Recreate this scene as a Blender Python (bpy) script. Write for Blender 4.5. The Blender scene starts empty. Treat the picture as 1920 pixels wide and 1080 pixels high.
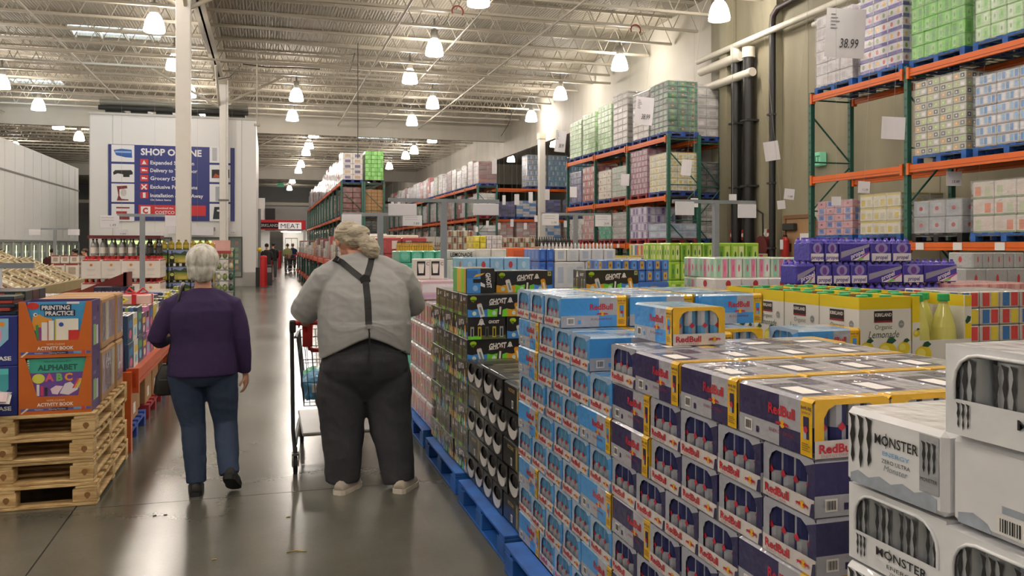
import bpy, math, random
import numpy as np
from mathutils import Vector, Matrix, noise
random.seed(7)
SC = bpy.context.scene
COL = SC.collection

# ------------------------------------------------------------------ camera, world, exposure
YAW = math.radians(16.5); EYE = 1.6; FPX = 1550.0
cd = bpy.data.cameras.new('camera'); cam = bpy.data.objects.new('camera', cd); COL.objects.link(cam)
cd.sensor_width = 36.0; cd.lens = FPX / 1920 * 36.0; cd.shift_y = -80.0 / 1920
cd.clip_end = 300; cd.clip_start = 0.05
cam.location = (0, 0, EYE); cam.rotation_euler = (math.radians(90), 0, -YAW)
SC.camera = cam
w = bpy.data.worlds.new('world'); SC.world = w; w.use_nodes = True
w.node_tree.nodes['Background'].inputs[0].default_value = (0.75, 0.85, 1.0, 1)
w.node_tree.nodes['Background'].inputs[1].default_value = 1.0
SC.view_settings.view_transform = 'Standard'; SC.view_settings.look = 'None'
SC.view_settings.gamma = 1.0; SC.view_settings.use_curve_mapping = False
SC.view_settings.exposure = 0.02
LAMP_POWER = 58.0          # emission of the lamp bells

def onX(px, X, py=460):
    a = (px - 960) / FPX; r = (math.sin(YAW) + a * math.cos(YAW), math.cos(YAW) - a * math.sin(YAW))
    t = X / r[0]; return r[1] * t, EYE + (460 - py) / FPX * t
def onY(px, Y, py=460):
    a = (px - 960) / FPX; r = (math.sin(YAW) + a * math.cos(YAW), math.cos(YAW) - a * math.sin(YAW))
    t = Y / r[1]; return r[0] * t, EYE + (460 - py) / FPX * t
def onZ(px, py, z):
    a = (px - 960) / FPX; r = (math.sin(YAW) + a * math.cos(YAW), math.cos(YAW) - a * math.sin(YAW))
    t = (z - EYE) / ((460 - py) / FPX); return r[0] * t, r[1] * t

# ------------------------------------------------------------------ materials
def lin(c):
    if isinstance(c, str): c = tuple(int(c[i:i+2], 16) / 255 for i in (0, 2, 4))
    return tuple(((x + .055) / 1.055) ** 2.4 if x > .04045 else x / 12.92 for x in c)
MATS = {}
def mat(c, rough=.55, metal=0., coat=0., var=.10, scale=6., bump=0., bscale=40., emit=0., alpha=None, stretch=None, trans=0.):
    key = (c, rough, metal, coat, var, scale, bump, bscale, emit, alpha, stretch, trans)
    if key in MATS: return MATS[key]
    m = bpy.data.materials.new('m_' + (c if isinstance(c, str) else 'rgb')); m.use_nodes = True
    nt = m.node_tree; b = nt.nodes['Principled BSDF']; L = nt.links.new
    col = lin(c)
    b.inputs['Roughness'].default_value = rough; b.inputs['Metallic'].default_value = metal
    b.inputs['Coat Weight'].default_value = coat; b.inputs['Coat Roughness'].default_value = .08
    tc = nt.nodes.new('ShaderNodeTexCoord'); mp = nt.nodes.new('ShaderNodeMapping')
    L(tc.outputs['Object'], mp.inputs[0])
    if stretch: mp.inputs['Scale'].default_value = stretch
    n = nt.nodes.new('ShaderNodeTexNoise'); n.inputs['Scale'].default_value = scale; n.inputs['Detail'].default_value = 3
    L(mp.outputs[0], n.inputs['Vector'])
    mx = nt.nodes.new('ShaderNodeMix'); mx.data_type = 'RGBA'
    mx.inputs['A'].default_value = tuple(max(0, x * (1 - var)) for x in col) + (1,)
    mx.inputs['B'].default_value = tuple(min(1, x * (1 + var)) for x in col) + (1,)
    L(n.outputs['Fac'], mx.inputs['Factor']); L(mx.outputs['Result'], b.inputs['Base Color'])
    if bump:
        n2 = nt.nodes.new('ShaderNodeTexNoise'); n2.inputs['Scale'].default_value = bscale; n2.inputs['Detail'].default_value = 2
        L(mp.outputs[0], n2.inputs['Vector'])
        bp = nt.nodes.new('ShaderNodeBump'); bp.inputs['Strength'].default_value = bump; bp.inputs['Distance'].default_value = .01
        L(n2.outputs['Fac'], bp.inputs['Height']); L(bp.outputs[0], b.inputs['Normal'])
        if coat: L(bp.outputs[0], b.inputs['Coat Normal'])
    if emit:
        b.inputs['Emission Color'].default_value = col + (1,); b.inputs['Emission Strength'].default_value = emit
    if trans:
        b.inputs['Transmission Weight'].default_value = trans
    if alpha is not None:
        b.inputs['Alpha'].default_value = alpha
    MATS[key] = m; return m
def film(c, **k): return mat(c, rough=.4, coat=.9, bump=.5, bscale=30., **k)      # print under shrink film
def metalp(c, **k): return mat(c, rough=.42, var=.12, scale=3., bump=.05, **k)

def wrap_material():
    m = bpy.data.materials.new('stretch_wrap'); m.use_nodes = True; nt = m.node_tree; L = nt.links.new
    for n in list(nt.nodes): nt.nodes.remove(n)
    o = nt.nodes.new('ShaderNodeOutputMaterial'); mx = nt.nodes.new('ShaderNodeMixShader')
    tr = nt.nodes.new('ShaderNodeBsdfTransparent'); g = nt.nodes.new('ShaderNodeBsdfPrincipled')
    g.inputs['Base Color'].default_value = (.8, .8, .82, 1); g.inputs['Roughness'].default_value = .22
    tc = nt.nodes.new('ShaderNodeTexCoord'); mp = nt.nodes.new('ShaderNodeMapping'); mp.inputs['Scale'].default_value = (1, 1, 5)
    n = nt.nodes.new('ShaderNodeTexNoise'); n.inputs['Scale'].default_value = 2.5; n.inputs['Detail'].default_value = 4
    n.inputs['Distortion'].default_value = 1.2
    r = nt.nodes.new('ShaderNodeMapRange'); r.inputs[1].default_value = .35; r.inputs[2].default_value = .75
    r.inputs[3].default_value = .04; r.inputs[4].default_value = .34
    bp = nt.nodes.new('ShaderNodeBump'); bp.inputs['Strength'].default_value = .6; bp.inputs['Distance'].default_value = .03
    L(tc.outputs['Object'], mp.inputs[0]); L(mp.outputs[0], n.inputs['Vector']); L(n.outputs['Fac'], r.inputs[0])
    L(n.outputs['Fac'], bp.inputs['Height']); L(bp.outputs[0], g.inputs['Normal'])
    L(r.outputs[0], mx.inputs[0]); L(tr.outputs[0], mx.inputs[1]); L(g.outputs[0], mx.inputs[2]); L(mx.outputs[0], o.inputs[0])
    return m
WRAP = wrap_material()

def floor_material():
    m = bpy.data.materials.new('polished_concrete'); m.use_nodes = True; nt = m.node_tree; L = nt.links.new
    b = nt.nodes['Principled BSDF']
    g = nt.nodes.new('ShaderNodeNewGeometry')
    def nz(s, d, dist=0.):
        n = nt.nodes.new('ShaderNodeTexNoise'); n.inputs['Scale'].default_value = s; n.inputs['Detail'].default_value = d
        n.inputs['Distortion'].default_value = dist; L(g.outputs['Position'], n.inputs['Vector']); return n
    a = nz(.55, 5, 0.); f = nz(45, 6)
    cr = nt.nodes.new('ShaderNodeValToRGB'); e = cr.color_ramp.elements
    e[0].position = .3; e[0].color = lin('504f45') + (1,); e[1].position = .72; e[1].color = lin('74726a') + (1,)
    L(a.outputs['Fac'], cr.inputs[0])
    mx = nt.nodes.new('ShaderNodeMix'); mx.data_type = 'RGBA'; mx.blend_type = 'MULTIPLY'; mx.inputs['Factor'].default_value = .35
    L(cr.outputs[0], mx.inputs['A']); L(f.outputs['Color'], mx.inputs['B'])
    cr2 = nt.nodes.new('ShaderNodeValToRGB'); cr2.color_ramp.elements[0].color = (.55, .55, .55, 1)
    L(f.outputs['Fac'], cr2.inputs[0]); L(cr2.outputs[0], mx.inputs['B'])
    L(mx.outputs['Result'], b.inputs['Base Color'])
    rr = nt.nodes.new('ShaderNodeMapRange'); rr.inputs[1].default_value = .3; rr.inputs[2].default_value = .7
    rr.inputs[3].default_value = .19; rr.inputs[4].default_value = .25
    L(a.outputs['Fac'], rr.inputs[0]); L(rr.outputs[0], b.inputs['Roughness'])
    b.inputs['IOR'].default_value = 1.55
    bp = nt.nodes.new('ShaderNodeBump'); bp.inputs['Strength'].default_value = .03; bp.inputs['Distance'].default_value = .002
    n3 = nz(14.0, 2); L(n3.outputs['Fac'], bp.inputs['Height']); L(bp.outputs[0], b.inputs['Normal'])
    return m

def corrugated(c, scale, axis='X', rough=.6):
    m = bpy.data.materials.new('corrugated'); m.use_nodes = True; nt = m.node_tree; L = nt.links.new
    b = nt.nodes['Principled BSDF']; b.inputs['Roughness'].default_value = rough
    g = nt.nodes.new('ShaderNodeNewGeometry'); wv = nt.nodes.new('ShaderNodeTexWave'); wv.bands_direction = axis
    wv.inputs['Scale'].default_value = scale; L(g.outputs['Position'], wv.inputs['Vector'])
    bp = nt.nodes.new('ShaderNodeBump'); bp.inputs['Strength'].default_value = .5; bp.inputs['Distance'].default_value = .04
    L(wv.outputs['Fac'], bp.inputs['Height']); L(bp.outputs[0], b.inputs['Normal'])
    n = nt.nodes.new('ShaderNodeTexNoise'); n.inputs['Scale'].default_value = .8; n.inputs['Detail'].default_value = 4
    L(g.outputs['Position'], n.inputs['Vector'])
    mx = nt.nodes.new('ShaderNodeMix'); mx.data_type = 'RGBA'; col = lin(c)
    mx.inputs['A'].default_value = tuple(x * .85 for x in col) + (1,); mx.inputs['B'].default_value = tuple(min(1, x * 1.1) for x in col) + (1,)
    L(n.outputs['Fac'], mx.inputs['Factor']); L(mx.outputs['Result'], b.inputs['Base Color'])
    return m

def stained(c, c2, s=1.2, stretch=(1, 1, .25), rough=.75):
    m = bpy.data.materials.new('stained'); m.use_nodes = True; nt = m.node_tree; L = nt.links.new
    b = nt.nodes['Principled BSDF']; b.inputs['Roughness'].default_value = rough
    g = nt.nodes.new('ShaderNodeNewGeometry'); mp = nt.nodes.new('ShaderNodeMapping'); mp.inputs['Scale'].default_value = stretch
    L(g.outputs['Position'], mp.inputs[0])
    n = nt.nodes.new('ShaderNodeTexNoise'); n.inputs['Scale'].default_value = s; n.inputs['Detail'].default_value = 6
    L(mp.outputs[0], n.inputs['Vector'])
    cr = nt.nodes.new('ShaderNodeValToRGB'); e = cr.color_ramp.elements
    e[0].position = .3; e[0].color = lin(c2) + (1,); e[1].position = .62; e[1].color = lin(c) + (1,)
    L(n.outputs['Fac'], cr.inputs[0]); L(cr.outputs[0], b.inputs['Base Color'])
    bp = nt.nodes.new('ShaderNodeBump'); bp.inputs['Strength'].default_value = .15; L(n.outputs['Fac'], bp.inputs['Height']); L(bp.outputs[0], b.inputs['Normal'])
    return m

def wood(c1, c2):
    m = bpy.data.materials.new('pine_wood'); m.use_nodes = True; nt = m.node_tree; L = nt.links.new
    b = nt.nodes['Principled BSDF']; b.inputs['Roughness'].default_value = .75
    tc = nt.nodes.new('ShaderNodeTexCoord'); oi = nt.nodes.new('ShaderNodeObjectInfo')
    mp = nt.nodes.new('ShaderNodeMapping'); mp.inputs['Scale'].default_value = (1.2, 9, 9)
    ad = nt.nodes.new('ShaderNodeVectorMath'); ad.operation = 'ADD'
    L(tc.outputs['Object'], ad.inputs[0]); L(oi.outputs['Location'], ad.inputs[1]); L(ad.outputs[0], mp.inputs[0])
    n = nt.nodes.new('ShaderNodeTexNoise'); n.inputs['Scale'].default_value = 3.5; n.inputs['Detail'].default_value = 5; n.inputs['Distortion'].default_value = 1.5
    L(mp.outputs[0], n.inputs['Vector'])
    cr = nt.nodes.new('ShaderNodeValToRGB'); e = cr.color_ramp.elements
    e[0].position = .32; e[0].color = lin(c2) + (1,); e[1].position = .62; e[1].color = lin(c1) + (1,)
    L(n.outputs['Fac'], cr.inputs[0]); L(cr.outputs[0], b.inputs['Base Color'])
    bp = nt.nodes.new('ShaderNodeBump'); bp.inputs['Strength'].default_value = .2; L(n.outputs['Fac'], bp.inputs['Height']); L(bp.outputs[0], b.inputs['Normal'])
    return m
PINE = wood('d9bd8a', 'a9844f')
KNOT = mat('8a6234')

# ------------------------------------------------------------------ text shapes (built-in font)
TXT = {}
def text_geo(s, bold=0.):
    if (s, bold) in TXT: return TXT[(s, bold)]
    c = bpy.data.curves.new('t', 'FONT'); c.body = s; c.size = 1; c.resolution_u = 2; c.offset = bold
    o = bpy.data.objects.new('t', c); COL.objects.link(o)
    dg = bpy.context.evaluated_depsgraph_get(); me = bpy.data.meshes.new_from_object(o.evaluated_get(dg))
    v = np.array([tuple(p.co)[:2] for p in me.vertices]) if len(me.vertices) else np.zeros((1, 2))
    f = [tuple(p.vertices) for p in me.polygons]
    bpy.data.meshes.remove(me); bpy.data.objects.remove(o); bpy.data.curves.remove(c)
    x0, x1 = v[:, 0].min(), v[:, 0].max(); v = v.copy(); v[:, 0] -= x0; v /= .73
    TXT[(s, bold)] = (v, f, (x1 - x0) / .73); return TXT[(s, bold)]

# ------------------------------------------------------------------ mesh builder
class MB:
    def __init__(s): s.v = []; s.f = []; s.m = []; s.mats = []; s.sm = []
    def mi(s, m):
        if m not in s.mats: s.mats.append(m)
        return s.mats.index(m)
    def add(s, vs, fs, m, smooth=False):
        o = len(s.v); k = s.mi(m); s.v.extend([tuple(p) for p in vs])
        for f in fs: s.f.append(tuple(i + o for i in f)); s.m.append(k); s.sm.append(smooth)
    def box(s, x0, y0, z0, x1, y1, z1, m, M=None):
        vs = [(x0,y0,z0),(x1,y0,z0),(x1,y1,z0),(x0,y1,z0),(x0,y0,z1),(x1,y0,z1),(x1,y1,z1),(x0,y1,z1)]
        if M is not None: vs = [M @ Vector(p) for p in vs]
        s.add(vs, [(0,3,2,1),(4,5,6,7),(0,1,5,4),(1,2,6,5),(2,3,7,6),(3,0,4,7)], m)
    def bbox(s, x0, y0, z0, x1, y1, z1, m, b=.006):
        """box with chamfered edges"""
        xs = ((x0, x0 + b), (x1, x1 - b)); ys = ((y0, y0 + b), (y1, y1 - b)); zs = ((z0, z0 + b), (z1, z1 - b))
        vs = []; idx = {}
        for i in (0, 1):
            for j in (0, 1):
                for k in (0, 1):
                    for a in range(3):
                        idx[(i,j,k,a)] = len(vs)
                        vs.append((xs[i][0 if a == 0 else 1], ys[j][0 if a == 1 else 1], zs[k][0 if a == 2 else 1]))
        F = []
        for a, (p, q) in ((0, (1, 2)), (1, (2, 0)), (2, (0, 1))):
            for e in (0, 1):
                def I(u, w_):
                    t = [0, 0, 0]; t[a] = e; t[p] = u; t[q] = w_; return idx[(t[0], t[1], t[2], a)]
                r = (I(0,0), I(1,0), I(1,1), I(0,1)); F.append(r if e else r[::-1])
        for a in range(3):
            p, q = [x for x in range(3) if x != a]
            for i in (0, 1):
                for j in (0, 1):
                    t0 = [0,0,0]; t0[p] = i; t0[q] = j; t1 = list(t0); t1[a] = 1
                    r = (idx[(*t0, p)], idx[(*t0, q)], idx[(*t1, q)], idx[(*t1, p)])
                    F.append(r)
        for i in (0,1):
            for j in (0,1):
                for k in (0,1): F.append((idx[(i,j,k,0)], idx[(i,j,k,1)], idx[(i,j,k,2)]))
        c = Vector(((x0+x1)/2, (y0+y1)/2, (z0+z1)/2)); F2 = []
        for f in F:
            a_, b_, c_ = (Vector(vs[i]) for i in f[:3]); n = (b_ - a_).cross(c_ - a_)
            F2.append(f if n.dot((a_ + b_ + c_) / 3 - c) > 0 else f[::-1])
        s.add(vs, F2, m)
    def quad(s, a, b, c, d, m): s.add([a, b, c, d], [(0, 1, 2, 3)], m)
    def poly(s, pts, m): s.add(pts, [tuple(range(len(pts)))], m)
    def cyl(s, p, q, r0, m, n=12, r1=None, caps=True, smooth=True):
        p = Vector(p); q = Vector(q); r1 = r0 if r1 is None else r1; d = (q - p).normalized()
        u = d.orthogonal().normalized(); w_ = d.cross(u); vs = []
        for c, r in ((p, r0), (q, r1)):
            for i in range(n):
                t = 2 * math.pi * i / n; vs.append(c + (u * math.cos(t) + w_ * math.sin(t)) * r)
        s.add(vs, [(i, (i+1) % n, n + (i+1) % n, n + i) for i in range(n)], m, smooth)
        if caps: s.add(vs[:n], [tuple(range(n))[::-1]], m); s.add(vs[n:], [tuple(range(n))], m)
    def rev(s, prof, m, n=16, c=(0, 0, 0), caps=True, mats=None):
        """prof: list of (r, z)"""
        vs = [(c[0] + r * math.cos(2*math.pi*i/n), c[1] + r * math.sin(2*math.pi*i/n), c[2] + z) for r, z in prof for i in range(n)]
        for k in range(len(prof) - 1):
            fs = [(k*n + i, k*n + (i+1) % n, (k+1)*n + (i+1) % n, (k+1)*n + i) for i in range(n)]
            mm = mats[k] if mats else m
            used = [vs[j] for j in range(k*n, (k+2)*n)]
            s.add(used, [tuple(j - k*n for j in f) for f in fs], mm, True)
        if caps:
            s.add(vs[:n], [tuple(range(n))[::-1]], mats[0] if mats else m); s.add(vs[-n:], [tuple(range(n))], mats[-1] if mats else m)
    def tube(s, pts, rad, m, n=10, smooth=True):
        pts = [Vector(p) for p in pts]; R = rad if isinstance(rad, (list, tuple)) else [rad] * len(pts)
        vs = []; u = None
        for i, p in enumerate(pts):
            d = ((pts[min(i+1, len(pts)-1)] - p).normalized() + (p - pts[max(i-1, 0)]).normalized()).normalized()
            if u is None: u = d.orthogonal().normalized()
            u = (u - d * u.dot(d)).normalized(); w_ = d.cross(u)
            for k in range(n):
                t = 2*math.pi*k/n; vs.append(p + (u*math.cos(t) + w_*math.sin(t)) * R[i])
        fs = [(i*n+k, i*n+(k+1) % n, (i+1)*n+(k+1) % n, (i+1)*n+k) for i in range(len(pts)-1) for k in range(n)]
        s.add(vs, fs, m, smooth); s.add(vs[:n], [tuple(range(n))[::-1]], m); s.add(vs[-n:], [tuple(range(n))], m)
    def ball(s, c, r, m, n=12, k=8):
        rx, ry, rz = r if isinstance(r, (tuple, list)) else (r, r, r)
        prof = [(math.sin(math.pi*i/k), -math.cos(math.pi*i/k)) for i in range(k+1)]
        prof[0] = (.02, -1); prof[-1] = (.02, 1)
        vs = [(c[0]+rx*a*math.cos(2*math.pi*i/n), c[1]+ry*a*math.sin(2*math.pi*i/n), c[2]+rz*z) for a, z in prof for i in range(n)]
        fs = [(j*n+i, j*n+(i+1) % n, (j+1)*n+(i+1) % n, (j+1)*n+i) for j in range(k) for i in range(n)]
        fs += [tuple(range(n))[::-1], tuple(range(k*n, k*n+n))]
        s.add(vs, fs, m, True)
    def loft(s, rings, m, n=20, p=2.0):
        """rings: (cx,cy,cz,rx,ry[,tilt about x]) horizontal super-ellipses"""
        vs = []
        for R in rings:
            cx, cy, cz, rx, ry = R[:5]; t = R[5] if len(R) > 5 else 0
            for i in range(n):
                a = 2*math.pi*i/n; ca, sa = math.cos(a), math.sin(a)
                x = rx*math.copysign(abs(ca)**(2/p), ca); y = ry*math.copysign(abs(sa)**(2/p), sa)
                vs.append((cx+x, cy+y*math.cos(t), cz+y*math.sin(t)))
        K = len(rings)
        fs = [(j*n+i, j*n+(i+1) % n, (j+1)*n+(i+1) % n, (j+1)*n+i) for j in range(K-1) for i in range(n)]
        fs += [tuple(range(n))[::-1], tuple(range((K-1)*n, K*n))]
        s.add(vs, fs, m, True)
    # --- flat print on a plane: frame = (origin, u, v); 2D coordinates in metres, lifted by k along the normal
    def P(s, fr, x, y, k=1):
        o, u, v = fr; n = u.cross(v); return o + u*x + v*y + n*(.0006*k)
    def prect(s, fr, x0, y0, x1, y1, m, k=1): s.quad(s.P(fr,x0,y0,k), s.P(fr,x1,y0,k), s.P(fr,x1,y1,k), s.P(fr,x0,y1,k), m)
    def ppoly(s, fr, pts, m, k=1): s.poly([s.P(fr, x, y, k) for x, y in pts], m)
    def pdisc(s, fr, x, y, rx, ry, m, k=1, n=14): s.ppoly(fr, [(x+rx*math.cos(2*math.pi*i/n), y+ry*math.sin(2*math.pi*i/n)) for i in range(n)], m, k)
    def text(s, fr, t, x, y, h, m, width=None, align='c', bold=0., slant=0., k=2, rot=0.):
        v, f, wd = text_geo(t, bold); sx = h if width is None else width / wd
        X = v[:, 0] * sx + v[:, 1] * h * slant; Y = v[:, 1] * h
        W = wd * sx
        if align == 'c': X = X - W / 2; Y = Y - h / 2
        if rot: X, Y = X*math.cos(rot) - Y*math.sin(rot), X*math.sin(rot) + Y*math.cos(rot)
        s.add([s.P(fr, x + float(a), y + float(b), k) for a, b in zip(X, Y)], f, m)
    def barcode(s, fr, x, y, wd, h, k=1):
        s.prect(fr, x, y, x+wd, y+h, WHITE, k)
        n = 9
        for i in range(n):
            a = x + wd*(.12 + .76*i/n); s.prect(fr, a, y+h*.15, a + wd*.76/n*(.35 + .35*((i*7) % 3)/2), y+h*.85, BLACK, k+1)
    def mesh(s, name):
        me = bpy.data.meshes.new(name); me.from_pydata(s.v, [], s.f)
        for m in s.mats: me.materials.append(m)
        if s.f:
            me.polygons.foreach_set('material_index', s.m); me.polygons.foreach_set('use_smooth', s.sm)
        me.update(); return me

BLACK = mat('151515'); WHITE = mat('e9e6e2', rough=.6, var=.03)
def frame(o, u, v): return (Vector(o), Vector(u), Vector(v))
def side_frames(w_, d, z=0.):
    """frames of the four upright faces of a box of width w_ (x) and depth d (y); origin bottom centre"""
    return {'front': frame((0, -d/2, z), (1,0,0), (0,0,1)), 'back': frame((0, d/2, z), (-1,0,0), (0,0,1)),
            'right': frame((w_/2, 0, z), (0,1,0), (0,0,1)), 'left': frame((-w_/2, 0, z), (0,-1,0), (0,0,1))}

# ------------------------------------------------------------------ objects
def props(o, label=None, cat=None, group=None, kind=None):
    if label:
        for q in (' its near', ' the near', ' the bottom', ' the left', ' the aisle', ' the '):
            while len(label.split()) > 16 and q in label: label = label.replace(q, ' ' + q.split()[-1] if q != ' the ' else ' ', 1)
        o['label'] = label
    if cat: o['category'] = cat
    if group: o['group'] = group
    if kind: o['kind'] = kind
    return o
def link(name, me, parent=None, loc=None, rot=None, **k):
    o = bpy.data.objects.new(name, me); COL.objects.link(o)
    if parent is not None: o.parent = parent
    if loc is not None: o.location = loc
    if rot is not None: o.rotation_euler = rot
    return props(o, **k)
def thing(name, label, cat, loc=(0,0,0), rz=0., group=None, rot=None):
    o = bpy.data.objects.new(name, None); COL.objects.link(o); o.empty_display_size = .1
    o.location = loc; o.rotation_euler = rot or (0, 0, rz)
    return props(o, label, cat, group)
def part(name, mb, parent, loc=None, rot=None, label=None, kind=None):
    return link(name, mb.mesh(name) if isinstance(mb, MB) else mb, parent, loc, rot, label=label, kind=kind)
def struct(name, mb, parent=None): return link(name, mb.mesh(name) if isinstance(mb, MB) else mb, parent, kind='structure' if parent is None else None)
def inst(proto, loc, rz, label, group=None):
    """proto: (name, category, [(part, mesh, loc, [(sub, mesh, loc)])])"""
    nm, cat, parts = proto
    r = thing(nm, label, cat, loc, rz, group)
    for p in parts:
        o = link(p[0], p[1], r, p[2])
        for q in (p[3] if len(p) > 3 else ()): link(q[0], q[1], o, q[2])
    return r
ORD = ['first','second','third','fourth','fifth','sixth','seventh','eighth','ninth','tenth','eleventh','twelfth','thirteenth','fourteenth','fifteenth','sixteenth','seventeenth','eighteenth','nineteenth','twentieth']
def nth(i): return ORD[i] if i < len(ORD) else '%dth' % (i + 1)
# ================================================================== STRUCTURE
FLOORM = floor_material()
b = MB(); b.box(-31, -9, -.05, 26, 98, -.012, mat('33322c')); floor = struct('floor', b)
sx, sy = 4.3, 4.5
b = MB(); b.box(.004, .004, -.05, sx-.004, sy-.004, 0, FLOORM); slab = b.mesh('slab')
for i in range(-7, 6):
    for j in range(-4, 21):
        link('slab', slab, floor, (-1.12 + i*sx, 5.55 + j*sy, 0))
CEIL = corrugated('9b9383', 3.2, 'X', .6)
BEAM = mat('b0a898', rough=.5, var=.06)
BEAMG = mat('ada595', rough=.5, var=.06)
DZ = 9.15
SK1 = tuple(round(q, 1) for q in onZ(122, 45, DZ)); SK2 = tuple(round(q, 1) for q in onZ(-25, 142, DZ))
SKY = [SK1, SK2, (-7.9, 58.0), (6.0, 58.0), (-7.9, 2.0), (6.0, -4.0)]
b = MB(); b.box(-31, -9, DZ, 26, 98, DZ+.1, CEIL); 
# deck with real skylight openings
b = MB()
xs = sorted({-31, 26} | {round(x, 2) for s in SKY for x in (s[0], s[0]+2.9)}); ys = sorted({-9, 98} | {round(y, 2) for s in SKY for y in (s[1], s[1]+1.5)})
for i in range(len(xs)-1):
    for j in range(len(ys)-1):
        cx, cy = (xs[i]+xs[i+1])/2, (ys[j]+ys[j+1])/2
        if any(s[0] < cx < s[0]+2.9 and s[1] < cy < s[1]+1.5 for s in SKY): continue
        b.box(xs[i], ys[j], DZ, xs[i+1], ys[j+1], DZ+.1, CEIL)
ceiling = struct('ceiling', b)
for s in SKY:
    b = MB(); b.box(s[0], s[1], DZ+.12, s[0]+2.9, s[1]+1.5, DZ+.16, mat('cfe4f5', emit=5.0, var=0.))
    o = part('skylight', b, ceiling)
    f = MB()
    for k in range(4): f.box(s[0]+k*.853, s[1], DZ-.1, s[0]+k*.853+.05, s[1]+1.5, DZ+.12, BEAM)
    part('skylight_frame', f, o)
# joists
def joist(x0, x1, h=.95):
    b = MB(); n = int((x1-x0)/.85)
    st = (x1-x0)/n
    b.box(x0, -.055, 0, x1, .055, .07, BEAM); b.box(x0, -.055, h-.07, x1, .055, h, BEAM)
    me_c = b
    w_ = MB()
    for i in range(n):
        a = x0 + i*st
        w_.cyl((a, 0, .04), (a+st/2, 0, h-.04), .016, BEAM, 5, caps=False); w_.cyl((a+st/2, 0, h-.04), (a+st, 0, .04), .016, BEAM, 5, caps=False)
    return me_c.mesh('roof_joist'), w_.mesh('web')
ja, wa = joist(-1.7, 12.8); jb, wb = joist(-31, -1.8)
Y = -8.0
while Y < 97:
    for jm, wm in ((ja, wa), (jb, wb)):
        o = link('roof_joist', jm, ceiling, (0, Y, DZ-.95)); link('web', wm, o)
    Y += 1.72
# girder along the aisle over the columns, with bottom flange and web bracing
b = MB(); GX = -1.75
b.box(GX-.16, -9, 8.0, GX+.16, 97, 8.07, BEAM); b.box(GX-.16, -9, 8.98, GX+.16, 97, 9.05, BEAM); b.box(GX-.03, -9, 8.0, GX+.03, 97, 9.0, BEAMG)
part('roof_girder', b, ceiling)
br = MB()
for yy in (3.9, 19.9, 33.5, 52., 68.):
    for sgn in (-1, 1):
        br.cyl((GX, yy+sgn*2.4, 8.0), (GX, yy, 6.9), .05, BEAM, 8)
        br.cyl((GX+sgn*2.4, yy, 8.2), (GX, yy, 6.9), .05, BEAM, 8)
part('column_brace', br, ceiling)
# purlins / conduit and sprinkler pipes along the ceiling
pp = [((3.6, -8, 7.95), (3.6, 44.6, 7.95), .035), ((7.9, -8, 7.95), (7.9, 44.6, 7.95), .03), ((-6.2, -8, 7.95), (-6.2, 44.6, 7.95), .03), ((-12, -8, 7.95), (-12, 44.6, 7.95), .03),
      ((-14, 17.2, 7.85), (12.7, 17.2, 7.85), .09), ((-14, 29.5, 7.85), (12.7, 29.5, 7.85), .045), ((1.6, 46, 7.2), (5.4, 46.0, 7.2), .05), ((5.6,-8,7.95),(5.6,44.6,7.95),.02)]
for p, q, r in pp:
    b = MB(); b.cyl(p, q, r, BEAM, 10); part('sprinkler_pipe', b, ceiling)
# small dangling heaters / red hooks and loose cables
for (px, py, z, ln) in ((671, 90, 7.6, 2.6),):
    x, y = onZ(px, 92, 7.7); b = MB(); b.cyl((x, y, 7.9), (x, y, 4.3), .012, BLACK, 6); part('drop_cable', b, ceiling)
x, y = onZ(482, 120, 7.8); b = MB(); b.cyl((x, y, 8.3), (x, y, 5.75), .025, BEAM, 8); b.rev([(.05, 0), (.1, .0), (.1, -.07), (.03, -.07)], BEAM, 10, (x, y, 5.75)); part('drop_pipe', b, ceiling)
for (pts) in ([(455,120),(500,126),(560,127),(600,130)], [(665,100),(660,120),(655,135)], [(960,210),(955,230),(940,255)], [(400,150),(430,145),(450,125)]):
    q = [Vector((*onZ(px, py, 7.75), 7.75)) for px, py in pts]
    b = MB(); b.tube(q, .018, mat('3b352d'), 6); part('loose_cable', b, ceiling)
for px, py in ((858, 15), (1192, 50)):
    x, y = onZ(px, py, 8.2); b = MB()
    pts = [(x+.16*math.cos(a), y, 8.1+.16*math.sin(a)) for a in [i*math.pi/6-.6 for i in range(9)]]
    b.tube(pts, .02, mat('8d2f23'), 6); part('hanging_hook', b, ceiling)

# walls
CONC = stained('948e77', '7d7763', 1.0, (1, 1, .2), .7)
PAINT = stained('bdb8ac', 'b0aa9d', .7, (1, 1, .4), .6)
PANEL = mat('f0f0ee', rough=.35, var=.03, scale=1.)
WX = 12.9
b = MB(); b.box(WX, -9, 0, WX+.25, 22.3, DZ, CONC); b.box(WX, 22.3, 0, WX+.25, 29.5, DZ, PAINT)
b.box(WX, 29.5, 6.6, WX+.25, 98, DZ, PAINT)
wr = struct('wall_right', b)
b = MB()
for yy in (6.0, 13.4, 17.6, 20.9): b.box(WX-.004, yy, 0, WX+.001, yy+.03, DZ, mat('716b59'))
part('panel_joint', b, wr)
for (x0, y0, x1, y1) in ((WX-.42, 18.7, WX, 18.95), (WX-.5, 21.0, WX, 21.4)):
    b = MB(); b.box(x0+.25, y0, 0, x1, y1, DZ, CONC); part('pilaster', b, wr)
b = MB(); b.box(26, -9, 0, 26.2, 98, DZ, mat('5c594f')); struct('wall_far_right', b)
b = MB(); b.box(-31.2, -9, 0, -31, 98, DZ, PAINT); struct('wall_left', b)
b = MB(); b.box(-31, -9.2, 0, 26, -9, DZ, PAINT); struct('wall_front', b)
GREYC = corrugated('8f8f8d', 6., 'X')
b = MB(); b.box(-31, 98, 0, 26, 98.2, DZ, GREYC); wb_ = struct('wall_back', b)
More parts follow.
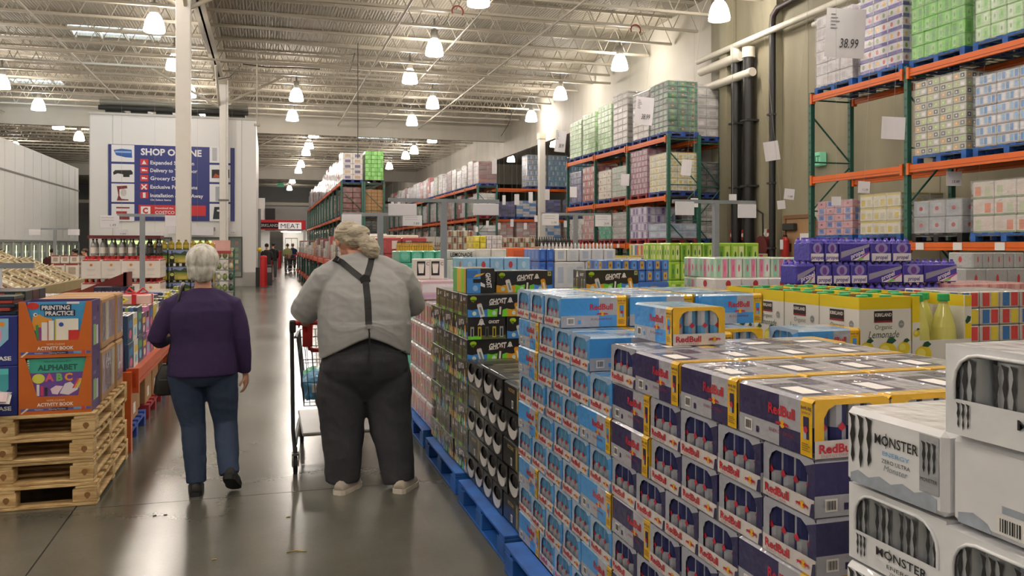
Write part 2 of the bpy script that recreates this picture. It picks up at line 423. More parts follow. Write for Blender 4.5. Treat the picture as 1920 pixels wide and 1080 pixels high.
# transverse header walls
b = MB(); b.box(-31, 45, 7.45, WX, 45.3, DZ, PAINT); struct('trim_1', b)
b = MB(); b.box(-31, 74, 7.3, 26, 74.3, DZ, PAINT); struct('trim_2', b)
b = MB(); b.box(-31, 86, 5.6, 26, 86.1, 5.9, BEAM); struct('trim_3', b)
# back room under the meat sign
b = MB(); b.box(-8, 84.0, 0, -.2, 84.2, 6.2, PANEL); b.box(-.2, 84, 2.95, 4.4, 84.2, 5.4, GREYC)
b.box(-.2, 83.9, 2.95, .75, 83.99, 5.2, mat('1d1d1f'))
b.box(-.2, 84, 0, .25, 84.2, 2.95, PANEL); b.box(1.5, 84, 0, 4.4, 84.2, 2.95, PANEL); b.box(4.4,84,0,26,84.2,5.4,GREYC)
wm = struct('wall_meat_department', b)
b = MB(); b.box(-.2, 88, 0, 1.6, 88.1, 3, mat('c9c6c0')); part('inner_wall', b, wm)
for x_ in (-6.5, -3.5, 2.2):
    b = MB(); b.box(x_-.9, 82.2, 2.86, x_+.9, 82.4, 2.92, mat('fff4e6', emit=40., var=0.)); part('added_tube_light', b, wm)  # unseen glowing tubes, added to brighten the area under the sign
b = MB(); b.box(-8, 80.2, 2.95, 4.4, 84, 3.0, PANEL); part('soffit', b, wm)
# doors of the meat department
b = MB(); b.box(1.75, 83.93, 0, 2.85, 83.99, 2.25, mat('e3e2df')); d1 = part('double_door', b, wm)
b = MB()
for x in (1.72, 2.28, 2.85): b.box(x-.02, 83.9, 0, x+.02, 83.94, 2.3, mat('77736c'))
b.box(1.70, 83.9, 2.25, 2.87, 83.94, 2.32, mat('77736c')); part('door_frame', b, d1)
# columns
def column(x, y, w_, zt, cuff, label, n):
    t = MB(); h = w_/2
    t.bbox(x-h, y-h, 0, x+h, y+h, zt, mat('d8d4cd', rough=.45, var=.04), .012)
    o = struct('trim_%d' % n, t)
    if cuff:
        t = MB(); t.box(x-h-.02, y-h-.02, 0, x+h+.02, y+h+.02, 1.03, mat('9b9892', rough=.6)); part('base_guard', t, o)
    t = MB(); t.box(x-h-.03, y-h-.03, zt-.25, x+h+.03, y+h+.03, zt, BEAMG); part('cap_plate', t, o)
    return o
column(-1.8, 19.9, .31, 8.0, True, '', 4)
C2X = onY(418, 33.5)[0]
c2 = column(C2X, 33.5, .24, 8.0, False, '', 5)
b = MB(); b.cyl((C2X+.16, 33.4, 0), (C2X+.16, 33.4, 7.9), .04, mat('d8d4cd'), 8)
part('drain_pipe', b, c2)
b = MB(); b.box(C2X-.16, 33.34, 3.3, C2X+.22, 33.46, 3.36, mat('6b675f')); part('pipe_clamp', b, c2)
column(12.75, 38.0, .3, 7.0, False, '', 6)
column(-1.8, 52., .3, 8.0, False, '', 7); column(-1.8, 68., .3, 8.0, False, '', 8); column(-1.8, 3.9-8, .31, 8.0, True, '', 9)
# cooler room: white insulated walls on the left
b = MB(); b.box(-22, -9, 0, -7.9, 40, 4.95, PANEL); wc = struct('wall_cooler_room', b)
b = MB(); b.box(-7.9, -9, 3.95, -7.87, 40, 4.0, mat('8a8781')); part('seam_strip', b, wc)
b = MB()
for k in range(44): b.box(-7.9, -8+k*1.1, 1.9, -7.893, -7.988+k*1.1, 4.9, mat('d0cfcc'))
part('panel_seam', b, wc)
# glass doors of the cooler wall, products behind
glassm = mat('b9c6bd', rough=.08, coat=.5, alpha=.28)
dk = mat('3d423d'); lit = [mat('dfe6a8', emit=.9, var=.2), mat('9fb98e', emit=.25), mat('e9efe0', emit=.6)]
b = MB(); b.box(-8.6, 0, 0, -7.92, 1.06, 1.75, mat('39453b'))
prods = []
for v in range(3):
    q = MB(); rr = random.Random(v)
    for sh in range(5):
        for k in range(6):
            cc = rr.choice(['5c8a4a', 'd8dcc9', '2f3b2e', '8fae7a', 'e6ead8', 'c4cc8a', '46584a'])
            q.box(-.0, .06+k*.16, .3+sh*.28, .04, .06+k*.16+.13, .3+sh*.28+.2, mat(cc))
    q.box(-.01, .5, .35, .05, .54, 1.6, mat('f4ffc8', emit=3.0))
    prods.append(q.mesh('stocked_goods'))
fr = MB(); fr.box(0, 0, .18, .06, .05, 1.76, mat('c9cac6')); fr.box(0, 1.01, .18, .06, 1.06, 1.76, mat('c9cac6')); fr.box(0, 0, 1.70, .06, 1.06, 1.78, mat('8e918c')); fr.box(0, 0, .12, .06, 1.06, .2, mat('8e918c'))
frm = fr.mesh('door_frame'); pn = MB(); pn.box(.02, .05, .2, .03, 1.01, 1.7, glassm); pnm = pn.mesh('glass_pane')
for k in range(18):
    d = link('cooler_door', frm, wc, (-7.89, 20.4+k*1.08, 0)); link('stocked_goods', prods[k % 3], d, (-.045, 0, 0)); link('glass_pane', pnm, d)

# lower ceiling things: ducts over cooler room
b = MB()
for k in range(4): b.box(-12-k*2.4, 14, 5.2+.1*k, -10.4-k*2.4, 38, 6.0+.1*k, mat('7f7d76', metal=.4))
ducts = thing('air_duct', 'grey sheet metal ducts lying on top of the white cooler room', 'duct', (-12, 26, 4.95))
for k in range(4):
    b = MB(); b.bbox(-.9-k*2.4+.9, -11, .0, .7-k*2.4+.9, 11, .75, mat('8c8a83', metal=.3), .03); part('duct_run', b, ducts)

# ------------------------------------------------ the white block with the online shopping banner
BX0, BX1, BY = -6.35, -.42, 34.0
SIGNW = mat('dedfe2', rough=.4, var=.02)
b = MB(); b.box(BX0, BY, 0, BX1, 44.5, 6.55, mat('e0dfdd', rough=.45, var=.03, scale=1.))
blk = struct('wall_banner_block', b)
b = MB()
for x in (BX0, BX0+.78, -2.9, BX1-.55): b.box(x, BY-.012, 5.15 if x == -2.9 else 0, x+.03, BY-.001, 6.55, mat('c3c2bf'))
b.box(BX0-.02, BY-.05, 6.5, BX1+.02, BY, 6.58, mat('bdbbb6')); part('cladding_seam', b, blk)
b = MB(); b.box(BX0-.02, BY-.04, 0, BX1+.04, BY, .55, mat('a8a7a2')); b.box(BX1, BY-.04, 0, BX1+.05, 44.5, .55, mat('a8a7a2')); part('kick_guard', b, blk)
b = MB()
for k in range(6): b.box(BX0+.4+k*.9, BY+.8, 6.56, BX0+1.0+k*.9, BY+3, 6.95, mat('4c4b44', metal=.3))
b.cyl((BX0+.2, BY+.6, 6.85), (BX1-.3, BY+.6, 6.85), .09, mat('262523'), 8); b.cyl((BX0+.2, BY+.9, 7.1), (BX1-.3, BY+.9, 7.1), .12, mat('8b8a80', metal=.5), 8); part('roof_machinery', b, blk)
NAVY = mat('1f2c74', rough=.45, var=.04); RED = mat('c3272d', rough=.45, var=.04); SW = mat('e4e4e6', rough=.45, var=.02)
ban = thing('banner', 'large navy and white SHOP ONLINE banner on the white block wall', 'banner', (0, BY-.03, 0))
fr_ = frame((0, -.03, 0), (1,0,0), (0,0,1))
def BP(px, py): x, z = onY(px, BY-.05, py); return x, z
q0 = BP(203, 270); q1 = BP(440, 415)
b = MB(); b.box(q0[0], -.02, q1[1], q1[0], .0, q0[1], SW); part('backing', b, ban)
b = MB()
def R(px0, py0, px1, py1, m, k=1):
    a = BP(px0, py0); c = BP(px1, py1); b.prect(fr_, a[0], c[1], c[0], a[1], m, k)
R(203, 270, 440, 415, NAVY, 1)
part('navy_field', b, ban)
pics = [(209, 271, 252, 304), (209, 307, 252, 342), (209, 344, 252, 379), (209, 382, 252, 415), (393, 274, 432, 306), (393, 309, 432, 342), (393, 345, 432, 379), (393, 382, 432, 415)]
for p in pics: b = MB(); R(*p, SW, 2); part('picture_panel', b, ban)
b = MB()
R(260, 384, 386, 405, RED, 2); part('red_panel', b, ban)
b = MB()
# pictured goods (flat print)
def D(px, py, rx, ry, m, k=4): a = BP(px, py); b.pdisc(fr_, a[0], a[1], rx, ry, m, k)
def PP(pts, m, k=4): b.ppoly(fr_, [BP(*p) for p in pts][::-1], m, k)
PP([(213,281),(228,279),(247,281),(248,296),(235,295),(218,291)], mat('2c5aa8')); R(216,283,246,287, mat('8fb4de'), 5)
PP([(212,323),(216,319),(246,319),(249,323),(249,327),(243,328),(243,332),(231,332),(231,327),(221,325),(213,328)], mat('1f2320'))
PP([(219,349),(238,348),(239,353),(224,355),(224,367),(228,373),(241,374),(241,376),(219,376),(222,366)], mat('7b2a2c')); D(232,361,.1,.14, mat('c9c4c2'),5)
R(218,388,243,391, mat('8c2f2d'),4); R(218,396,238,401, mat('a52b2b'),4); R(224,406,243,412, mat('7b2a2c'),4)
PP([(397,318),(430,318),(430,334),(397,334)], mat('2c211c')); PP([(399,333),(404,325),(410,329),(418,322),(430,333)], mat('b5502a'),5)
R(398,277,407,302, mat('b9b9bd'),4); R(414,277,425,302, mat('d9cf9a'),4); R(404,350,412,377, mat('a9adb4'),4)
PP([(399,411),(402,388),(423,388),(429,411)], mat('1c2430'),4); D(410,395,.07,.04,SW,5)
part('printed_picture', b, ban)
b = MB()
def T(t, px, py, hpx, wpx, m=SW, bold=.02):
    a = BP(px, py); c = BP(px+wpx, py); h = hpx * (BP(px,0)[1]-BP(px,100)[1])/100
    b.text(fr_, t, (a[0]+c[0])/2, a[1], h, m, width=c[0]-a[0], bold=bold, k=6)
T('SHOP ONLINE', 264, 284, 12.5, 114, bold=.035)
for t, y, wd in (('Expanded Selection', 304.5, 82), ('Delivery to Your Door', 319, 88), ('Grocery Delivery', 334, 76), ('Exclusive Promotions', 350, 88), ('Installation & Haul Away', 366, 99)):
    T(t, 282, y, 7, wd)
T('On Select Items', 282, 374.5, 3.6, 39)
T('Download the', 291, 390, 3.6, 34); T('COSTCO APP', 291, 398, 6, 54)
part('lettering', b, ban)
for y in (304, 319, 334, 350, 366):
    b = MB(); R(263, y-6, 278, y+6, RED, 3)
    if y == 304: PP([(266,308),(270,300),(275,308)], SW, 5)
    elif y == 350: PP([(266,345),(270,349),(274,345),(276,347),(272,350),(276,354),(274,356),(270,352),(266,356),(265,354),(268,350),(265,347)], SW, 5)
    elif y == 366: R(268, 361, 273, 371, SW, 5)
    else: R(266, y-2, 272, y+2, SW, 5); R(272, y, 276, y+2, SW, 5)
    part('icon', b, ban)
b = MB(); R(264, 387, 282, 402, SW, 4); T('C', 267.5, 394.5, 10, 10, RED, .06); part('app_emblem', b, ban)
R_ = None
# windows of the block with lit shelves
WINF = mat('4a4843', rough=.4)
def window(n, px0, py0, px1, py1, div, seed, wide=False):
    a = BP(px0, py0); c = BP(px1, py1); t = MB(); f = .05
    t.box(a[0]-f, BY-.06, c[1]-f, a[0], BY-.005, a[1]+f, WINF); t.box(c[0], BY-.06, c[1]-f, c[0]+f, BY-.005, a[1]+f, WINF)
    t.box(a[0], BY-.06, a[1], c[0], BY-.005, a[1]+f, WINF); t.box(a[0], BY-.06, c[1]-f, c[0], BY-.005, c[1], WINF)
    for k in range(1, div): x = a[0] + (c[0]-a[0])*k/div; t.box(x-.03, BY-.06, c[1], x+.03, BY-.005, a[1], WINF)
    o = struct('window_%d' % n, t)
    t = MB(); rr = random.Random(seed)
    nx = int((c[0]-a[0])/.16); nz = max(1, int((a[1]-c[1])/.24))
    for i in range(nx):
        for j in range(nz):
            x = a[0] + i*.16; z = c[1] + j*.24
            cc = rr.choice(['d8722f', 'c8d27a', '6f8c4d', '8f5e33', '39412f', 'e0d9a0', 'b04a2a'] if wide else ['c9d48c', '6d7a4a', '4b4d48', 'e4ecb0', '7b6d3a'])
            t.box(x+.01, BY-.02, z+.02, x+.13, BY-.006, z+.16, mat(cc, emit=.12))
        
    part('shelf_goods', t, o)
    t = MB(); t.box(a[0], BY-.004, c[1], c[0], BY-.002, a[1], mat('23251f')); part('dark_interior', t, o)
    if not wide:
        t = MB(); t.box(a[0]+.1, BY-.03, a[1]-.22, c[0]-.2, BY-.022, a[1]-.08, mat('dff0a0', emit=1.3)); part('lit_strip', t, o)
    t = MB(); t.box(a[0], BY-.05, c[1], c[0], BY-.045, a[1], glassm); part('glass_pane', t, o)
window(1, 196, 447, 320, 486, 3, 4); window(2, 358, 447, 412, 486, 2, 5); window(3, 424, 446, 452, 518, 1, 6, True)
# price bars of the block wall
sg = thing('wall_lettering', 'row of small grey letters above the windows of the white block', 'sign', (0, BY-.02, 0))
# ------------------------------------------------ meat sign
ms = thing('store_sign', 'long red MEAT sign over the doorway at the far end of the aisle', 'sign', (0, 80, 0))
def MP(px, py): return onY(px, 79.9, py)
fm = frame((0, -.16, 0), (1,0,0), (0,0,1)); a = MP(486, 412); c = MP(573, 431)
b = MB(); b.bbox(a[0]-3.2, -.15, c[1], c[0], .2, a[1], mat('b8242a', emit=.35), .02); part('red_fascia', b, ms)
b = MB(); a = MP(489, 417); c = MP(522, 429); b.prect(fm, a[0], c[1], c[0], a[1], mat('2b1512'), 2); part('dark_panel', b, ms)
b = MB(); a = MP(522, 417); c = MP(565, 430); b.prect(fm, a[0], c[1], c[0], a[1], mat('efe6e0', emit=.5), 2); part('cream_panel', b, ms)
b = MB(); u = .0503
a = MP(503.5, 422.5); b.text(fm, 'KIRKLAND', a[0], a[1], .26, SW, width=1.75, bold=.03, k=8)
a = MP(544, 423.5); b.text(fm, 'MEAT', a[0], a[1], .46, mat('3c3634'), width=1.7, k=8); part('lettering', b, ms)
b = MB(); b.box(MP(486,412)[0]-3.2, -.1, 2.0, MP(486,412)[0]-3.0, .1, 3.2, PANEL); b.box(MP(573,412)[0]-.2, -.1, 0, MP(573,412)[0], .1, 3.2, PANEL); b.box(MP(486,412)[0]-3.2, -.1, 0, MP(486,412)[0]-3.0, .1, 2.0, PANEL); part('side_post', b, ms)
# green exit signs
for (px, py, Y, lb) in ((526, 347, 79, 'small green exit sign hanging over the far end of the aisle'),):
    x, z = onY(px, Y, py); t = thing('exit_sign', lb, 'sign', (x, Y, z))
    b = MB(); b.bbox(-.3, -.05, -.18, .3, .05, .18, mat('3f9a6c', emit=.5), .02); part('lit_box', b, t)
    b = MB(); b.text(frame((0,-.052,0),(1,0,0),(0,0,1)), 'EXIT', 0, 0, .2, SW, bold=.03, k=3); part('lettering', b, t)
    b = MB(); b.cyl((0,0,.18), (0,0,1.6), .015, BEAM, 6); part('stem', b, t)
yy, zz = onX(1534, WX-.1, 299); t = thing('exit_sign', 'green exit sign fixed to the concrete wall behind the near rack', 'sign', (WX-.12, yy, zz))
b = MB(); b.bbox(-.1, -.22, -.16, .1, .22, .16, mat('7fc9a5', emit=.15), .02); part('lit_box', b, t)
b = MB(); b.text(frame((-.101,0,0),(0,-1,0),(0,0,1)), 'EXIT', 0, 0, .16, mat('2f7a52'), bold=.03, k=3); part('lettering', b, t)

# ------------------------------------------------ door, pipes and safety gear on the right wall
y0, _ = onX(1478, WX); y1, _ = onX(1530, WX)
b = MB(); DF = mat('7d5b3a')
zt = onX(1490, WX, 410)[1]
b.box(WX-.05, y1, 0, WX-.02, y0, zt, mat('a9865f', rough=.5)); dr = struct('door_1', b)
b = MB(); b.box(WX-.09, y0, 0, WX-.01, y0+.09, zt+.09, DF); b.box(WX-.09, y1-.09, 0, WX-.01, y1, zt+.09, DF); b.box(WX-.09, y1, zt, WX-.01, y0, zt+.09, DF); part('door_frame', b, dr)
b = MB(); b.bbox(WX-.2, (y0+y1)/2+.1, zt-.3, WX-.05, (y0+y1)/2+.55, zt-.12, mat('2d2b28'), .02); part('door_closer', b, dr)
ym = onX(1513, WX)[0]
b = MB(); b.box(WX-.06, ym-.35, 1.2, WX-.051, ym+.2, 1.9, SW); o = part('notice', b, dr, label='white notice with red lines of print')
b = MB(); f_ = frame((WX-.0615, ym-.07, 1.55), (0,-1,0), (0,0,1))
for k in range(4): b.prect(f_, -.2, .2-k*.14, .2, .24-k*.14, mat('b05048'), 1)
part('printed_line', b, o)
for px, r, z0, z1, lb in ((1373, .14, 0, 6.9, 'leftmost thick black downpipe on the concrete wall, white elbow on top'), (1396, .15, 0, 6.75, 'middle thick black downpipe on the concrete wall, beside the leftmost'), (1440, .085, 0, 7.4, 'thin black riser pipe standing apart on the concrete wall near the door')):
    yy = onX(px, WX-.35)[0]; t = thing('wall_pipe', lb, 'pipe', (WX-.22, yy, 0), group=None)
    b = MB(); b.cyl((0,0,z0), (0,0,z1), r, mat('161617', rough=.45), 14); part('pipe', b, t)
    b = MB()
    if r > .1: b.cyl((0,0,z1), (0,0,z1+.28), r+.03, mat('cfcabd'), 12)
    else: b.tube([(0,0,z1), (0,-.03,z1+.2), (0,-.25,z1+.35), (0,-4,z1+.5)], r, mat('2a1c1a'), 8)
    part('pipe_elbow', b, t)
    b = MB()
    for z in (1.5, 3.2, 5.0): b.box(-r-.02, -r-.02, z, .22, r+.02, z+.05, mat('3a3a3a'))
    part('bracket', b, t)
for (a_, c_, z, r, lb) in ((22.6, 8.0, 7.2, .085, 'long white pipe running along the top of the right wall'), (22.4, 20.2, 6.85, .13, 'short thick white pipe joining the black downpipes, upper one'), (22.6, 19.6, 6.3, .12, 'short thick white pipe joining the black downpipes, lower one'), (17.0, 8, 6.9, .07, 'white pipe high above the near rack along the right wall')):
    b = MB(); b.cyl((WX-.3, a_, z), (WX-.3, c_, z), r, mat('d2cdc0'), 12); o = link('overhead_pipe', b.mesh('overhead_pipe'), None); props(o, lb, 'pipe')
# hose bibs, alarm boxes, extinguisher
def wallbox(px, py, w_, h, d, c, nm, lb, cat):
    yy, zz = onX(px, WX-.3, py); t = thing(nm, lb, cat, (WX-.02, yy, zz)); b = MB(); b.bbox(-d, -w_/2, -h/2, 0, w_/2, h/2, mat(c), .01); part('housing', b, t)
    b = MB(); b.cyl((-d-.03, 0, 0), (-d, 0, 0), min(w_, h)*.25, mat('d8d4cc'), 10); part('dial', b, t); return t
wallbox(1437, 432, .2, .5, .12, 'a52c2c', 'fire_alarm_box', 'tall red and white alarm box on the thin black riser', 'alarm')
wallbox(1430, 440, .2, .3, .1, '8a2320', 'fire_alarm_box', 'small dark red box left of the thin black riser', 'alarm')
wallbox(1424, 438, .16, .25, .1, 'c8c5bd', 'electrical_box', 'small pale electrical box beside the red alarm box', 'box')
wallbox(1354, 420, .25, .5, .1, 'cdcabf', 'electrical_box', 'pale wall cabinet left of the thick black downpipes', 'box')
wallbox(1365, 441, .22, .3, .15, 'a32a26', 'fire_valve', 'red valve box low on the leftmost black downpipe', 'valve')
wallbox(1386, 441, .22, .3, .15, 'a32a26', 'fire_valve', 'red valve box low on the middle black downpipe', 'valve')
wallbox(1513, 398, .14, .35, .1, 'd5d2c8', 'alarm_light', 'small white alarm light above the brown door', 'alarm')
yy, _ = onX(1421, WX-.3); t = thing('hose_reel', 'dark red fire hose reel on the concrete wall beside the thin riser', 'hose', (WX-.02, yy, 1.55))
b = MB(); b.cyl((-.2,0,0), (-.02,0,0), .3, mat('5e1f1c'), 20); part('reel', b, t)
b = MB(); b.tube([(-.12,0,.25),(-.12,.02,.9),(-.12,.5,1.1),(-.12,.9,1.0)], .025, BLACK, 6); part('hose_arm', b, t)
yy, zz = onX(1466, WX-.3, 475); t = thing('fire_extinguisher', 'red fire extinguisher with white tag left of the brown door', 'extinguisher', (WX-.2, yy, zz-.15))
b = MB(); b.rev([(.09,0),(.1,.02),(.1,.48),(.06,.56),(.03,.58)], mat('a3201d', rough=.3), 14); part('cylinder', b, t)
b = MB(); b.box(-.03,-.05,.56,.03,.05,.62,BLACK); b.tube([(0,.05,.6),(0,.14,.5),(0,.13,.2)], .014, BLACK, 6); part('valve_handle', b, t)
b = MB(); b.box(-.115,-.06,.25,-.1,.06,.5,SW); part('tag', b, t)
b = MB(); b.box(.08,-.05,.2,.2,.05,.4,BLACK); part('wall_bracket', b, t)

# ================================================================== LAMPS
bell = MB(); EM = mat('fff6ec', emit=LAMP_POWER, var=0.)
bell.rev([(.10,.30),(.15,.27),(.20,.18),(.245,.06),(.27,-.08),(.285,-.16),(.29,-.18)], EM, 20, caps=False)
bellm = bell.mesh('glass_bell')
hs = MB(); hs.rev([(.03,.95),(.035,.62),(.11,.6),(.12,.45),(.12,.32),(.1,.30)], mat('8e8a82', metal=.4), 14)
hsm = hs.mesh('ballast_housing')
rim = MB(); rim.rev([(.28,-.18),(.3,-.18),(.3,-.2),(.28,-.2)], mat('d8d4cc'), 20, caps=False); rimm = rim.mesh('rim')
LG = []
for X, ys in ((-9.6, (35.4, 40.6)), (-3.0, (19.5, 24.8, 30.0, 35.3, 40.6)), (1.15, (14.2, 35.0, 40.6)), (5.0, (14.4, 19.8, 25.4, 30.0)), (6.85, (35.2, 40.5)), (11.4, (14.0, 19.3, 25.7, 31.6)), (12.1, (37.6,)),
              (-10.2, (47, 51.8)), (2.45, (46.7, 52, 56, 64.5, 70)), (9.1, (46.9, 53, 56.4, 64.3)), (16.6, (56.3, 47)), (2.3, (81.5, 92))):
    for y in ys: LG.append((X, y, True))
for X, ys in ((-9.6, (-3, 3, 9, 15, 21, 27)), (-3.0, (-3, 3, 8.8, 14.2)), (1.15, (-3., 3, 8.8)), (5.0, (-3, 3, 8.8)), (11.2, (-2, 4.5, 9.2)), (-15, (5, 15, 25, 35, 45, 58)), (-10.2, (60, 70, 82)), (16.6, (36, 66, 80)), (9.1, (78,)), (-3, (60, 74))):
    for y in ys: LG.append((X, y, False))
vis = 0
def near_name(X): return {-9.6: 'over the cooler wall', -3.0: 'left of the white column', 1.15: 'over the aisle', 5.0: 'over the drinks', 6.85: 'behind the drinks', 11.4: 'beside the right wall', 12.1: 'at the end of the right wall', -10.2: 'beyond the cooler room', 2.45: 'in the far aisle row', 9.1: 'over the far rack', 16.6: 'in the far right opening', 2.3: 'over the meat department'}.get(X, 'behind the camera')
cnt = {}
for X, y, v in LG:
    k = cnt.get(X, 0); cnt[X] = k+1
    lb = ('glowing bell shaped ceiling lamp %s, %s from the near end' % (near_name(X), nth(k))) if v else ('bell shaped ceiling lamp outside the view, row %s, place %s' % (nth(list(cnt).index(X)), nth(k)))
    off = (X == 1.15 and y == 40.6)
    t = thing('ceiling_lamp', lb, 'lamp', (X, y, 7.72), group='bell lamps under the roof')
    link('glass_bell', bellm, t); link('ballast_housing', hsm, t); link('rim', rimm, t)
# ================================================================== PALLETS
BLUE = stained('1f63b8', '17488c', 6, (1,1,1), .6)
DBLUE = stained('2749a0', '1c3270', 6, (1,1,1), .6); REDP = stained('9c2630', '6f1b22', 6, (1,1,1), .6)
def pallet_parts(L, W, wood_, h=.14, nt=7, bev=.003):
    """block pallet, length L along x, width W along y; returns list of (name, mesh, loc)"""
    out = []
    tb = MB(); tb.bbox(-L/2, -.048, 0, L/2, .048, .018, wood_, bev); tbm = tb.mesh('top_board')
    for i in range(nt): out.append(('top_board', tbm, (0, -W/2+.048+(W-.096)*i/(nt-1), h-.018)))
    cb = MB(); cb.bbox(-.048, -W/2, 0, .048, W/2, .018, wood_, bev); cbm = cb.mesh('cross_board')
    for x in (-L/2+.048, 0, L/2-.048): out.append(('cross_board', cbm, (x, 0, h-.0365)))
    bk = MB(); bk.bbox(-.07, -.048, 0, .07, .048, h-.054, wood_, bev); bkm = bk.mesh('block')
    for x in (-L/2+.07, 0, L/2-.07):
        for y in (-W/2+.048, 0, W/2-.048): out.append(('block', bkm, (x, y, .018)))
    bb = MB(); bb.bbox(-L/2, -.048, 0, L/2, .048, .018, wood_, bev); bbm = bb.mesh('bottom_board')
    for y in (-W/2+.048, 0, W/2-.048): out.append(('bottom_board', bbm, (0, y, 0)))
    return out
def pallet_mesh(L, W, m, h=.14):
    b = MB()
    for nm, me, loc in pallet_parts(L, W, m, h, 6, .002):
        pass
    b = MB()
    for i in range(6): y = -W/2+(W-.1)*i/5; b.box(-L/2, y, h-.02, L/2, y+.1, h, m)
    for x in (-L/2, -.07, L/2-.14):
        b.box(x, -W/2, h-.04, x+.14, W/2, h-.02, m)
        for y in (-W/2, -.05, W/2-.1): b.box(x, y, .02, x+.14, y+.1, h-.04, m)
    for y in (-W/2, -.05, W/2-.1): b.box(-L/2, y, 0, L/2, y+.1, .02, m)
    return b.mesh('pallet')

BLUEPAL = ('pallet', 'pallet', pallet_parts(1.04, 1.16, BLUE))

# ================================================================== GENERIC CARTONS AND LOADS
def carton_mesh(w_, d, h, style, seed=0):
    """style: dict(base, bands=[(z0,z1,col)], patch=(cols), n=print repeats)"""
    b = MB(); base = style.get('m') or film(style['base']); g = .004
    b.bbox(-w_/2+g, -d/2+g, 0, w_/2-g, d/2-g, h-g, base, min(.012, h*.06))
    rr = random.Random(seed)
    for nm, fr in side_frames(w_-2*g, d-2*g).items():
        ww = (w_ if nm in ('front', 'back') else d) - 2*g - .024
        for z0, z1, c in style.get('bands', ()): b.prect(fr, -ww/2, z0*h, ww/2, z1*h, film(c), 1)
        pt = style.get('patch')
        if pt:
            n = max(1, round(ww / style.get('pw', .15)))
            for i in range(n):
                x = -ww/2 + ww*(i+.5)/n; c = pt[(i + seed) % len(pt)]; s = ww/n*.5*style.get('fill', .6)
                z0, z1 = style.get('pz', (.25, .75))
                if style.get('round'): b.pdisc(fr, x, h*(z0+z1)/2, s, h*(z1-z0)/2, film(c), 2, 10)
                else: b.prect(fr, x-s, h*z0, x+s, h*z1, film(c), 2)
                if style.get('dot'): b.pdisc(fr, x, h*(z0+z1)/2, s*.45, h*(z1-z0)*.22, film(style['dot']), 3, 8)
                if style.get('line'): b.prect(fr, x-s*.8, h*.1, x+s*.8, h*.16, film(style['line']), 2)
    return b.mesh('carton')
CACHE = {}
def load(name, label, cat, X, Y, Z, wx, dy, h, style, nx, ny, nz, pal=BLUE, rz=0., group=None, wrap=True, whole=False, jitter=.0, palh=.14):
    """a wrapped pallet load standing at (X,Y,Z): pallet, cartons one by one (outer ones), stretch wrap"""
    t = thing(name, label, cat, (X, Y, Z), rz, group)
    k = ('pal', round(wx, 2), round(dy, 2), id(pal), palh)
    if k not in CACHE: CACHE[k] = pallet_mesh(wx+.04, dy+.04, pal, palh)
    if pal is not None: link('pallet', CACHE[k], t)
    else: palh = 0
    cw, cd_, ch = wx/nx, dy/ny, h/nz
    key = (id(style), nx, ny, nz, round(cw, 3), round(cd_, 3), round(ch, 3))
    rr = random.Random(int(X*100) + int(Z*10))
    if whole:
        kk = ('whole',) + key
        if kk not in CACHE:
            b = MB()
            for i in range(nx):
                for j in range(ny):
                    for q in range(nz):
                        if 0 < i < nx-1 and 0 < j < ny-1 and q < nz-1: continue
                        x, y, z = -wx/2+cw*i, -dy/2+cd_*j, ch*q
                        b.box(x+.006, y+.006, z, x+cw-.006, y+cd_-.006, z+ch-.01, film(style['base']) if (i+j+q) % 3 or not style.get('patch') else film(style['patch'][(i+q) % len(style['patch'])]))
            CACHE[kk] = b.mesh('wrapped_cartons')
        link('wrapped_cartons', CACHE[kk], t, (0, 0, palh))
    else:
        if key not in CACHE: CACHE[key] = [carton_mesh(cw, cd_, ch, style, s) for s in range(3)]
        for q in range(nz):
            for i in range(nx):
                for j in range(ny):
                    if 0 < i < nx-1 and 0 < j < ny-1 and q < nz-1: continue
                    link('carton', CACHE[key][(i+j*2+q) % 3], t, (-wx/2+cw*(i+.5)+rr.uniform(-jitter, jitter), -dy/2+cd_*(j+.5), palh+ch*q))
    if wrap:
        kk = ('wrap', round(wx, 2), round(dy, 2), round(h, 2))
        if kk not in CACHE:
            b = MB(); n = 8; e = .012; rr2 = random.Random(3)
            hs_ = [-.06] + [h*k/n for k in range(1, n)] + [h+.015]; vs = []
            P8 = []
            for s_, tt in ((0, 0), (0, 1), (1, 0), (1, 1), (2, 0), (2, 1), (3, 0), (3, 1)): pass
            def ring(z, o):
                a, c = wx/2+o, dy/2+o; pts = []
                for (x0, y0, x1, y1) in ((-a, -c, a, -c), (a, -c, a, c), (a, c, -a, c), (-a, c, -a, -c)):
                    for u in (0, .25, .5, .75): pts.append((x0+(x1-x0)*u, y0+(y1-y0)*u, z))
                return pts
            for z in hs_:
                for p in ring(z, e):
                    q_ = rr2.uniform(0, .012); vs.append((p[0]*(1+q_/wx), p[1]*(1+q_/dy), p[2]))
            m_ = 16; fs = [(k2*m_+i, k2*m_+(i+1) % m_, (k2+1)*m_+(i+1) % m_, (k2+1)*m_+i) for k2 in range(n) for i in range(m_)]
            fs.append(tuple(n*m_+i for i in range(m_)))
            b.add(vs, fs, WRAP, False); CACHE[kk] = b.mesh('stretch_wrap')
        link('stretch_wrap', CACHE[kk], t, (0, 0, palh))
    return t
S = dict
st_white = S(base='d9d7da', patch=['c3bfc6', 'e6e4e8', 'cfc4c9'], pw=.2, line='a79aa8')
st_whitepurple = S(base='dedbe4', bands=[(.0, .28, '5a4aa6')], patch=['d24a4a', '7f9d58', 'e6b84f'], pw=.16, pz=(.4, .8), fill=.4, round=1)
st_green = S(base='7ccf55', patch=['9bdc78', '62b244'], pw=.13, pz=(.15, .85), line='5b8a4a', dot='5da24a')
st_greenw = S(base='b7dca4', patch=['d6ead0', '8fcf74'], pw=.13, pz=(.15, .85), dot='6fb355')
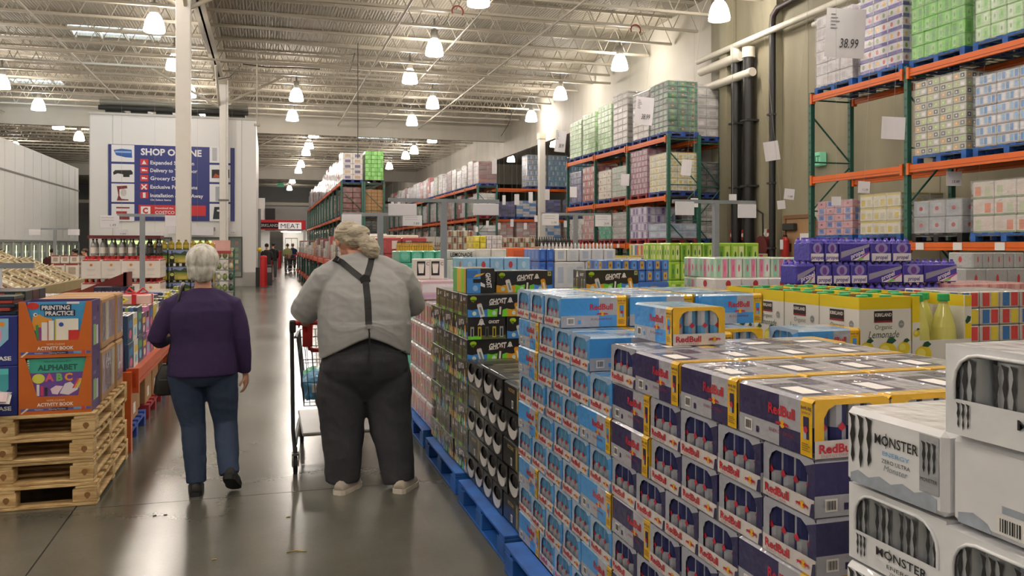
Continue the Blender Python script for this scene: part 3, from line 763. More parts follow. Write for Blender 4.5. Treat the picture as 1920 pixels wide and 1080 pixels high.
st_mixed = S(base='b9b9a6', patch=['e0a548', '3b3f45', 'a9c76b', 'dedede', '5f7fa8'], pw=.1, pz=(.2, .75), fill=.7, dot='f0f0f0')
st_bluecan = S(base='c9ccd3', patch=['4f8fd0', 'dfe4ea', '7fb0de'], pw=.08, pz=(.2, .85), fill=.7, bands=[(0, .14, '9b8f88')])
st_bluepink = S(base='c99aa6', patch=['3f74c4', 'd98a92'], pw=.24, pz=(.2, .9), dot='2d4f9a')
st_yellow = S(base='e3dfcc', patch=['d7c05a', 'cfc9a8'], pw=.16, pz=(.15, .6), bands=[(.86, 1, 'd2bd4c')])
st_silver = S(base='a9adb2', patch=['b9bdc3', '9fa3a9'], pw=.3, pz=(.2, .8), dot='b03a3a')
st_pinkw = S(base='d8cfc8', patch=['d88a6c', 'bfc8a8', 'd9c9c0'], pw=.22, pz=(.15, .7), bands=[(0, .1, '7d9a70')])
st_darkgreen = S(base='21563a', patch=['2f7a4c', '1a3f2c'], pw=.2, dot='b9783c', pz=(.25, .85))
st_graywhite = S(base='bfbcb8', patch=['a9a5a0', 'd6d3cf'], pw=.3, pz=(.15, .5), bands=[(.72, .9, '8f8b86')])
st_pinkm = S(base='a97c90', patch=['c39fae', '8f4a68'], pw=.14, pz=(.1, .8), bands=[(.85, .98, 'b02f6a')])
st_mint = S(base='b9bdb0', patch=['8fb8a2', 'c9c7bd'], pw=.3, pz=(.3, .7))
st_cream = S(base='e0d9cb', patch=['b06048', 'dcd2c2'], pw=.4, pz=(.3, .7), fill=.3, round=1)
st_redc = S(base='a33a40', patch=['d9cfca', 'b34a4c'], pw=.2, pz=(.3, .8), fill=.5)
st_purple = S(base='4d4a86', patch=['6c68a8', '3a376a'], pw=.15)
st_lav = S(base='c9bedb', patch=['6a4f9c', 'e2dced'], pw=.16, pz=(.1, .85))
st_ltblue = S(base='a8b6cc', patch=['c3cfe0', '8e9fbb'], pw=.4)
st_pinkred = S(base='c9a4a0', patch=['d2756c', 'd8cfcd'], pw=.15, pz=(.2, .7))
st_teal = S(base='3fa889', patch=['5cc4a2', '2e8a70'], pw=.15)
st_bluew = S(base='7fa6c9', patch=['4a86c0', 'cfe2ef', '5fb0a8'], pw=.1, pz=(.2, .8))
st_silverw = S(base='cbc8c6', patch=['b3afac', 'dcdad8'], pw=.2)
st_brownred = S(base='6f3a36', patch=['8a4c44', '5b2c2a'], pw=.15)
st_kraft = S(base='b48a5c', m=mat('b08a5f', rough=.8), patch=['a57d52'], pw=.2, fill=.3)
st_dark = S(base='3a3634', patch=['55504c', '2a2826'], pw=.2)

# ================================================================== RACKS
GRN = metalp('2c6152'); ORG = metalp('dd6718'); DKG = metalp('22443b'); STEEL = metalp('6a6c6a', metal=.5)
def rack_bits(L):
    p = MB(); p.box(-.045, -.04, 0, .045, .04, L, GRN)
    for k in range(int(L/.15)): p.box(-.046, -.022, .08+k*.15, -.045, -.008, .12+k*.15, mat('12241f')); p.box(-.046, .008, .08+k*.15, -.045, .022, .12+k*.15, mat('12241f'))
    p.box(-.08, -.07, 0, .08, .07, .012, STEEL)
    return p.mesh('upright')
UPM = rack_bits(4.72)
def beam_mesh(L, h=.13, m=None):
    b = MB(); m = m or ORG; b.box(-.03, -L/2, 0, .03, L/2, h, m); b.box(-.034, -L/2, h*.3, -.03, L/2, h*.36, mat('9a3a10')); b.box(-.05, -L/2-.0, -.04, .04, -L/2+.06, h+.03, m); b.box(-.05, L/2-.06, -.04, .04, L/2, h+.03, m)
    return b.mesh('beam')
def deck_mesh(D, L):
    b = MB()
    for k in range(int(L/.15)): b.box(0, -L/2+.05+k*.15, -.012, D, -L/2+.065+k*.15, -.002, STEEL)
    for k in range(4): b.box(.05+k*(D-.1)/3, -L/2, -.03, .07+k*(D-.1)/3, L/2, -.012, STEEL)
    return b.mesh('wire_deck')
def rack(X, ys, D, levels, label, axis='y', beamh=.13, top=4.72):
    """pallet rack along Y (front faces at X, posts at ys)"""
    t = thing('pallet_rack', label, 'rack', (X, ys[0], 0), group=None)
    Ls = {}
    for y in ys:
        for x in (0, D): link('upright', UPM, t, (x, y-ys[0], 0))
        br = MB(); zz = .3; flip = False
        while zz + .9 < top:
            a, c = (0, D) if not flip else (D, 0)
            br.cyl((a, 0, zz), (c, 0, zz+.95), .018, GRN, 6); br.cyl((0, 0, zz), (D, 0, zz), .016, GRN, 6)
            zz += 1.0; flip = not flip
        br.cyl((0, 0, top-.15), (D, 0, top-.15), .016, GRN, 6)
        k = ('brace', D, top)
        if k not in CACHE: CACHE[k] = br.mesh('frame_brace')
        link('frame_brace', CACHE[k], t, (0, y-ys[0], 0))
    for a, c in zip(ys[:-1], ys[1:]):
        L = round(abs(c-a)-.09, 3)
        if ('bm', L) not in CACHE: CACHE[('bm', L)] = beam_mesh(L); CACHE[('dk', L, D)] = None
        if CACHE.get(('dk', L, D)) is None: CACHE[('dk', L, D)] = deck_mesh(D, L)
        for z in levels:
            link('beam', CACHE[('bm', L)], t, (-.03, (a+c)/2-ys[0], z-.14)); link('beam', CACHE[('bm', L)], t, (D+.03, (a+c)/2-ys[0], z-.14))
            link('wire_deck', CACHE[('dk', L, D)], t, (0, (a+c)/2-ys[0], z-.012))
    return t
LV = (1.66, 3.0, 4.66)
rn = rack(10.7, [6.55, 9.2, 11.85, 14.5], .95, LV, 'near green and orange pallet rack against the concrete wall on the right')
rc = rack(10.75, [20.9, 23.6, 26.25, 28.95], .95, LV, 'middle green and orange pallet rack under the green can pallets')
rb = rack(11.95, [21.6, 24.3, 27.0, 29.5], .85, LV, 'back pallet rack pressed against the wall behind the middle rack')
def tagmesh():
    b = MB(); b.box(-.004, -.09, 0, 0, .09, .12, WHITE); return b.mesh('price_label')
TGM = tagmesh()
for y in (9.9, 10.7, 11.5): link('price_label', TGM, rn, (-.066, y-6.55, 1.525))
for y in (21.3, 21.9, 22.8, 24.2, 25.3): link('price_label', TGM, rc, (-.066, y-20.9, 1.525))
near = [
 # y0, y1, level, h, style, nx, ny, nz, label
 (13.3, 14.4, 2, 1.42, st_white, 3, 3, 6, 'white wrapped pallet of boxes at the left end of the top shelf of the near rack'),
 (12.0, 13.1, 2, 1.68, st_whitepurple, 3, 3, 8, 'wrapped pallet of white and purple printed boxes on the top shelf of the near rack'),
 (10.65, 11.8, 2, 2.0, st_green, 3, 4, 9, 'wrapped bright green pallet on the top shelf just right of the second post'),
 (9.3, 10.45, 2, 2.0, st_greenw, 3, 4, 9, 'pale green wrapped pallet at the right edge of the top shelf'),
 (10.62, 11.72, 1, 1.27, st_mixed, 4, 4, 10, 'wrapped pallet of multicoloured can packs on the middle shelf of the near rack'),
 (9.25, 10.45, 1, 1.12, st_bluecan, 4, 3, 7, 'wrapped pallet of blue and white can packs on the middle shelf of the near rack'),
 (13.3, 14.35, 0, .68, st_bluepink, 3, 4, 5, 'half pallet of blue and pink cartons on the low shelf of the near rack'),
 (12.05, 13.1, 0, .74, st_yellow, 3, 3, 3, 'half pallet of white and yellow cartons on the low shelf of the near rack'),
 (10.7, 11.75, 0, .56, st_silver, 3, 3, 2, 'low wrapped pallet of silver soda cartons on the low shelf of the near rack'),
 (9.3, 10.5, 0, .80, st_pinkw, 3, 3, 3, 'wrapped pallet of white and orange cartons on the low shelf of the near rack'),
 (7.9, 9.0, 1, 1.2, st_mixed, 3, 3, 7, 'pallet load outside the view on the middle shelf of the near rack'),
]
for (a, c, lv, h, st, nx, ny, nz, lb) in near:
    load('pallet_load', lb, 'pallet load', 10.7+.5, (a+c)/2, LV[lv], .95, c-a, h, st, nx, ny, nz, pal=BLUE if st is not st_silver else mat('1c1c1e'), jitter=.004, group='wrapped pallet loads on the near rack')
mid = [
 (21.0, 22.1, 2, 1.44, st_darkgreen, 3, 4, 9, 'dark green carton pallet at the near end of the middle rack top shelf'),
 (22.2, 23.3, 2, 1.40, st_graywhite, 3, 3, 7, 'grey white wrapped pallet beside the dark green one on the middle rack'),
 (23.7, 24.8, 2, 1.62, st_graywhite, 3, 3, 8, 'tall grey and white pallet midway along the middle rack top shelf'),
 (24.95, 26.1, 2, 1.45, st_greenw, 3, 4, 8, 'green wrapped pallet on the middle rack top shelf, nearest of the three'),
 (26.35, 27.5, 2, 1.40, st_greenw, 3, 4, 8, 'green wrapped pallet on the middle rack top shelf, second of the three'),
 (27.65, 28.8, 2, 1.30, st_greenw, 3, 4, 8, 'green wrapped pallet on the middle rack top shelf, farthest of the three'),
 (21.0, 22.15, 1, 1.08, st_yellow, 3, 3, 6, 'white and yellow carton pallet on the middle shelf of the middle rack'),
 (22.3, 23.45, 1, 1.32, st_pinkm, 3, 3, 8, 'shiny mauve wrapped pallet on the middle shelf of the middle rack'),
 (23.75, 24.9, 1, .98, st_mint, 3, 3, 5, 'grey and mint wrapped pallet on the middle shelf of the middle rack'),
 (25.0, 26.05, 1, .95, st_cream, 3, 3, 4, 'cream carton pallet on the middle shelf of the middle rack'),
 (26.4, 27.5, 1, 1.2, st_redc, 3, 3, 5, 'red wrapped pallet on the middle shelf of the middle rack'),
 (27.65, 28.8, 1, 1.12, st_purple, 3, 3, 5, 'purple wrapped pallet at the far end of the middle shelf'),
 (21.0, 22.2, 0, .42, st_ltblue, 2, 2, 2, 'low light blue wrapped bundle on the lowest visible shelf of the middle rack'),
 (22.35, 23.5, 0, .95, st_lav, 3, 3, 4, 'lavender and white carton pallet on the lowest visible shelf'),
 (23.75, 24.85, 0, .85, st_graywhite, 3, 3, 4, 'pale grey carton pallet on the lowest visible shelf'),
 (25.0, 26.0, 0, .45, st_teal, 3, 3, 3, 'small teal carton pallet on the lowest visible shelf'),
 (26.35, 27.5, 0, .9, st_pinkred, 3, 3, 4, 'pink and red wrapped pallet on the lowest visible shelf'),
 (27.65, 28.8, 0, .75, st_silverw, 3, 3, 4, 'pale wrapped pallet at the far end of the lowest visible shelf'),
]
for (a, c, lv, h, st, nx, ny, nz, lb) in mid:
    load('pallet_load', lb, 'pallet load', 10.75+.5, (a+c)/2, LV[lv], .95, c-a, h, st, nx, ny, nz, pal=(DBLUE if lv else REDP) if st not in (st_pinkm, st_mint) else REDP, group='wrapped pallet loads on the middle rack')
for i in range(3): load('pallet_load', 'dark shadowed carton pallet on the floor under the near rack, %s from the right' % nth(i), 'pallet load', 11.2, 8.0+2.35*i, 0, .9, 1.1, 1.0, st_dark, 3, 3, 4, wrap=False, group='added dark pallets standing in for shade under the near rack')  # dark loads added to stand in for the shade below the lowest shelf
k = 0
for lv, items in ((2, [(21.7, 22.8, 1.5, st_graywhite), (23, 24.1, 1.4, st_graywhite)]), (1, [(21.7, 22.8, .9, st_dark), (23, 24.1, 1.1, st_purple), (24.5, 25.6, 1.0, st_brownred), (26, 27, 1.1, st_redc)]), (0, [(21.7, 22.8, 1.1, st_graywhite), (23, 24.1, .9, st_purple), (24.5, 25.6, .9, st_dark)])):
    for a, c, h, st in items:
        load('pallet_load', 'wrapped pallet load on the back rack behind the middle rack, %s shelf, place %s' % (('low', 'middle', 'top')[lv], nth(k)), 'pallet load', 12.4, (a+c)/2, LV[lv], .8, c-a, h, st, 2, 3, 5, pal=DBLUE, group='pallet loads on the back rack'); k += 1
# hanging white plastic sheet at the end of the back rack
# far racks
ysf = [40.9+2.65*k for k in range(13)]
rack(10.3, ysf, 1.0, LV, 'far right pallet rack running toward the back of the store')
FS = [st_silverw, st_white, st_silverw, st_brownred, st_white, st_silverw, st_mint, st_white, st_redc, st_silverw, st_pinkred, st_white]
ysl = [40.7+2.65*k for k in range(14)]
rack(3.45, ysl, 1.0, LV, 'left face of the far centre pallet rack beside the main aisle')
rack(4.55, ysl, .95, LV, 'right face of the far centre pallet rack')
rr = random.Random(11); n = 0
for k in range(12):
    for half in (0, 1):
        for lv in (2, 1, 0):
            st = FS[(k*2+half+lv*5) % len(FS)] if lv else rr.choice([st_pinkred, st_dark, st_kraft, st_white, st_brownred, st_cream])
            if k == 0 and lv == 2: st = st_brownred
            y = ysf[k] + .72 + half*1.25
            load('pallet_load', 'wrapped pallet load on the %s shelf of the far right rack, %s from near end' % (('low', 'middle', 'top')[lv], nth(k*2+half)), 'pallet load', 10.85, y, LV[lv], .95, 1.12, rr.uniform(.95, 1.3) if lv else rr.uniform(.7, 1.0), st, 2, 3, 5, pal=DBLUE if lv == 2 else REDP, whole=True, wrap=lv > 0 and k < 6, group='pallet loads on the far right rack')
st_boxp = S(base='d8d2cf', patch=['4d3a74', 'b59a7c', '3d2f5f'], pw=.3, pz=(.2, .75))
for k in range(13):
    for half in (0, 1):
        for lv in (2, 1, 0):
            st = [st_white, st_silverw, st_graywhite, st_white, st_redc, st_white][(k*2+half+lv) % 6] if lv else rr.choice([st_pinkred, st_kraft, st_white, st_brownred])
            if k == 0: st = [st_kraft, st_brownred, st_boxp][lv]
            y = ysl[k] + .72 + half*1.25
            load('pallet_load', 'wrapped pallet load on the %s shelf of the far centre rack, %s from near end' % (('low', 'middle', 'top')[lv], nth(k*2+half)), 'pallet load', 4.0, y, LV[lv], .95, 1.12, rr.uniform(1.1, 1.45) if lv else .8, st, 2, 3, 5, pal=DBLUE, whole=k > 0, wrap=lv > 0 and 0 < k < 5, group='pallet loads on the far centre rack, aisle side')
for lv, st, h in ((2, st_green, 1.42), (1, st_kraft, 1.2), (0, st_dark, 1.0)):
    load('pallet_load', {2: 'bright green pallet on top of the far centre rack end', 1: 'brown carton pallet below the bright green one', 0: 'dark carton pallet low on the end of the far centre rack'}[lv], 'pallet load', 5.05, ysl[0]+.72, LV[lv], .9, 1.12, h, st, 3, 4, 7, pal=mat('1c1c22'), group=None, wrap=False)
# rack facing the camera at the back right
t = thing('pallet_rack', 'orange beamed pallet rack facing the camera in the far right opening', 'rack', (11.4, 42.5, 0))
for x in (0, 2.7, 5.4, 8.1):
    for y in (0, .95): link('upright', UPM, t, (x, y, 0), (0, 0, math.pi/2))
bm = beam_mesh(2.6)
for x in (1.35, 4.05, 6.75):
    for z in LV[:]:
        link('beam', bm, t, (x, -.03, z-.14), (0, 0, math.pi/2)); link('beam', bm, t, (x, .98, z-.14), (0, 0, math.pi/2))
k = 0
for lv, xs_, st, h in ((2, (14.0, 15.2, 16.6), st_bluew, 1.7), (1, (12.2, 13.4, 14.8, 16.4), st_purple, 1.0), (0, (12.1, 13.4, 14.8, 16.2), st_pinkred, 1.1)):
    for i, x in enumerate(xs_):
        s2 = st if (i + lv) % 3 != 2 else st_bluecan
        load('pallet_load', 'pallet load on the %s shelf of the rack in the far right opening, %s from the left' % (('low', 'middle', 'top')[lv], nth(i)), 'pallet load', x, 43.0, LV[lv], 1.1, .95, h if lv != 1 else h*(.8+.2*i/3), s2, 3, 3, 6, pal=DBLUE, whole=(lv < 2), group='pallet loads in the far right opening')

# ================================================================== HANGING CARDS AND SIGN STANDS
CARD = mat('e2dfe4', rough=.5, var=.03)
def card(px, py, Y, wpx, hpx, label, price=None, tilt=0., big=False, X=None):
    """a white price card hung on a thin cord"""
    if X is not None: Y, z = onX(px, X, py); x = X
    else: x, z = onY(px, Y, py)
    dz = x*math.sin(YAW) + Y*math.cos(YAW); w_ = wpx*dz/FPX; h = hpx*dz/FPX
    t = thing('price_card', label, 'sign', (x, Y, z), -YAW, rot=(0, tilt, -YAW))
    b = MB(); n = 4
    vs = []; fs = []
    for i in range(n+1):
        u = -w_/2 + w_*i/n; c = .03*w_*math.sin(math.pi*i/n)
        vs += [(u, c, -h/2), (u, c, h/2), (u, c+.004, -h/2), (u, c+.004, h/2)]
    for i in range(n):
        o = i*4; fs += [(o, o+4, o+5, o+1), (o+2, o+3, o+7, o+6), (o+1, o+5, o+7, o+3), (o, o+2, o+6, o+4)]
    fs += [(0, 1, 3, 2), (n*4, n*4+2, n*4+3, n*4+1)]
    b.add(vs, fs, CARD); part('card', b, t)
    if price:
        b = MB(); fr = frame((0, -.003, 0), (1,0,0), (0,0,1)); b.text(fr, price, w_*.1, -h*.2, h*.2, mat('2a2730'), bold=.0, slant=.1, width=w_*.46, k=2)
        if big:
            for i in range(5): b.prect(fr, -w_*.38, h*(.36-.07*i), -w_*(.38-.12-.05*(i % 3)), h*(.37-.07*i)+.012, mat('8d8a92'), 2)
        part('printing', b, t)
    b = MB(); b.cyl((0, .01, h/2), (0, .01, 8.22-z), .0025, mat('a5a096'), 4); part('cord', b, t)
card(1585, 62, None, 74, 92, 'large white price card reading 38.99 in front of the near rack top shelf', '38.99', .06, True, X=10.2)
card(1208, 208, None, 34, 52, 'white price card reading 38.99 on the middle rack top shelf', '38.99', .1, True, X=10.3)
card(1051, 265, None, 20, 40, 'small white price card reading 38.99 at the far end of the middle rack', '38.99', .1, True, X=10.2)
card(1675, 240, 11.0, 44, 42, 'blank white card hanging beside the second post of the near rack', None, .05)
card(1447, 283, 14.0, 28, 36, 'tilted blank white card hanging before the thin black riser', None, -.15)
card(1287, 314, 17.0, 19, 30, 'blank white card hanging before the middle rack end frame', None, .1)
card(1172, 337, 18, 16, 22, 'blank white card hanging before the middle rack middle shelf', None, .05)
card(1075, 360, 18, 13, 20, 'blank white card hanging before the purple pallet', None, .0)
card(1480, 364, 13, 19, 20, 'small white card with faint price left of the near rack', '11.89', .1)
card(1465, 384, 13, 15, 16, 'small blank card just below left of the faintly priced card', None, -.1)
card(1620, 351, 12, 22, 22, 'small white card hanging over the white and yellow cartons', '11.39', .05)
card(1568, 377, 12, 18, 17, 'small white card hanging over the blue and pink cartons', None, .0)
card(1789, 335, 11, 29, 27, 'small white price card hanging over the silver soda cartons', '13.49', .0)
card(1835, 355, 10.5, 24, 20, 'small white card hanging over the white and orange cartons', None, .05)
card(1302, 380, 12, 14, 17, 'tiny white card above the middle of the right sign stand', None, .0)
card(1374, 373, 12, 14, 18, 'tiny white card hanging over the leftmost downpipe', None, .0)
for i, (px, py, w_, h) in enumerate(((927, 311, 9, 30), (945, 375, 6, 18), (969, 374, 9, 20), (995, 370, 8, 20), (1026, 365, 9, 20), (765, 371, 5, 14), (736, 382, 5, 14), (748, 377, 5, 14), (846, 438, 5, 10), (870, 432, 5, 10), (894, 430, 5, 10), (914, 420, 5, 12), (936, 424, 5, 12), (960, 418, 6, 14), (985, 424, 6, 12), (1005, 410, 6, 12), (1060, 420, 6, 12), (1092, 416, 6, 10))):
    card(px, py, 24 + (i % 5), w_, h, 'small white shelf card hanging in the middle distance, %s from the tall one' % nth(i))
GREYM = metalp('8f9499', metal=.3)
def stand(pxp, pxl, pxr, pyb, Y, zb, label, plates):
    x, z = onY(pxp, Y, pyb); x0 = onY(pxl, Y)[0]; x1 = onY(pxr, Y)[0]
    t = thing('sign_stand', label, 'sign stand', (x, Y, zb))
    b = MB(); b.box(-.032, -.032, 0, .032, .032, z-zb, GREYM); part('post', b, t)
    b = MB(); b.box(x0-x, -.03, z-zb-.01, x1-x, .03, z-zb+.03, GREYM); part('cross_bar', b, t)
    b = MB(); b.box(-.2, -.2, -.02, .2, .2, .0, GREYM); part('base_plate', b, t)
    for (a, c, e, f, pr) in plates:
        xa, za = onY(a, Y, c); xb, zb_ = onY(e, Y, f)
        b = MB(); b.bbox(xa-x, -.05, zb_-zb, xb-x, -.034, za-zb, CARD, .003); o = part('sign_plate', b, t)
        if pr:
            b = MB(); b.text(frame(((xa+xb)/2-x, -.051, (za+zb_)/2-zb), (1,0,0), (0,0,1)), pr, (xb-xa)*.2, -(za-zb_)*.25, (za-zb_)*.22, mat('6c6972'), width=(xb-xa)*.3, k=1)
            for q in range(2): b.prect(frame(((xa+xb)/2-x, -.051, (za+zb_)/2-zb), (1,0,0), (0,0,1)), -(xb-xa)*.4, (za-zb_)*(.3-.2*q), (xb-xa)*.25, (za-zb_)*(.33-.2*q), mat('a19ea6'), 1)
            part('printing', b, o)
stand(832, 728, 935, 378, 9.0, .3, 'grey T shaped sign stand right of the man with two white sign plates', [(727, 382, 780, 405, ''), (886, 382, 933, 404, '')])
stand(713, 642, 775, 404, 9.8, 0, 'grey sign stand directly behind the man shoulder', [(640, 402, 677, 430, ''), (754, 404, 790, 424, '7.89')])
stand(1342, 1262, 1415, 380, 9.0, .5, 'tall grey T shaped sign stand before the green drink packs', [(1263, 378, 1298, 404, ''), (1380, 383, 1414, 409, '')])
stand(1079, 1016, 1144, 403, 12.5, .3, 'thin grey sign stand over the white milk boxes', [(1015, 401, 1046, 423, '11.99'), (1114, 403, 1144, 425, '29.99')])
stand(267, 220, 310, 405, 12.5, 0, 'grey T shaped sign stand between the wine boxes and the green boxes', [(188, 404, 224, 428, '1.49'), (310, 404, 332, 425, '')])
stand(103, 77, 128, 430, 22, 0, 'small grey T shaped sign stand by the glass doors of the cooler', [(55, 430, 77, 441, ''), (128, 430, 150, 441, '')])
# ================================================================== ENERGY DRINK CASES
def can_mesh(ca, cb, r=.0258, h=.128, n=12, top='c9ccd0'):
    b = MB(); A = mat(ca, rough=.3, metal=.5, var=.05); B = mat(cb, rough=.3, metal=.5, var=.05); T = mat(top, rough=.25, metal=.85)
    vs = []
    prof = [(r*.8, 0), (r, .006), (r, h*.5), (r, h*.9), (r*.86, h*.975), (r*.86, h)]
    for q, z in prof:
        for i in range(n): vs.append((q*math.cos(2*math.pi*i/n), q*math.sin(2*math.pi*i/n), z))
    for k in range(5):
        for i in range(n):
            quad = (k*n+i, k*n+(i+1) % n, (k+1)*n+(i+1) % n, (k+1)*n+i)
            m = T if k in (0, 4) else (A if ((i // 3) % 2) ^ (k >= 2) else B)
            b.add([vs[j] for j in quad], [(0, 1, 2, 3)], m, True)
    b.add(vs[-n:], [tuple(range(n))], T)
    for s in (1, -1): b.add([(s*(r+.0008), -.011*s, h*.5), (s*(r+.0008), 0, h*.43), (s*(r+.0008), .011*s, h*.5), (s*(r+.0008), 0, h*.6)], [(0, 1, 2, 3)], mat('b8293a'))
    # merge is unnecessary: smooth faces share normals closely enough
    return b.mesh('can')
def bull(b, fr, cx, cy, s, m, flip=1, k=3):
    pts = [(-1,-.05),(-.8,.12),(-.55,.3),(-.2,.34),(.05,.28),(.3,.42),(.45,.38),(.62,.5),(.6,.3),(.75,.2),(.9,-.02),(.78,-.14),(.6,-.06),(.5,-.2),(.55,-.5),(.4,-.52),(.3,-.25),(0,-.2),(-.25,-.1),(-.45,-.25),(-.7,-.5),(-.85,-.45),(-.62,-.18),(-.7,-.02),(-.9,-.1),(-1.15,-.3)]
    pts = [(cx + flip*x*s, cy + y*s) for x, y in pts]
    if flip < 0: pts = pts[::-1]
    b.ppoly(fr, pts, m, k)
RBRED = mat('c32033', rough=.4, coat=.6, var=.04); SUN = mat('e8b51c', rough=.4, coat=.6, var=.04)
def bulls_logo(b, fr, cx, cy, s, k=3):
    b.pdisc(fr, cx, cy+.02*s, .42*s, .42*s, SUN, k)
    bull(b, fr, cx-.62*s, cy, .52*s, RBRED, 1, k+1); bull(b, fr, cx+.62*s, cy, .52*s, RBRED, -1, k+1)
SILV = film('b0b1ba', var=.06); YEL = film('e8b608', var=.06); TRAY = film('d8d1cf', var=.04)
def red_bull_case(col, sub, topc, end2, nm):
    L, W, H = .314, .208, .134; b = MB(); C = film(col, var=.08); T = film(topc, var=.2, scale=30.)
    g = .001
    xs_ = -L/2, .03, L/2-.052, L/2
    # long sides with chequer of colour and silver, yellow strip near the +x end
    for s in (1, -1):
        y = s*W/2
        def q(x0, x1, z0, z1, m):
            p = [(x0, y, z0), (x1, y, z0), (x1, y, z1), (x0, y, z1)]; b.add(p if s < 0 else p[::-1], [(0,1,2,3)], m)
        sp = -.0 if s < 0 else .0; zc = .05
        q(xs_[0], .02, zc, H-.008, C); q(xs_[0], .02, 0, zc, SILV)
        q(.02, xs_[2], zc, H-.008, SILV); q(.02, xs_[2], 0, zc, C); q(xs_[2], L/2-.008, 0, H-.008, YEL)
    # top
    b.box(-L/2+.008, -W/2+.008, H-.006, L/2-.052, W/2-.008, H, T)
    b.box(L/2-.052, -W/2+.008, H-.006, L/2-.008, W/2-.008, H, YEL)
    for s in (1, -1):   # chamfers of the top edges
        p = [(-L/2, s*W/2, H-.008), (L/2-.052, s*W/2, H-.008), (L/2-.052, s*(W/2-.008), H), (-L/2+.008, s*(W/2-.008), H)]
        b.add(p if s < 0 else p[::-1], [(0,1,2,3)], T)
        p = [(L/2-.052, s*W/2, H-.008), (L/2-.008, s*W/2, H-.008), (L/2-.008, s*(W/2-.008), H), (L/2-.052, s*(W/2-.008), H)]
        b.add(p if s < 0 else p[::-1], [(0,1,2,3)], YEL)
    b.quad((-L/2, -W/2, 0), (-L/2, W/2, 0), (L/2, W/2, 0), (L/2, -W/2, 0), SILV)
    # ends: arched windows over a tray lip
    for s, m in ((1, YEL), (-1, end2)):
        x = s*(L/2 - (.0 if s < 0 else .0)); W2 = W/2
        def e(pts, mm, dx=0.):
            p = [(x + s*dx, y*s, z) for y, z in pts]; b.add(p, [tuple(range(len(p)))], mm)
        wx = .078; z0, z1 = .040, .122; n = 6
        e([(-W2, 0), (W2, 0), (W2, z0), (-W2, z0)], TRAY, .0015); 
        e([(-W2, z0), (-wx, z0), (-wx, z1-.03), (-wx+.012, z1-.01), (-W2, H-.008)], m)
        e([(wx, z0), (W2, z0), (W2, H-.008), (wx-.012, z1-.01), (wx, z1-.03)], m if s > 0 else C)
        e([(-W2, H-.008), (-wx+.012, z1-.01), (-wx+.03, z1), (wx-.03, z1), (wx-.012, z1-.01), (W2, H-.008), (W2-.008, H), (-W2+.008, H)], m)
        e([(-W2+.0, z0), (W2, z0), (W2, z0+.001), (-W2, z0+.001)], TRAY, .0015)
    car = b.mesh('carton')
    p = MB()
    for fr in (frame((0, -W/2, 0), (1,0,0), (0,0,1)), frame((0, W/2, 0), (-1,0,0), (0,0,1))):
        f = 1 if fr[0].y < 0 else -1
        cx = .03*f
        if f > 0:
            p.text(fr, 'RedBull', .03, .088, .026, RBRED, width=.108, bold=.03, k=2); bulls_logo(p, fr, .035, .056, .024)
            p.text(fr, sub, .03, .034, .009, mat('8b2b4a'), width=.1, k=2); p.barcode(fr, -.13, .012, .034, .03, 2); p.prect(fr, -.078, .014, -.066, .03, C, 2)
            x = L/2-.03
        else:
            p.text(fr, 'RedBull', -.03, .088, .026, RBRED, width=.108, bold=.03, k=2); bulls_logo(p, fr, -.035, .056, .024)
            p.text(fr, sub, -.03, .034, .009, mat('8b2b4a'), width=.1, k=2); p.barcode(fr, .09, .012, .034, .03, 2)
            x = -L/2+.03
        p.prect(fr, x-.010, .04, x+.010, .092, C, 2); p.prect(fr, x-.010, .04, x+.002, .066, SILV, 3); p.pdisc(fr, x, .062, .008, .008, RBRED, 4, 8)
        p.text(fr, '8.4 FL OZ', x, .112, .007, mat('3c3450'), width=.038, bold=.03, k=2); p.text(fr, '24 PACK', x, .101, .006, mat('3c3450'), width=.034, k=2)
        for r_ in range(4): p.prect(fr, x-.016, .012+.005*r_, x+.014-.006*(r_ % 2), .0145+.005*r_, mat('8a6d20'), 2)
    for fr, f in ((frame((L/2+.0016, 0, 0), (0,1,0), (0,0,1)), 1), (frame((-L/2-.0016, 0, 0), (0,-1,0), (0,0,1)), -1)):
        p.text(fr, 'RedBull', -.043, .023, .021, RBRED, width=.1, bold=.03, k=2); p.text(fr, sub, -.045, .006, .007, mat('b08a88'), width=.085, k=2)
        bulls_logo(p, fr, .060, .02, .022)
        if f < 0: p.ppoly(fr, [(.088,.0),(.104,.0),(.104,.034),(.094,.03)], C, 2)
    tf = frame((0, 0, H), (1,0,0), (0,1,0))
    if nm == 'navy':
        p.prect(tf, -.075, -.09, .095, .0, C, 1); p.prect(tf, -.13, .02, -.04, .085, C, 1); p.prect(tf, -.02, -.075, .075, -.02, WHITE, 2)
    else:
        p.prect(tf, -.02, -.095, .095, -.01, C, 1); p.prect(tf, -.15, .01, -.03, .09, C, 1)
    pr = p.mesh('printing')
    cm = can_mesh({'navy': '30356a', 'sky': '5a9ac8'}[nm], 'b4b7c0')
    cans = [('can', cm, (s*(L/2-.031), -.0765+.051*i, .004)) for s in (1, -1) for i in range(4)]
    inner = MB(); inner.box(-L/2+.062, -W/2+.004, .004, L/2-.062, W/2-.004, .12, mat('4a4c5a')); 
    im = inner.mesh('inner_cans')
    return ('energy_drink_case', 'drink case', [('carton', car, (0,0,0), [('printing', pr, (0,0,0))])] + cans + [('inner_divider', im, (0,0,0))])
END_N = film('a9acb8', var=.06)
NAVYC = red_bull_case('221f55', 'ENERGY DRINK', 'a9a8b4', END_N, 'navy')
SKYC = red_bull_case('3f98e0', 'SUGARFREE', 'a3bfd9', film('a4bcd6', var=.06), 'sky')

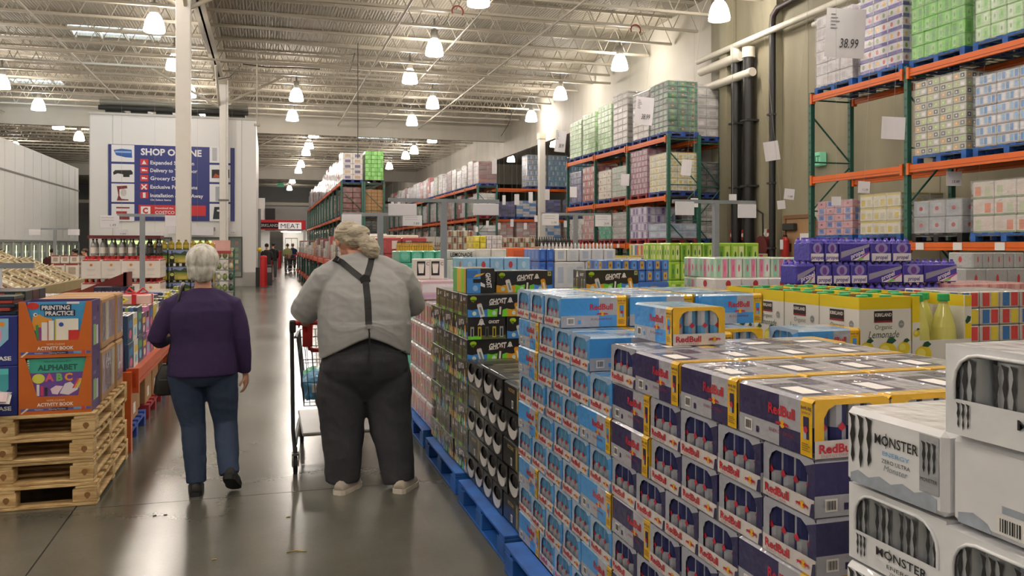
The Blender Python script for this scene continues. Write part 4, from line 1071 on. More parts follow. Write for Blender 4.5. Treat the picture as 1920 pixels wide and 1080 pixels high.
CH = .1375; PALH = .145
def rb_layer(kind):
    """cases of one layer: (u centre along the aisle from the near end, v centre inwards, direction of +x end, column, row)"""
    out = []
    if kind == 'A':       # short ends to the aisle, long case at the far end
        for r in range(2):
            for i in range(4): out.append((.106+.2125*i, .16+.318*r, 'in', i, r))
        for i in range(3): out.append((.16+.322*i, .745, 'near', i, 2))
        for k in range(4): out.append((.85+.16, .106+.2115*k, 'near', 4, k))
    elif kind == 'B':     # long case at the near end, short ends beyond
        for k in range(4): out.append((.16, .106+.2115*k, 'near', 0, k))
        for r in range(2):
            for i in range(4): out.append((.32+.106+.2125*i, .16+.318*r, 'in', i+1, r))
        for i in range(2): out.append((.48+.322*i, .745, 'near', i+1, 2))
    else:                 # top layer: three long ones in line and a short one
        for i in range(3):
            for k in range(4): out.append((.16+.32*i, .106+.2115*k, 'near', i, k))
        for r in range(2): out.append((.96+.106, .16+.318*r, 'in', 3, r))
        out.append((.96+.106, .7, 'in', 3, 2))
    return out
DIRR = {'near': -math.pi/2, 'far': math.pi/2, 'in': 0., 'aisle': math.pi}
def place_case(proto, x, y, z, d, label, group, jit=.004, rz=None):
    r = DIRR[d] if rz is None else rz
    return inst(proto, (x + random.uniform(-jit, jit), y + random.uniform(-jit*.5, jit*.5), z), r + random.uniform(-.012, .012), label, group)
def rb_stack(X0, Y0, proto, colname, layers, group, skip=lambda *a: False):
    n = len(layers)
    for q, kind in enumerate(layers):
        for (u, v, d, c, r) in rb_layer(kind):
            outer = r == 0 or c == 0 or q == n-1 or (q == n-2 and colname != 'navy')
            if not outer or skip(q, u, v): continue
            pos = 'aisle side, %s from near end' % nth(c) if r == 0 else '%s row inward, %s from near end' % (nth(r), nth(c))
            place_case(proto, X0+v, Y0+u, PALH+CH*q, d, '%s energy drink case, %s layer up, %s' % (colname, nth(q), pos), group)
NX0, NY0 = 1.205, 1.625
inst(BLUEPAL, (NX0+.49, NY0+.58, 0), math.pi/2, 'blue wooden pallet under the nearest stack of navy energy drink cases')
inst(BLUEPAL, (NX0+.49, NY0+1.75, 0), math.pi/2, 'blue wooden pallet under the sky blue energy drink cases')
rb_stack(NX0, NY0, NAVYC, 'navy', ['B','A','B','A','B','A'][:6] + ['A', 'T'], 'navy energy drink cases in the near stack')
def skyskip(q, u, v): return (q == 7 and u < .2 and v < 9)
rb_stack(NX0, NY0+1.165, SKYC, 'sky blue', ['A','B','A','B','A','B','A','A'], 'sky blue energy drink cases in the stack behind', skyskip)
# loose top layer of the blue stack
zt9 = PALH+CH*8
for i in range(3): place_case(SKYC, NX0+.16, 3.45+.2125*i, zt9, 'in' if i else 'in', 'sky blue energy drink case in the loose top layer, aisle edge, %s from the near end' % nth(i), 'sky blue cases in the loose top layer')
for j in range(2):
    for i in range(3): place_case(SKYC, NX0+.49+.32*j, 3.45+.2125*i, zt9, 'in', 'sky blue case in the loose top layer, %s from near end, %s row from aisle' % (nth(i), nth(j+1)), 'sky blue cases in the loose top layer')
xr, _ = onY(1375, 3.37); 
inst(SKYC, (2.03, 3.42, zt9), 0, 'sky blue case with its yellow end to the right on the far right of the blue stack', 'sky blue cases in the loose top layer')
inst(SKYC, (1.475, 2.79, zt9), -math.pi/2, 'lone sky blue case, yellow window end facing out, on top between navy and blue stacks')
inst(SKYC, (2.30, 3.10, zt9-CH), 0, 'sky blue case with yellow end beside the lemonade boxes, one layer lower')
for q in range(7): inst(SKYC, (2.31, 3.10, PALH+CH*q), 0, 'sky blue case in the narrow column left of the lemonade boxes, %s up' % nth(q), 'sky blue cases in the narrow column')
inst(('pallet', 'pallet', [('board_frame', pallet_mesh(.42, .5, BLUE, .145), (0,0,0))]), (2.36, 3.1, 0), 0, 'narrow blue pallet under the column of cases left of the lemonade')

# ------------------------------------------------ white energy drink cases (near right)
WF = mat('e9eaed', rough=.3, coat=1., var=.05, bump=.6, bscale=16.)
GF = mat('a3a7ac', rough=.3, coat=1., var=.2, bump=.6, bscale=30.); INK = mat('1e1e22', rough=.4, coat=.5)
ICE = mat('a3adba', rough=.35, coat=.8, var=.35, scale=40.)
def claw(b, fr, cx, cy, h, w_, m, k=3):
    for j, (dx, hh, lean) in enumerate(((-1, .92, .12), (0, 1.06, .02), (1, .88, -.12))):
        x = cx + dx*w_*.34; t = w_*.07
        pts = [(x-t*2.2, cy+h*.5), (x+t*1.6, cy+h*.46), (x+t, cy+h*.30), (x+t*1.6+lean*w_*.1, cy+h*.1), (x+t*.6, cy-h*.1), (x+t*1.3, cy-h*.3), (x+lean*w_*.2, cy-h*.5*hh),
               (x-t*.9, cy-h*.32), (x-t*.3, cy-h*.12), (x-t*1.4, cy+h*.08), (x-t*.5, cy+h*.26), (x-t*.9, cy+h*.4)]
        b.ppoly(fr, pts[::-1], m, k)
def monster_text(b, fr, cx, cy, h, wd, m, sub=True):
    b.text(fr, 'MONSTER', cx, cy, h, m, width=wd, bold=.012, k=3, slant=.0)
    ox = cx - wd*.5 + wd*.275; b.prect(fr, ox-h*.05, cy-h*.75, ox+h*.05, cy+h*.72, m, 3)
    if sub: b.text(fr, 'ENERGY', cx, cy-h*1.25, h*.42, mat('5fa7dc', rough=.4) if sub == 2 else m, width=wd*.62, k=3); b.text(fr, 'ZERO ULTRA', cx, cy-h*2.0, h*.4, m, width=wd*.66, k=3)
def monster_case(kind, L=.268, D=.40, H=.158):
    """local x runs along the printed face (length L), the face looks to -y; depth D"""
    b = MB(); g = .003; cans = []
    if kind == 'print':
        b.bbox(-L/2+g, -D/2, 0, L/2-g, D/2, H-g, WF, .011)
    elif kind == 'plain':
        b.bbox(-L/2+g, -D/2, 0, L/2-g, D/2, H-g, WF, .011)
    else:
        n = 10; x0, x1, z0, z1 = -L/2+.022, L/2-(.022 if kind == 'window' else .03), .062, H-.016
        y = -D/2
        arc = [(x0, z0), (x0, z1-.05)] + [(x0+.05*(1-math.cos(a)), z1-.05+.05*math.sin(a)) for a in [math.pi/2*i/4 for i in range(1, 5)]]
        arc += [(x1-.05*(1-math.cos(a)), z1-.05+.05*math.sin(a)) for a in [math.pi/2*(4-i)/4 for i in range(0, 4)]] + [(x1, z1-.05), (x1, z0)]
        A, B_, C_, D_ = (-L/2+g, 0), (L/2-g, 0), (L/2-g, H-g), (-L/2+g, H-g)
        b.add([(A[0], y, 0), (B_[0], y, 0), (B_[0], y, z0), (A[0], y, z0)], [(0,1,2,3)], WF)
        half = len(arc)//2
        lp = [(A[0], z0)] + arc[:half] + [(0, z1), (0, H-g), D_]
        rp = [(0, H-g), (0, z1)] + arc[half:] + [(B_[0], z0), C_]
        for pl in (lp, rp): b.add([(x, y, z) for x, z in pl], [tuple(range(len(pl)))[::-1]], WF)
        for x, s in ((-L/2+g, 1), (L/2-g, -1)):
            p = [(x, -D/2, 0), (x, D/2, 0), (x, D/2, H-g), (x, -D/2, H-g)]; b.add(p if s < 0 else p[::-1], [(0,1,2,3)], WF)
        b.quad((-L/2+g, -D/2, H-g), (L/2-g, -D/2, H-g), (L/2-g, D/2, H-g), (-L/2+g, D/2, H-g), WF)
        b.quad((L/2-g, D/2, 0), (-L/2+g, D/2, 0), (-L/2+g, D/2, H-g), (L/2-g, D/2, H-g), WF)
        # rolled rim of the opening
        b.tube([(x, y-.001, z) for x, z in arc], .0035, WF, 6)
        k = int(L/.067)
        cm = CACHE.get('mcan')
        if cm is None:
            c = MB(); c.rev([(.026, 0), (.033, .006), (.033, .132), (.027, .148), (.027, .152), (.0005, .150)], GF, 16, mats=[GF, mat('bfc3c8', metal=.6, rough=.3), GF, GF, mat('c9ccd0', metal=.8, rough=.25), mat('c9ccd0', metal=.8, rough=.25)])
            cf = frame((0, -.0335, .085), (1,0,0), (0,0,1)); claw(c, cf, .0, 0, .09, .05, INK, 1)
            cm = CACHE['mcan'] = c.mesh('can')
        cans = [('can', cm, (-L/2+.001+L/k*(i+.5), -D/2+.036, .003)) for i in range(k)]
    car = b.mesh('carton'); p = MB(); fr = frame((0, -D/2-.0006, 0), (1,0,0), (0,0,1))
    if kind == 'print':
        claw(p, fr, -.082, .092, .105, .07, INK); monster_text(p, fr, .014, .108, .020, .112, INK, 2)
        p.text(fr, 'Monster', .012, .055, .012, mat('8b8e96'), width=.06, slant=.25, k=2)
        p.ppoly(fr, [(-.112,.005),(.112,.005),(.112,.03),(.09,.038),(.06,.028),(.03,.036),(0,.026),(-.03,.034),(-.06,.024),(-.09,.032),(-.112,.022)], ICE, 1)
        p.prect(fr, .072, .036, .118, .142, GF, 1); claw(p, fr, .095, .1, .06, .036, INK); p.text(fr, 'MONSTER', .095, .06, .007, INK, width=.04, k=3)
    elif kind == 'plain':
        p.barcode(fr, -.03, .012, .055, .032, 2); p.ppoly(fr, [(-.112,.005),(-.04,.005),(-.05,.02),(-.08,.03),(-.112,.022)], ICE, 1); p.prect(fr, .05, .01, .108, .13, GF, 1); p.prect(fr, -.02, .048, .03, .06, ICE, 1)
    else:
        s = L/.268
        claw(p, fr, -L/2+.042, .034, .046, .03, INK); monster_text(p, fr, .02*s, .042, .017, .135*s**.5, INK, False)
        p.text(fr, 'ENERGY', .02*s, .02, .008, INK, width=.075, k=3); p.text(fr, 'ZERO ULTRA', .02*s, .008, .006, INK, width=.06, k=3)
    parts = [('carton', car, (0,0,0), [('printing', p.mesh('printing'), (0,0,0))])] + cans
    if cans:
        q = MB(); q.box(-L/2+.008, -D/2+.075, .004, L/2-.008, D/2-.01, .13, mat('7d8084')); parts.append(('inner_divider', q.mesh('inner_divider'), (0,0,0)))
    return ('white_energy_drink_case', 'drink case', parts)
MP_ = monster_case('print'); MW = monster_case('window'); MPL = monster_case('plain'); MWL = monster_case('window', .40, .27)
MX = 1.15; MH = .161; RZ = -math.pi/2
mb_ = inst(BLUEPAL, (MX+.5, .83, 0), math.pi/2, 'blue wooden pallet under the white energy drink cases')
z = PALH
lays = []
for q in range(7):
    z = PALH + MH*q; pat = q % 2
    seq = ['window', 'window', 'window', 'window'] if pat else ['print', 'plain', 'print', 'window']
    if q == 6: seq = ['print', 'plain', 'window', 'window']
    if q == 5: seq = ['window', 'window', 'print', 'window']
    for i, kd in enumerate(seq):
        pr = {'print': MP_, 'window': MW, 'plain': MPL}[kd]
        y = 1.46 - .134 - .272*i
        for r in range(3):
            if q < 6 and r > 0 and i > 0: continue
            inst(pr, (MX + .2 + .405*r + random.uniform(-.008, .008) + (.012 if (q+i) % 2 else 0), y + random.uniform(-.004, .004), z), RZ + random.uniform(-.02, .02),
                 'white energy drink case, %s layer up, %s from far corner%s' % (nth(q), nth(i), '' if r == 0 else ', %s row inward' % nth(r)), 'white energy drink cases in the near right stack')
z = PALH + MH*7
inst(MWL, (MX+.135, 1.185-.2, z), RZ+.02, 'topmost white energy drink case at the right edge, open window with grey cans')
inst(MWL, (MX+.42, 1.185-.2, z), RZ, 'white energy drink case behind the topmost one at the right edge')

# ------------------------------------------------ black variety cases
BK = mat('141415', rough=.35, coat=.5, var=.1)
CB, CG, CO = mat('3f86cf', rough=.4, coat=.4), mat('6fce2c', rough=.4, coat=.4), mat('dba023', rough=.4, coat=.4)
GHW = mat('dcd9d6', rough=.4)
def ghost_icon(b, fr, x, y, s, k=3):
    b.ppoly(fr, [(x-.5*s, y-.5*s), (x-.2*s, y-.38*s), (x+.05*s, y-.5*s), (x+.3*s, y-.36*s), (x+.6*s, y-.45*s), (x+.4*s, y-.1*s), (x+.32*s, y+.3*s), (x+.08*s, y+.52*s), (x-.18*s, y+.3*s), (x-.28*s, y-.1*s)], GHW, k)
    for dx in (0, .17): b.pdisc(fr, x-.02*s+dx*s, y+.2*s, .045*s, .07*s, BLACK, k+1, 6)
def ghost_case(order=(CB, CG, CO), L=.40, W=.255, H=.146):
    b = MB(); g = .002; b.bbox(-L/2+g, -W/2+g, 0, L/2-g, W/2-g, H-g, BK, .004); car = b.mesh('carton'); p = MB()
    for nm, fr in side_frames(L-2*g, W-2*g).items():
        if nm in ('front', 'back'):
            h2 = L/2-.003; n = 3
            for i in range(3):
                x0 = -h2 + 2*h2*i/3; x1 = -h2 + 2*h2*(i+1)/3
                p.ppoly(fr, [(x0, .001), (x1, .001), (x1, .05+.004*(i % 2)), ((x0*1+x1*3)/4, .044), ((x0+x1)/2, .052), ((x0*3+x1)/4, .045), (x0, .051)], order[i], 1)
                p.pdisc(fr, x0+.045, .024, .014, .014, mat('c8d9d0'), 2, 10)
            p.text(fr, 'GHOST', -.0, .100, .036, GHW, width=.115, bold=.045, slant=.18, k=2, rot=.06); p.ppoly(fr, [(-.055,.074),(.03,.080),(.03,.083),(-.055,.078)], GHW, 2)
            ghost_icon(p, fr, .083, .106, .036)
            G = mat('a3c51c'); p.pdisc(fr, -.158, .118, .022, .015, G, 2, 10); p.ppoly(fr, [(-.172,.112),(-.168,.095),(-.164,.108),(-.158,.09),(-.154,.108),(-.149,.1),(-.146,.112)], G, 2)
            for (x, rot, c, c2) in ((-.11, .28, mat('cfd2d0'), mat('7b8286')), (.018, -.1, mat('1b1c1b'), GHW), (.135, .2, mat('d99a1c'), mat('f0e6c8'))):
                def rp(dx, dy): return (x + dx*math.cos(rot) - dy*math.sin(rot), .045 + dx*math.sin(rot) + dy*math.cos(rot))
                p.ppoly(fr, [rp(-.016,-.045), rp(.016,-.045), rp(.016,.035), rp(.012,.042), rp(-.012,.042), rp(-.016,.035)], c, 3)
                p.ppoly(fr, [rp(-.005,-.03), rp(.007,-.03), rp(.006,.02), rp(-.006,.02)], c2, 4); p.ppoly(fr, [rp(-.012,.042), rp(.012,.042), rp(.011,.046), rp(-.011,.046)], mat('b3342a'), 4)
            p.prect(fr, .163, .108, .188, .138, mat('a9ab6a'), 2); p.text(fr, '18', .175, .124, .013, BLACK, bold=.03, k=3)
            p.text(fr, 'TROPIC', .17, .018, .013, GHW, width=.05, k=3)
        else:
            h2 = W/2-.003
            for i in range(5):
                x = -h2+.028+i*(2*h2-.056)/4; c = [mat('8f9293'), mat('b59b35'), mat('4c4e50'), mat('a9a23c'), mat('9aa0a0')][i]
                p.prect(fr, x-.012, .012, x+.012, .082, c, 2); p.prect(fr, x-.005, .02, x+.005, .07, BK, 3)
            p.prect(fr, -h2, .001, h2, .026, mat('5a5f3c', rough=.4), 1); p.prect(fr, -h2, .001, -h2*.3, .022, order[0] if nm == 'right' else order[1], 2)
            ghost_icon(p, fr, -.04, .112, .045); p.text(fr, 'GHOST', .045, .112, .02, GHW, width=.07, bold=.03, slant=.1, k=2)
    tf = frame((0,0,H-g), (1,0,0), (0,1,0)); p.prect(tf, -.15, -.08, .15, -.02, mat('5b5f5c'), 1)
    return ('black_drink_case', 'drink case', [('carton', car, (0,0,0), [('printing', p.mesh('printing'), (0,0,0))])])
GA = ghost_case(); GB = ghost_case((CO, CG, CB))
GY0 = 5.1; GX0 = 1.215
inst(BLUEPAL, (GX0+.52, GY0+.6, 0), math.pi/2, 'blue wooden pallet under the stack of black variety drink cases')
for q in range(8):
    z = PALH+.1425*q
    # front row: long sides to the camera (A) or short then long (B); aisle side shows short ends / long sides
    cells = []
    if q % 2 == 1:
        for i in range(2):
            for j in range(4): cells.append((.20+.405*i, .128+.258*j, 0))
    else:
        for j in range(3): cells.append((.128, .2+.405*j, math.pi/2))
        for i in range(2):
            for j in range(4): cells.append((.26+.2+.405*i, .128+.258*j, 0))
    for n_, (cx, cy, rz) in enumerate(cells):
        if not (cx < .3 or cy < .25 or q == 7): continue
        inst(GA if (n_+q) % 2 else GB, (GX0+cx+random.uniform(-.003,.003), GY0+cy, z), rz, 'black drink case with coloured wave, %s layer up, place %s from the near corner' % (nth(q), nth(n_)), 'black variety drink cases in the stack by the aisle')
z = PALH+.1425*8
inst(GB, (1.66, GY0+.33, z), 0, 'black drink case on top of the stack, orange wave at its left')
b = MB(); b.bbox(-.095, -.2, 0, .095, .2, .165, BK, .004); tc_ = thing('tipped_drink_case', 'drink case tipped on its side, half blue and half black, on top of the stack', 'drink case', (1.335, GY0+.33, z)); part('carton', b, tc_)
b = MB(); fr = frame((0,-.2,0),(1,0,0),(0,0,1)); b.prect(fr, -.092, .003, .0, .162, CB, 1); b.prect(fr, -.092, .1, -.02, .15, mat('2f6fb8'), 2); b.ppoly(fr, [(-.05,.105),(.01,.12),(.03,.135),(-.03,.125)], CO, 3); b.prect(fr, -.05, .07, .0, .095, BLACK, 3); b.pdisc(fr, -.035, .035, .018, .02, mat('8fb4de'), 3, 8); b.ppoly(fr, [(.0,.05),(.03,.04),(.03,.06),(.0,.075)], GHW, 3); b.text(fr, 'GHOST', .055, .085, .032, GHW, width=.10, bold=.04, rot=-1.45, k=3)
f2 = frame((-.095,0,0),(0,-1,0),(0,0,1)); b.prect(f2, -.19, .003, -.07, .162, mat('5fae5a'), 1); b.prect(f2, -.07, .003, .06, .162, mat('d8b83a'), 1); b.prect(f2, .06, .003, .19, .162, mat('6fce2c'), 1); b.prect(f2, .13, .003, .19, .162, CO, 2)
part('printing', b, tc_)
inst(GB, (2.30, GY0+.33, z), 0, 'black drink case on top to the right, behind the sky blue cases')
for q in range(8): inst(GA if q % 2 else GB, (2.30+.0, GY0+.33, PALH+.1425*q), 0, 'black drink case in the right column of the black stack, %s from the floor' % nth(q), 'black drink cases in the right column')
inst(('pallet', 'pallet', [('board_frame', pallet_mesh(.45, .4, BLUE, .145), (0,0,0))]), (2.30, GY0+.33, 0), 0, 'small blue pallet under the right column of black cases')

# ------------------------------------------------ black and gold cases with white lipped openings
GOLD = mat('c9a64a', rough=.35, metal=.4); WLIP = mat('dedbd9', rough=.4, coat=.5)
def gold_case(L=.30, W=.2, H=.145):
    b = MB(); g = .002; b.bbox(-L/2+.03, -W/2+g, 0, L/2-g, W/2-g, H-g, BK, .008)
    car = b.mesh('carton'); p = MB(); wn = MB(); lip = MB(); cans = []
    x = -L/2
    # opening end at -x: arch rim
    y0 = W/2-.022
    arch = [(-y0*math.cos(math.pi*i/10), .075+.055*math.sin(math.pi*i/10)) for i in range(11)]
    fb = [(x, y, z) for y, z in arch]
    pts = [(x, -W/2+g, 0), (x, -W/2+g, H-g), (x, W/2-g, H-g), (x, W/2-g, 0)]
    A = [(x, -W/2+g, .0), (x, W/2-g, .0)]
    wn.add([(x, -W/2+g, .02), (x, -y0, .03), (x, -y0, .075)] + fb[1:6] + [(x, 0, H-g), (x, -W/2+g, H-g)], [tuple(range(10))], BK)
    wn.add([(x, 0, H-g)] + fb[5:10] + [(x, y0, .075), (x, y0, .03), (x, W/2-g, .02), (x, W/2-g, H-g)], [tuple(range(10))], BK)
    wn.add([(x, W/2-g, .0), (x, -W/2+g, .0), (x, -W/2+g, .02), (x, -y0, .03), (x, y0, .03), (x, W/2-g, .02)], [tuple(range(6))], BK)
    for s in (-1, 1): 
        q = [(x, s*(W/2-g), 0), (-L/2+.032, s*(W/2-g), 0), (-L/2+.032, s*(W/2-g), H-g), (x, s*(W/2-g), H-g)]; wn.add(q if s < 0 else q[::-1], [(0,1,2,3)], BK)
    wn.add([(x, -W/2+g, H-g), (-L/2+.032, -W/2+g, H-g), (-L/2+.032, W/2-g, H-g), (x, W/2-g, H-g)], [(0,1,2,3)], BK)
    cu = [(x-.006, -y0*math.cos(math.pi*i/8), .068-.052*math.sin(math.pi*i/8)) for i in range(9)]
    up = [(x-.006, -y0*math.cos(math.pi*i/8), .092-.030*math.sin(math.pi*i/8)-.0) for i in range(9)]
    lip.add(cu + up, [(i+1, i, 9+i, 10+i) for i in range(8)], WLIP); lip.add([(q[0]+.006, q[1], q[2]) for q in cu + up], [(i, i+1, 10+i, 9+i) for i in range(8)], WLIP)
    c = MB(); c.rev([(.024,0),(.029,.005),(.029,.1),(.024,.118),(.0005,.117)], BK, 12, mats=[GOLD, BK, BK, mat('c9ccd0', metal=.8, rough=.25)]); cm = c.mesh('can')
    cans = [('can', cm, (x+.034, -.048+.048*i*1.0, .006)) for i in range(3)]
    for nm, fr in side_frames(L-2*g, W-2*g).items():
        if nm in ('front', 'back'):
            p.text(fr, 'VICTORY', .0, .11, .018, GOLD, width=.12, bold=.03, k=2); p.barcode(fr, -.0, .02, .03, .04, 2)
            p.prect(fr, .09, .01, .135, .135, mat('6b6a4a'), 1); p.prect(fr, .1, .02, .112, .12, GOLD, 2)
        elif nm == 'right': p.text(fr, 'VICTORY', .0, .1, .02, GOLD, width=.12, bold=.03, k=2); p.prect(fr, -.07, .02, .07, .06, mat('5d5c3c'), 2)
    tf = frame((0,0,H-g), (1,0,0), (0,1,0)); p.prect(tf, -.1, -.06, .1, -.02, mat('4d4a36'), 1); p.prect(tf, -.05, .01, .12, .05, mat('6d6a4a'), 1)
    return ('black_gold_drink_case', 'drink case', [('carton', car, (0,0,0), [('printing', p.mesh('printing'), (0,0,0))]), ('end_frame', wn.mesh('end_frame'), (0,0,0)), ('white_lip', lip.mesh('white_lip'), (0,0,0))] + cans)
GC = gold_case()
inst(BLUEPAL, (1.72, 4.51, 0), math.pi/2, 'blue wooden pallet under the low stack of black and gold drink cases')
for q in range(5):
    z = PALH+.1475*q; cells = []
    if q % 2 == 0:
        cells += [(.1, .15, -math.pi/2+math.pi), (.1+.0, .15, None)][:1]
        for k in range(4): cells.append((.15 + .0, .31+.1+.204*k, 0.))
    else:
        for k in range(4): cells.append((.15, .1+.204*k, 0.))
        cells.append((.1, .82+.15, math.pi/2))
    extra = [(.46+.305*i, y, 0.) for i in range(2) for y in (.1, .3, .5, .7, .92)] if q == 4 else [(.46+.305*i, .1, 0.) for i in range(2)]
    for n_, (cx, cy, rz) in enumerate(cells + extra):
        inst(GC, (1.215+cx+random.uniform(-.004,.004), 3.97+cy, z), rz, 'black and gold drink case with white lip, %s layer up, place %s' % (nth(q), nth(n_)), 'black and gold drink cases in the low stack')

# ------------------------------------------------ white and pink cartons with orange pictures
st_pinkbox = S(base='dccfd0', patch=['d9663a', 'c94f74'], pw=.13, pz=(.15, .8), fill=.7, dot='6f9c4c', line='a39aa0')
cmesh = [carton_mesh(.26, .255, .2, st_pinkbox, s) for s in range(2)]
inst(BLUEPAL, (1.76, 6.98, 0), math.pi/2, 'blue wooden pallet under the white and pink cartons')
n_ = 0
for q in range(5):
    for i in range(4):
        for j in range(2):
            if j and i and q < 4: continue
            inst(('pink_carton', 'carton', [('carton', cmesh[(i+q) % 2], (0,0,0))]), (1.36+.265*j, 6.5+.26*i, PALH+.202*q), math.pi/2, 'white carton with orange pictures, %s layer up, %s from near end%s' % (nth(q), nth(i), ', inner row' if j else ''), 'white and pink cartons by the aisle')
# pale display on top with paper cups
b = MB(); b.bbox(-.66, -.35, 0, -.35, .35, .16, film('d9b9c4'), .01); t = thing('display_tray', 'long pale pink wrapped tray on top of the pink cartons', 'tray', (1.86, 7.0, PALH+1.01)); part('tray', b, t)
b = MB(); b.box(-.65, -.352, .06, -.36, -.3505, .13, film('e6e2ea')); b.box(-.65, -.3525, .02, -.36, -.351, .045, film('c7a6cf')); part('printed_band', b, t)
cupc = MB(); cupc.bbox(-.06, -.1, 0, .06, .1, .17, mat('e3dfda'), .004); cupm = cupc.mesh('carton')
cupp = MB(); fr = frame((0, -.1, 0), (1,0,0), (0,0,1)); cupp.prect(fr, -.05, .03, .02, .15, BLACK, 1); cupp.ppoly(fr, [(-.035,.05),(.005,.05),(.012,.125),(-.042,.125)], WHITE, 2); cupp.prect(fr, -.042, .125, .012, .135, mat('9c958c'), 3); cupp.text(fr, 'C', .041, .13, .028, BLACK, k=2); cuppm = cupp.mesh('printing')
for i in range(2): inst(('cup_carton', 'carton', [('carton', cupm, (0,0,0), [('printing', cuppm, (0,0,0))])]), (1.26+.122*i, 7.0, PALH+1.17), 0, 'white carton with a black cup picture on the pale tray, %s from the left' % nth(i), 'white cup cartons on the pale tray')

# ------------------------------------------------ lemonade boxes
LW = mat('dfdcd6', rough=.45, var=.03); LY = mat('e3c81f', rough=.45, var=.05); LEAF = mat('1e4f33'); LEM = mat('ddc524', var=.12, scale=30.); LEM2 = mat('e9dc6a', var=.05)
INNERK = mat('a07a4c', rough=.8)
def lemon(p, fr, x, y, s, k=2):
    p.pdisc(fr, x, y, s*.95, s*.85, LEM, k, 18); p.pdisc(fr, x-s*.25, y+s*.15, s*.5, s*.45, LEM2, k+1, 14)
    p.ppoly(fr, [(x-s*.1, y+s*.8), (x+s*.1, y+s*1.15), (x+s*.5, y+s*1.25), (x+s*.9, y+s*.95), (x+s*.5, y+s*.7)], LEAF, k+2)
def lemonade_box(w_, d, H=.32, openside=False):
    b = MB(); T = .006; yb = H-.055
    def wall(x0, y0, x1, y1):
        b.box(x0, y0, 0, x1, y1, yb, LW); b.box(x0, y0, yb, x1, y1, H, LY)
    b.box(-w_/2, -d/2, 0, w_/2, d/2, .01, INNERK)
    if openside:
        b.box(-w_/2, -d/2, 0, w_/2, -d/2+T, .115, LW); b.box(-w_/2, -d/2, .115, -w_/2+.04, -d/2+T, H, LY); b.box(w_/2-.04, -d/2, .115, w_/2, -d/2+T, H, LW)
        b.box(-w_/2, -d/2-.001, .03, -w_/2+.04, -d/2, .2, LW)
    else: wall(-w_/2, -d/2, w_/2, -d/2+T)
    wall(-w_/2, d/2-T, w_/2, d/2); wall(-w_/2, -d/2+T, -w_/2+T, d/2-T); wall(w_/2-T, -d/2+T, w_/2, d/2-T)
    if not openside: b.box(-w_/2+T, -.003, 0, w_/2-T, .003, H-.05, INNERK); b.box(-.003, -d/2+T, 0, .003, d/2-T, H-.05, INNERK)
    for q in ((-w_/2+T, -d/2+T, w_/2-T, -d/2+T+.001), (-w_/2+T, d/2-T-.001, w_/2-T, d/2-T)): 
        if not openside or q[1] > 0: b.box(q[0], q[1], .05, q[2], q[3], H-.002, INNERK)
    car = b.mesh('box'); p = MB()
    for nm, fr in side_frames(w_, d).items():
        ww = w_ if nm in ('front', 'back') else d
        if openside and nm == 'front':
            lemon(p, fr, -ww/2+.022, .15, .02, 3); lemon(p, fr, -ww/2+.06, .05, .05, 3); p.ppoly(fr, [(ww/2-.038,.2),(ww/2-.025,.225),(ww/2-.004,.22),(ww/2-.008,.2),(ww/2-.03,.185)], LEAF, 3); p.prect(fr, ww/2-.038, .118, ww/2-.002, .19, LY, 2)
            p.prect(fr, ww/2-.038, .27, ww/2-.002, H-.001, LY, 2); continue
        cx = -.01
        p.prect(fr, cx-.052, .205, cx+.048, .257, mat('2a1a17'), 2); p.prect(fr, cx-.052, .205, cx+.048, .213, mat('8c1f28'), 3); p.text(fr, 'KIRKLAND', cx-.002, .24, .016, WHITE, width=.09, bold=.02, k=4)
        p.text(fr, 'Organic', cx, .185, .022, mat('5b6f62'), width=.095, k=2); p.text(fr, 'Lemonade', cx+.0, .152, .034, mat('2f4a36'), width=.165, slant=.25, k=2)
        p.pdisc(fr, .088, .195, .016, .018, mat('8f8f8c'), 2, 12); p.text(fr, 'USDA', .088, .195, .006, WHITE, k=3)
        lemon(p, fr, .01, .068, .056); lemon(p, fr, -ww/2+.042, .085, .040); lemon(p, fr, ww/2-.04, .085, .036); p.ppoly(fr, [(-ww/2+.02, .04), (-ww/2+.05,.05), (-ww/2+.085,.03), (-ww/2+.05,.018)], LEAF, 3)
    cart = ('box', car, (0,0,0), [('printing', p.mesh('printing'), (0,0,0))])
    bt = MB(); JU = mat('c6c268', rough=.15, coat=.8, var=.08); bt.rev([(.05,.0),(.058,.01),(.06,.09),(.054,.16),(.042,.21),(.026,.255),(.021,.27),(.021,.285)], JU, 18); bm_ = bt.mesh('bottle')
    cp = MB(); cp.rev([(.027,.0),(.028,.004),(.027,.03),(.024,.034)], mat('2aa05a', rough=.35), 16); cpm = cp.mesh('cap')
    bots = []
    for i in range(2):
        for j in range(2): bots.append(('bottle', bm_, ((-.5+i)*w_*.46, (-.5+j)*d*.46, .008), [('cap', cpm, (0,0,.283))]))
    return ('lemonade_box', 'box', [cart] + bots)
LB = lemonade_box(.285, .275); LBO = lemonade_box(.34, .275, openside=True)
LX0, LY0 = 2.55, 3.12
inst(BLUEPAL, (LX0+.40, LY0+.62, 0), math.pi/2, 'blue wooden pallet under the lemonade boxes')
for q in range(4):
    z = PALH + (1.365-.32-PALH)/3*q
    Hh = .32
    for i in range(2):
        for j in range(4):
            if not (q == 3 or i == 0 or j == 0): continue
            if q < 3 and i > 2: continue
            pr = LBO if (i == 1 and j == 0) else LB
            x = LX0+.1425+.29*i + (.03 if i == 1 and j == 0 else .055 if i > 1 else 0)
            inst(pr, (x, LY0+.1375+.28*j, z), random.uniform(-.012, .012), 'white and yellow lemonade box, %s layer up, %s from left, %s row back' % (nth(q), nth(i), nth(j)), 'lemonade boxes on the right')

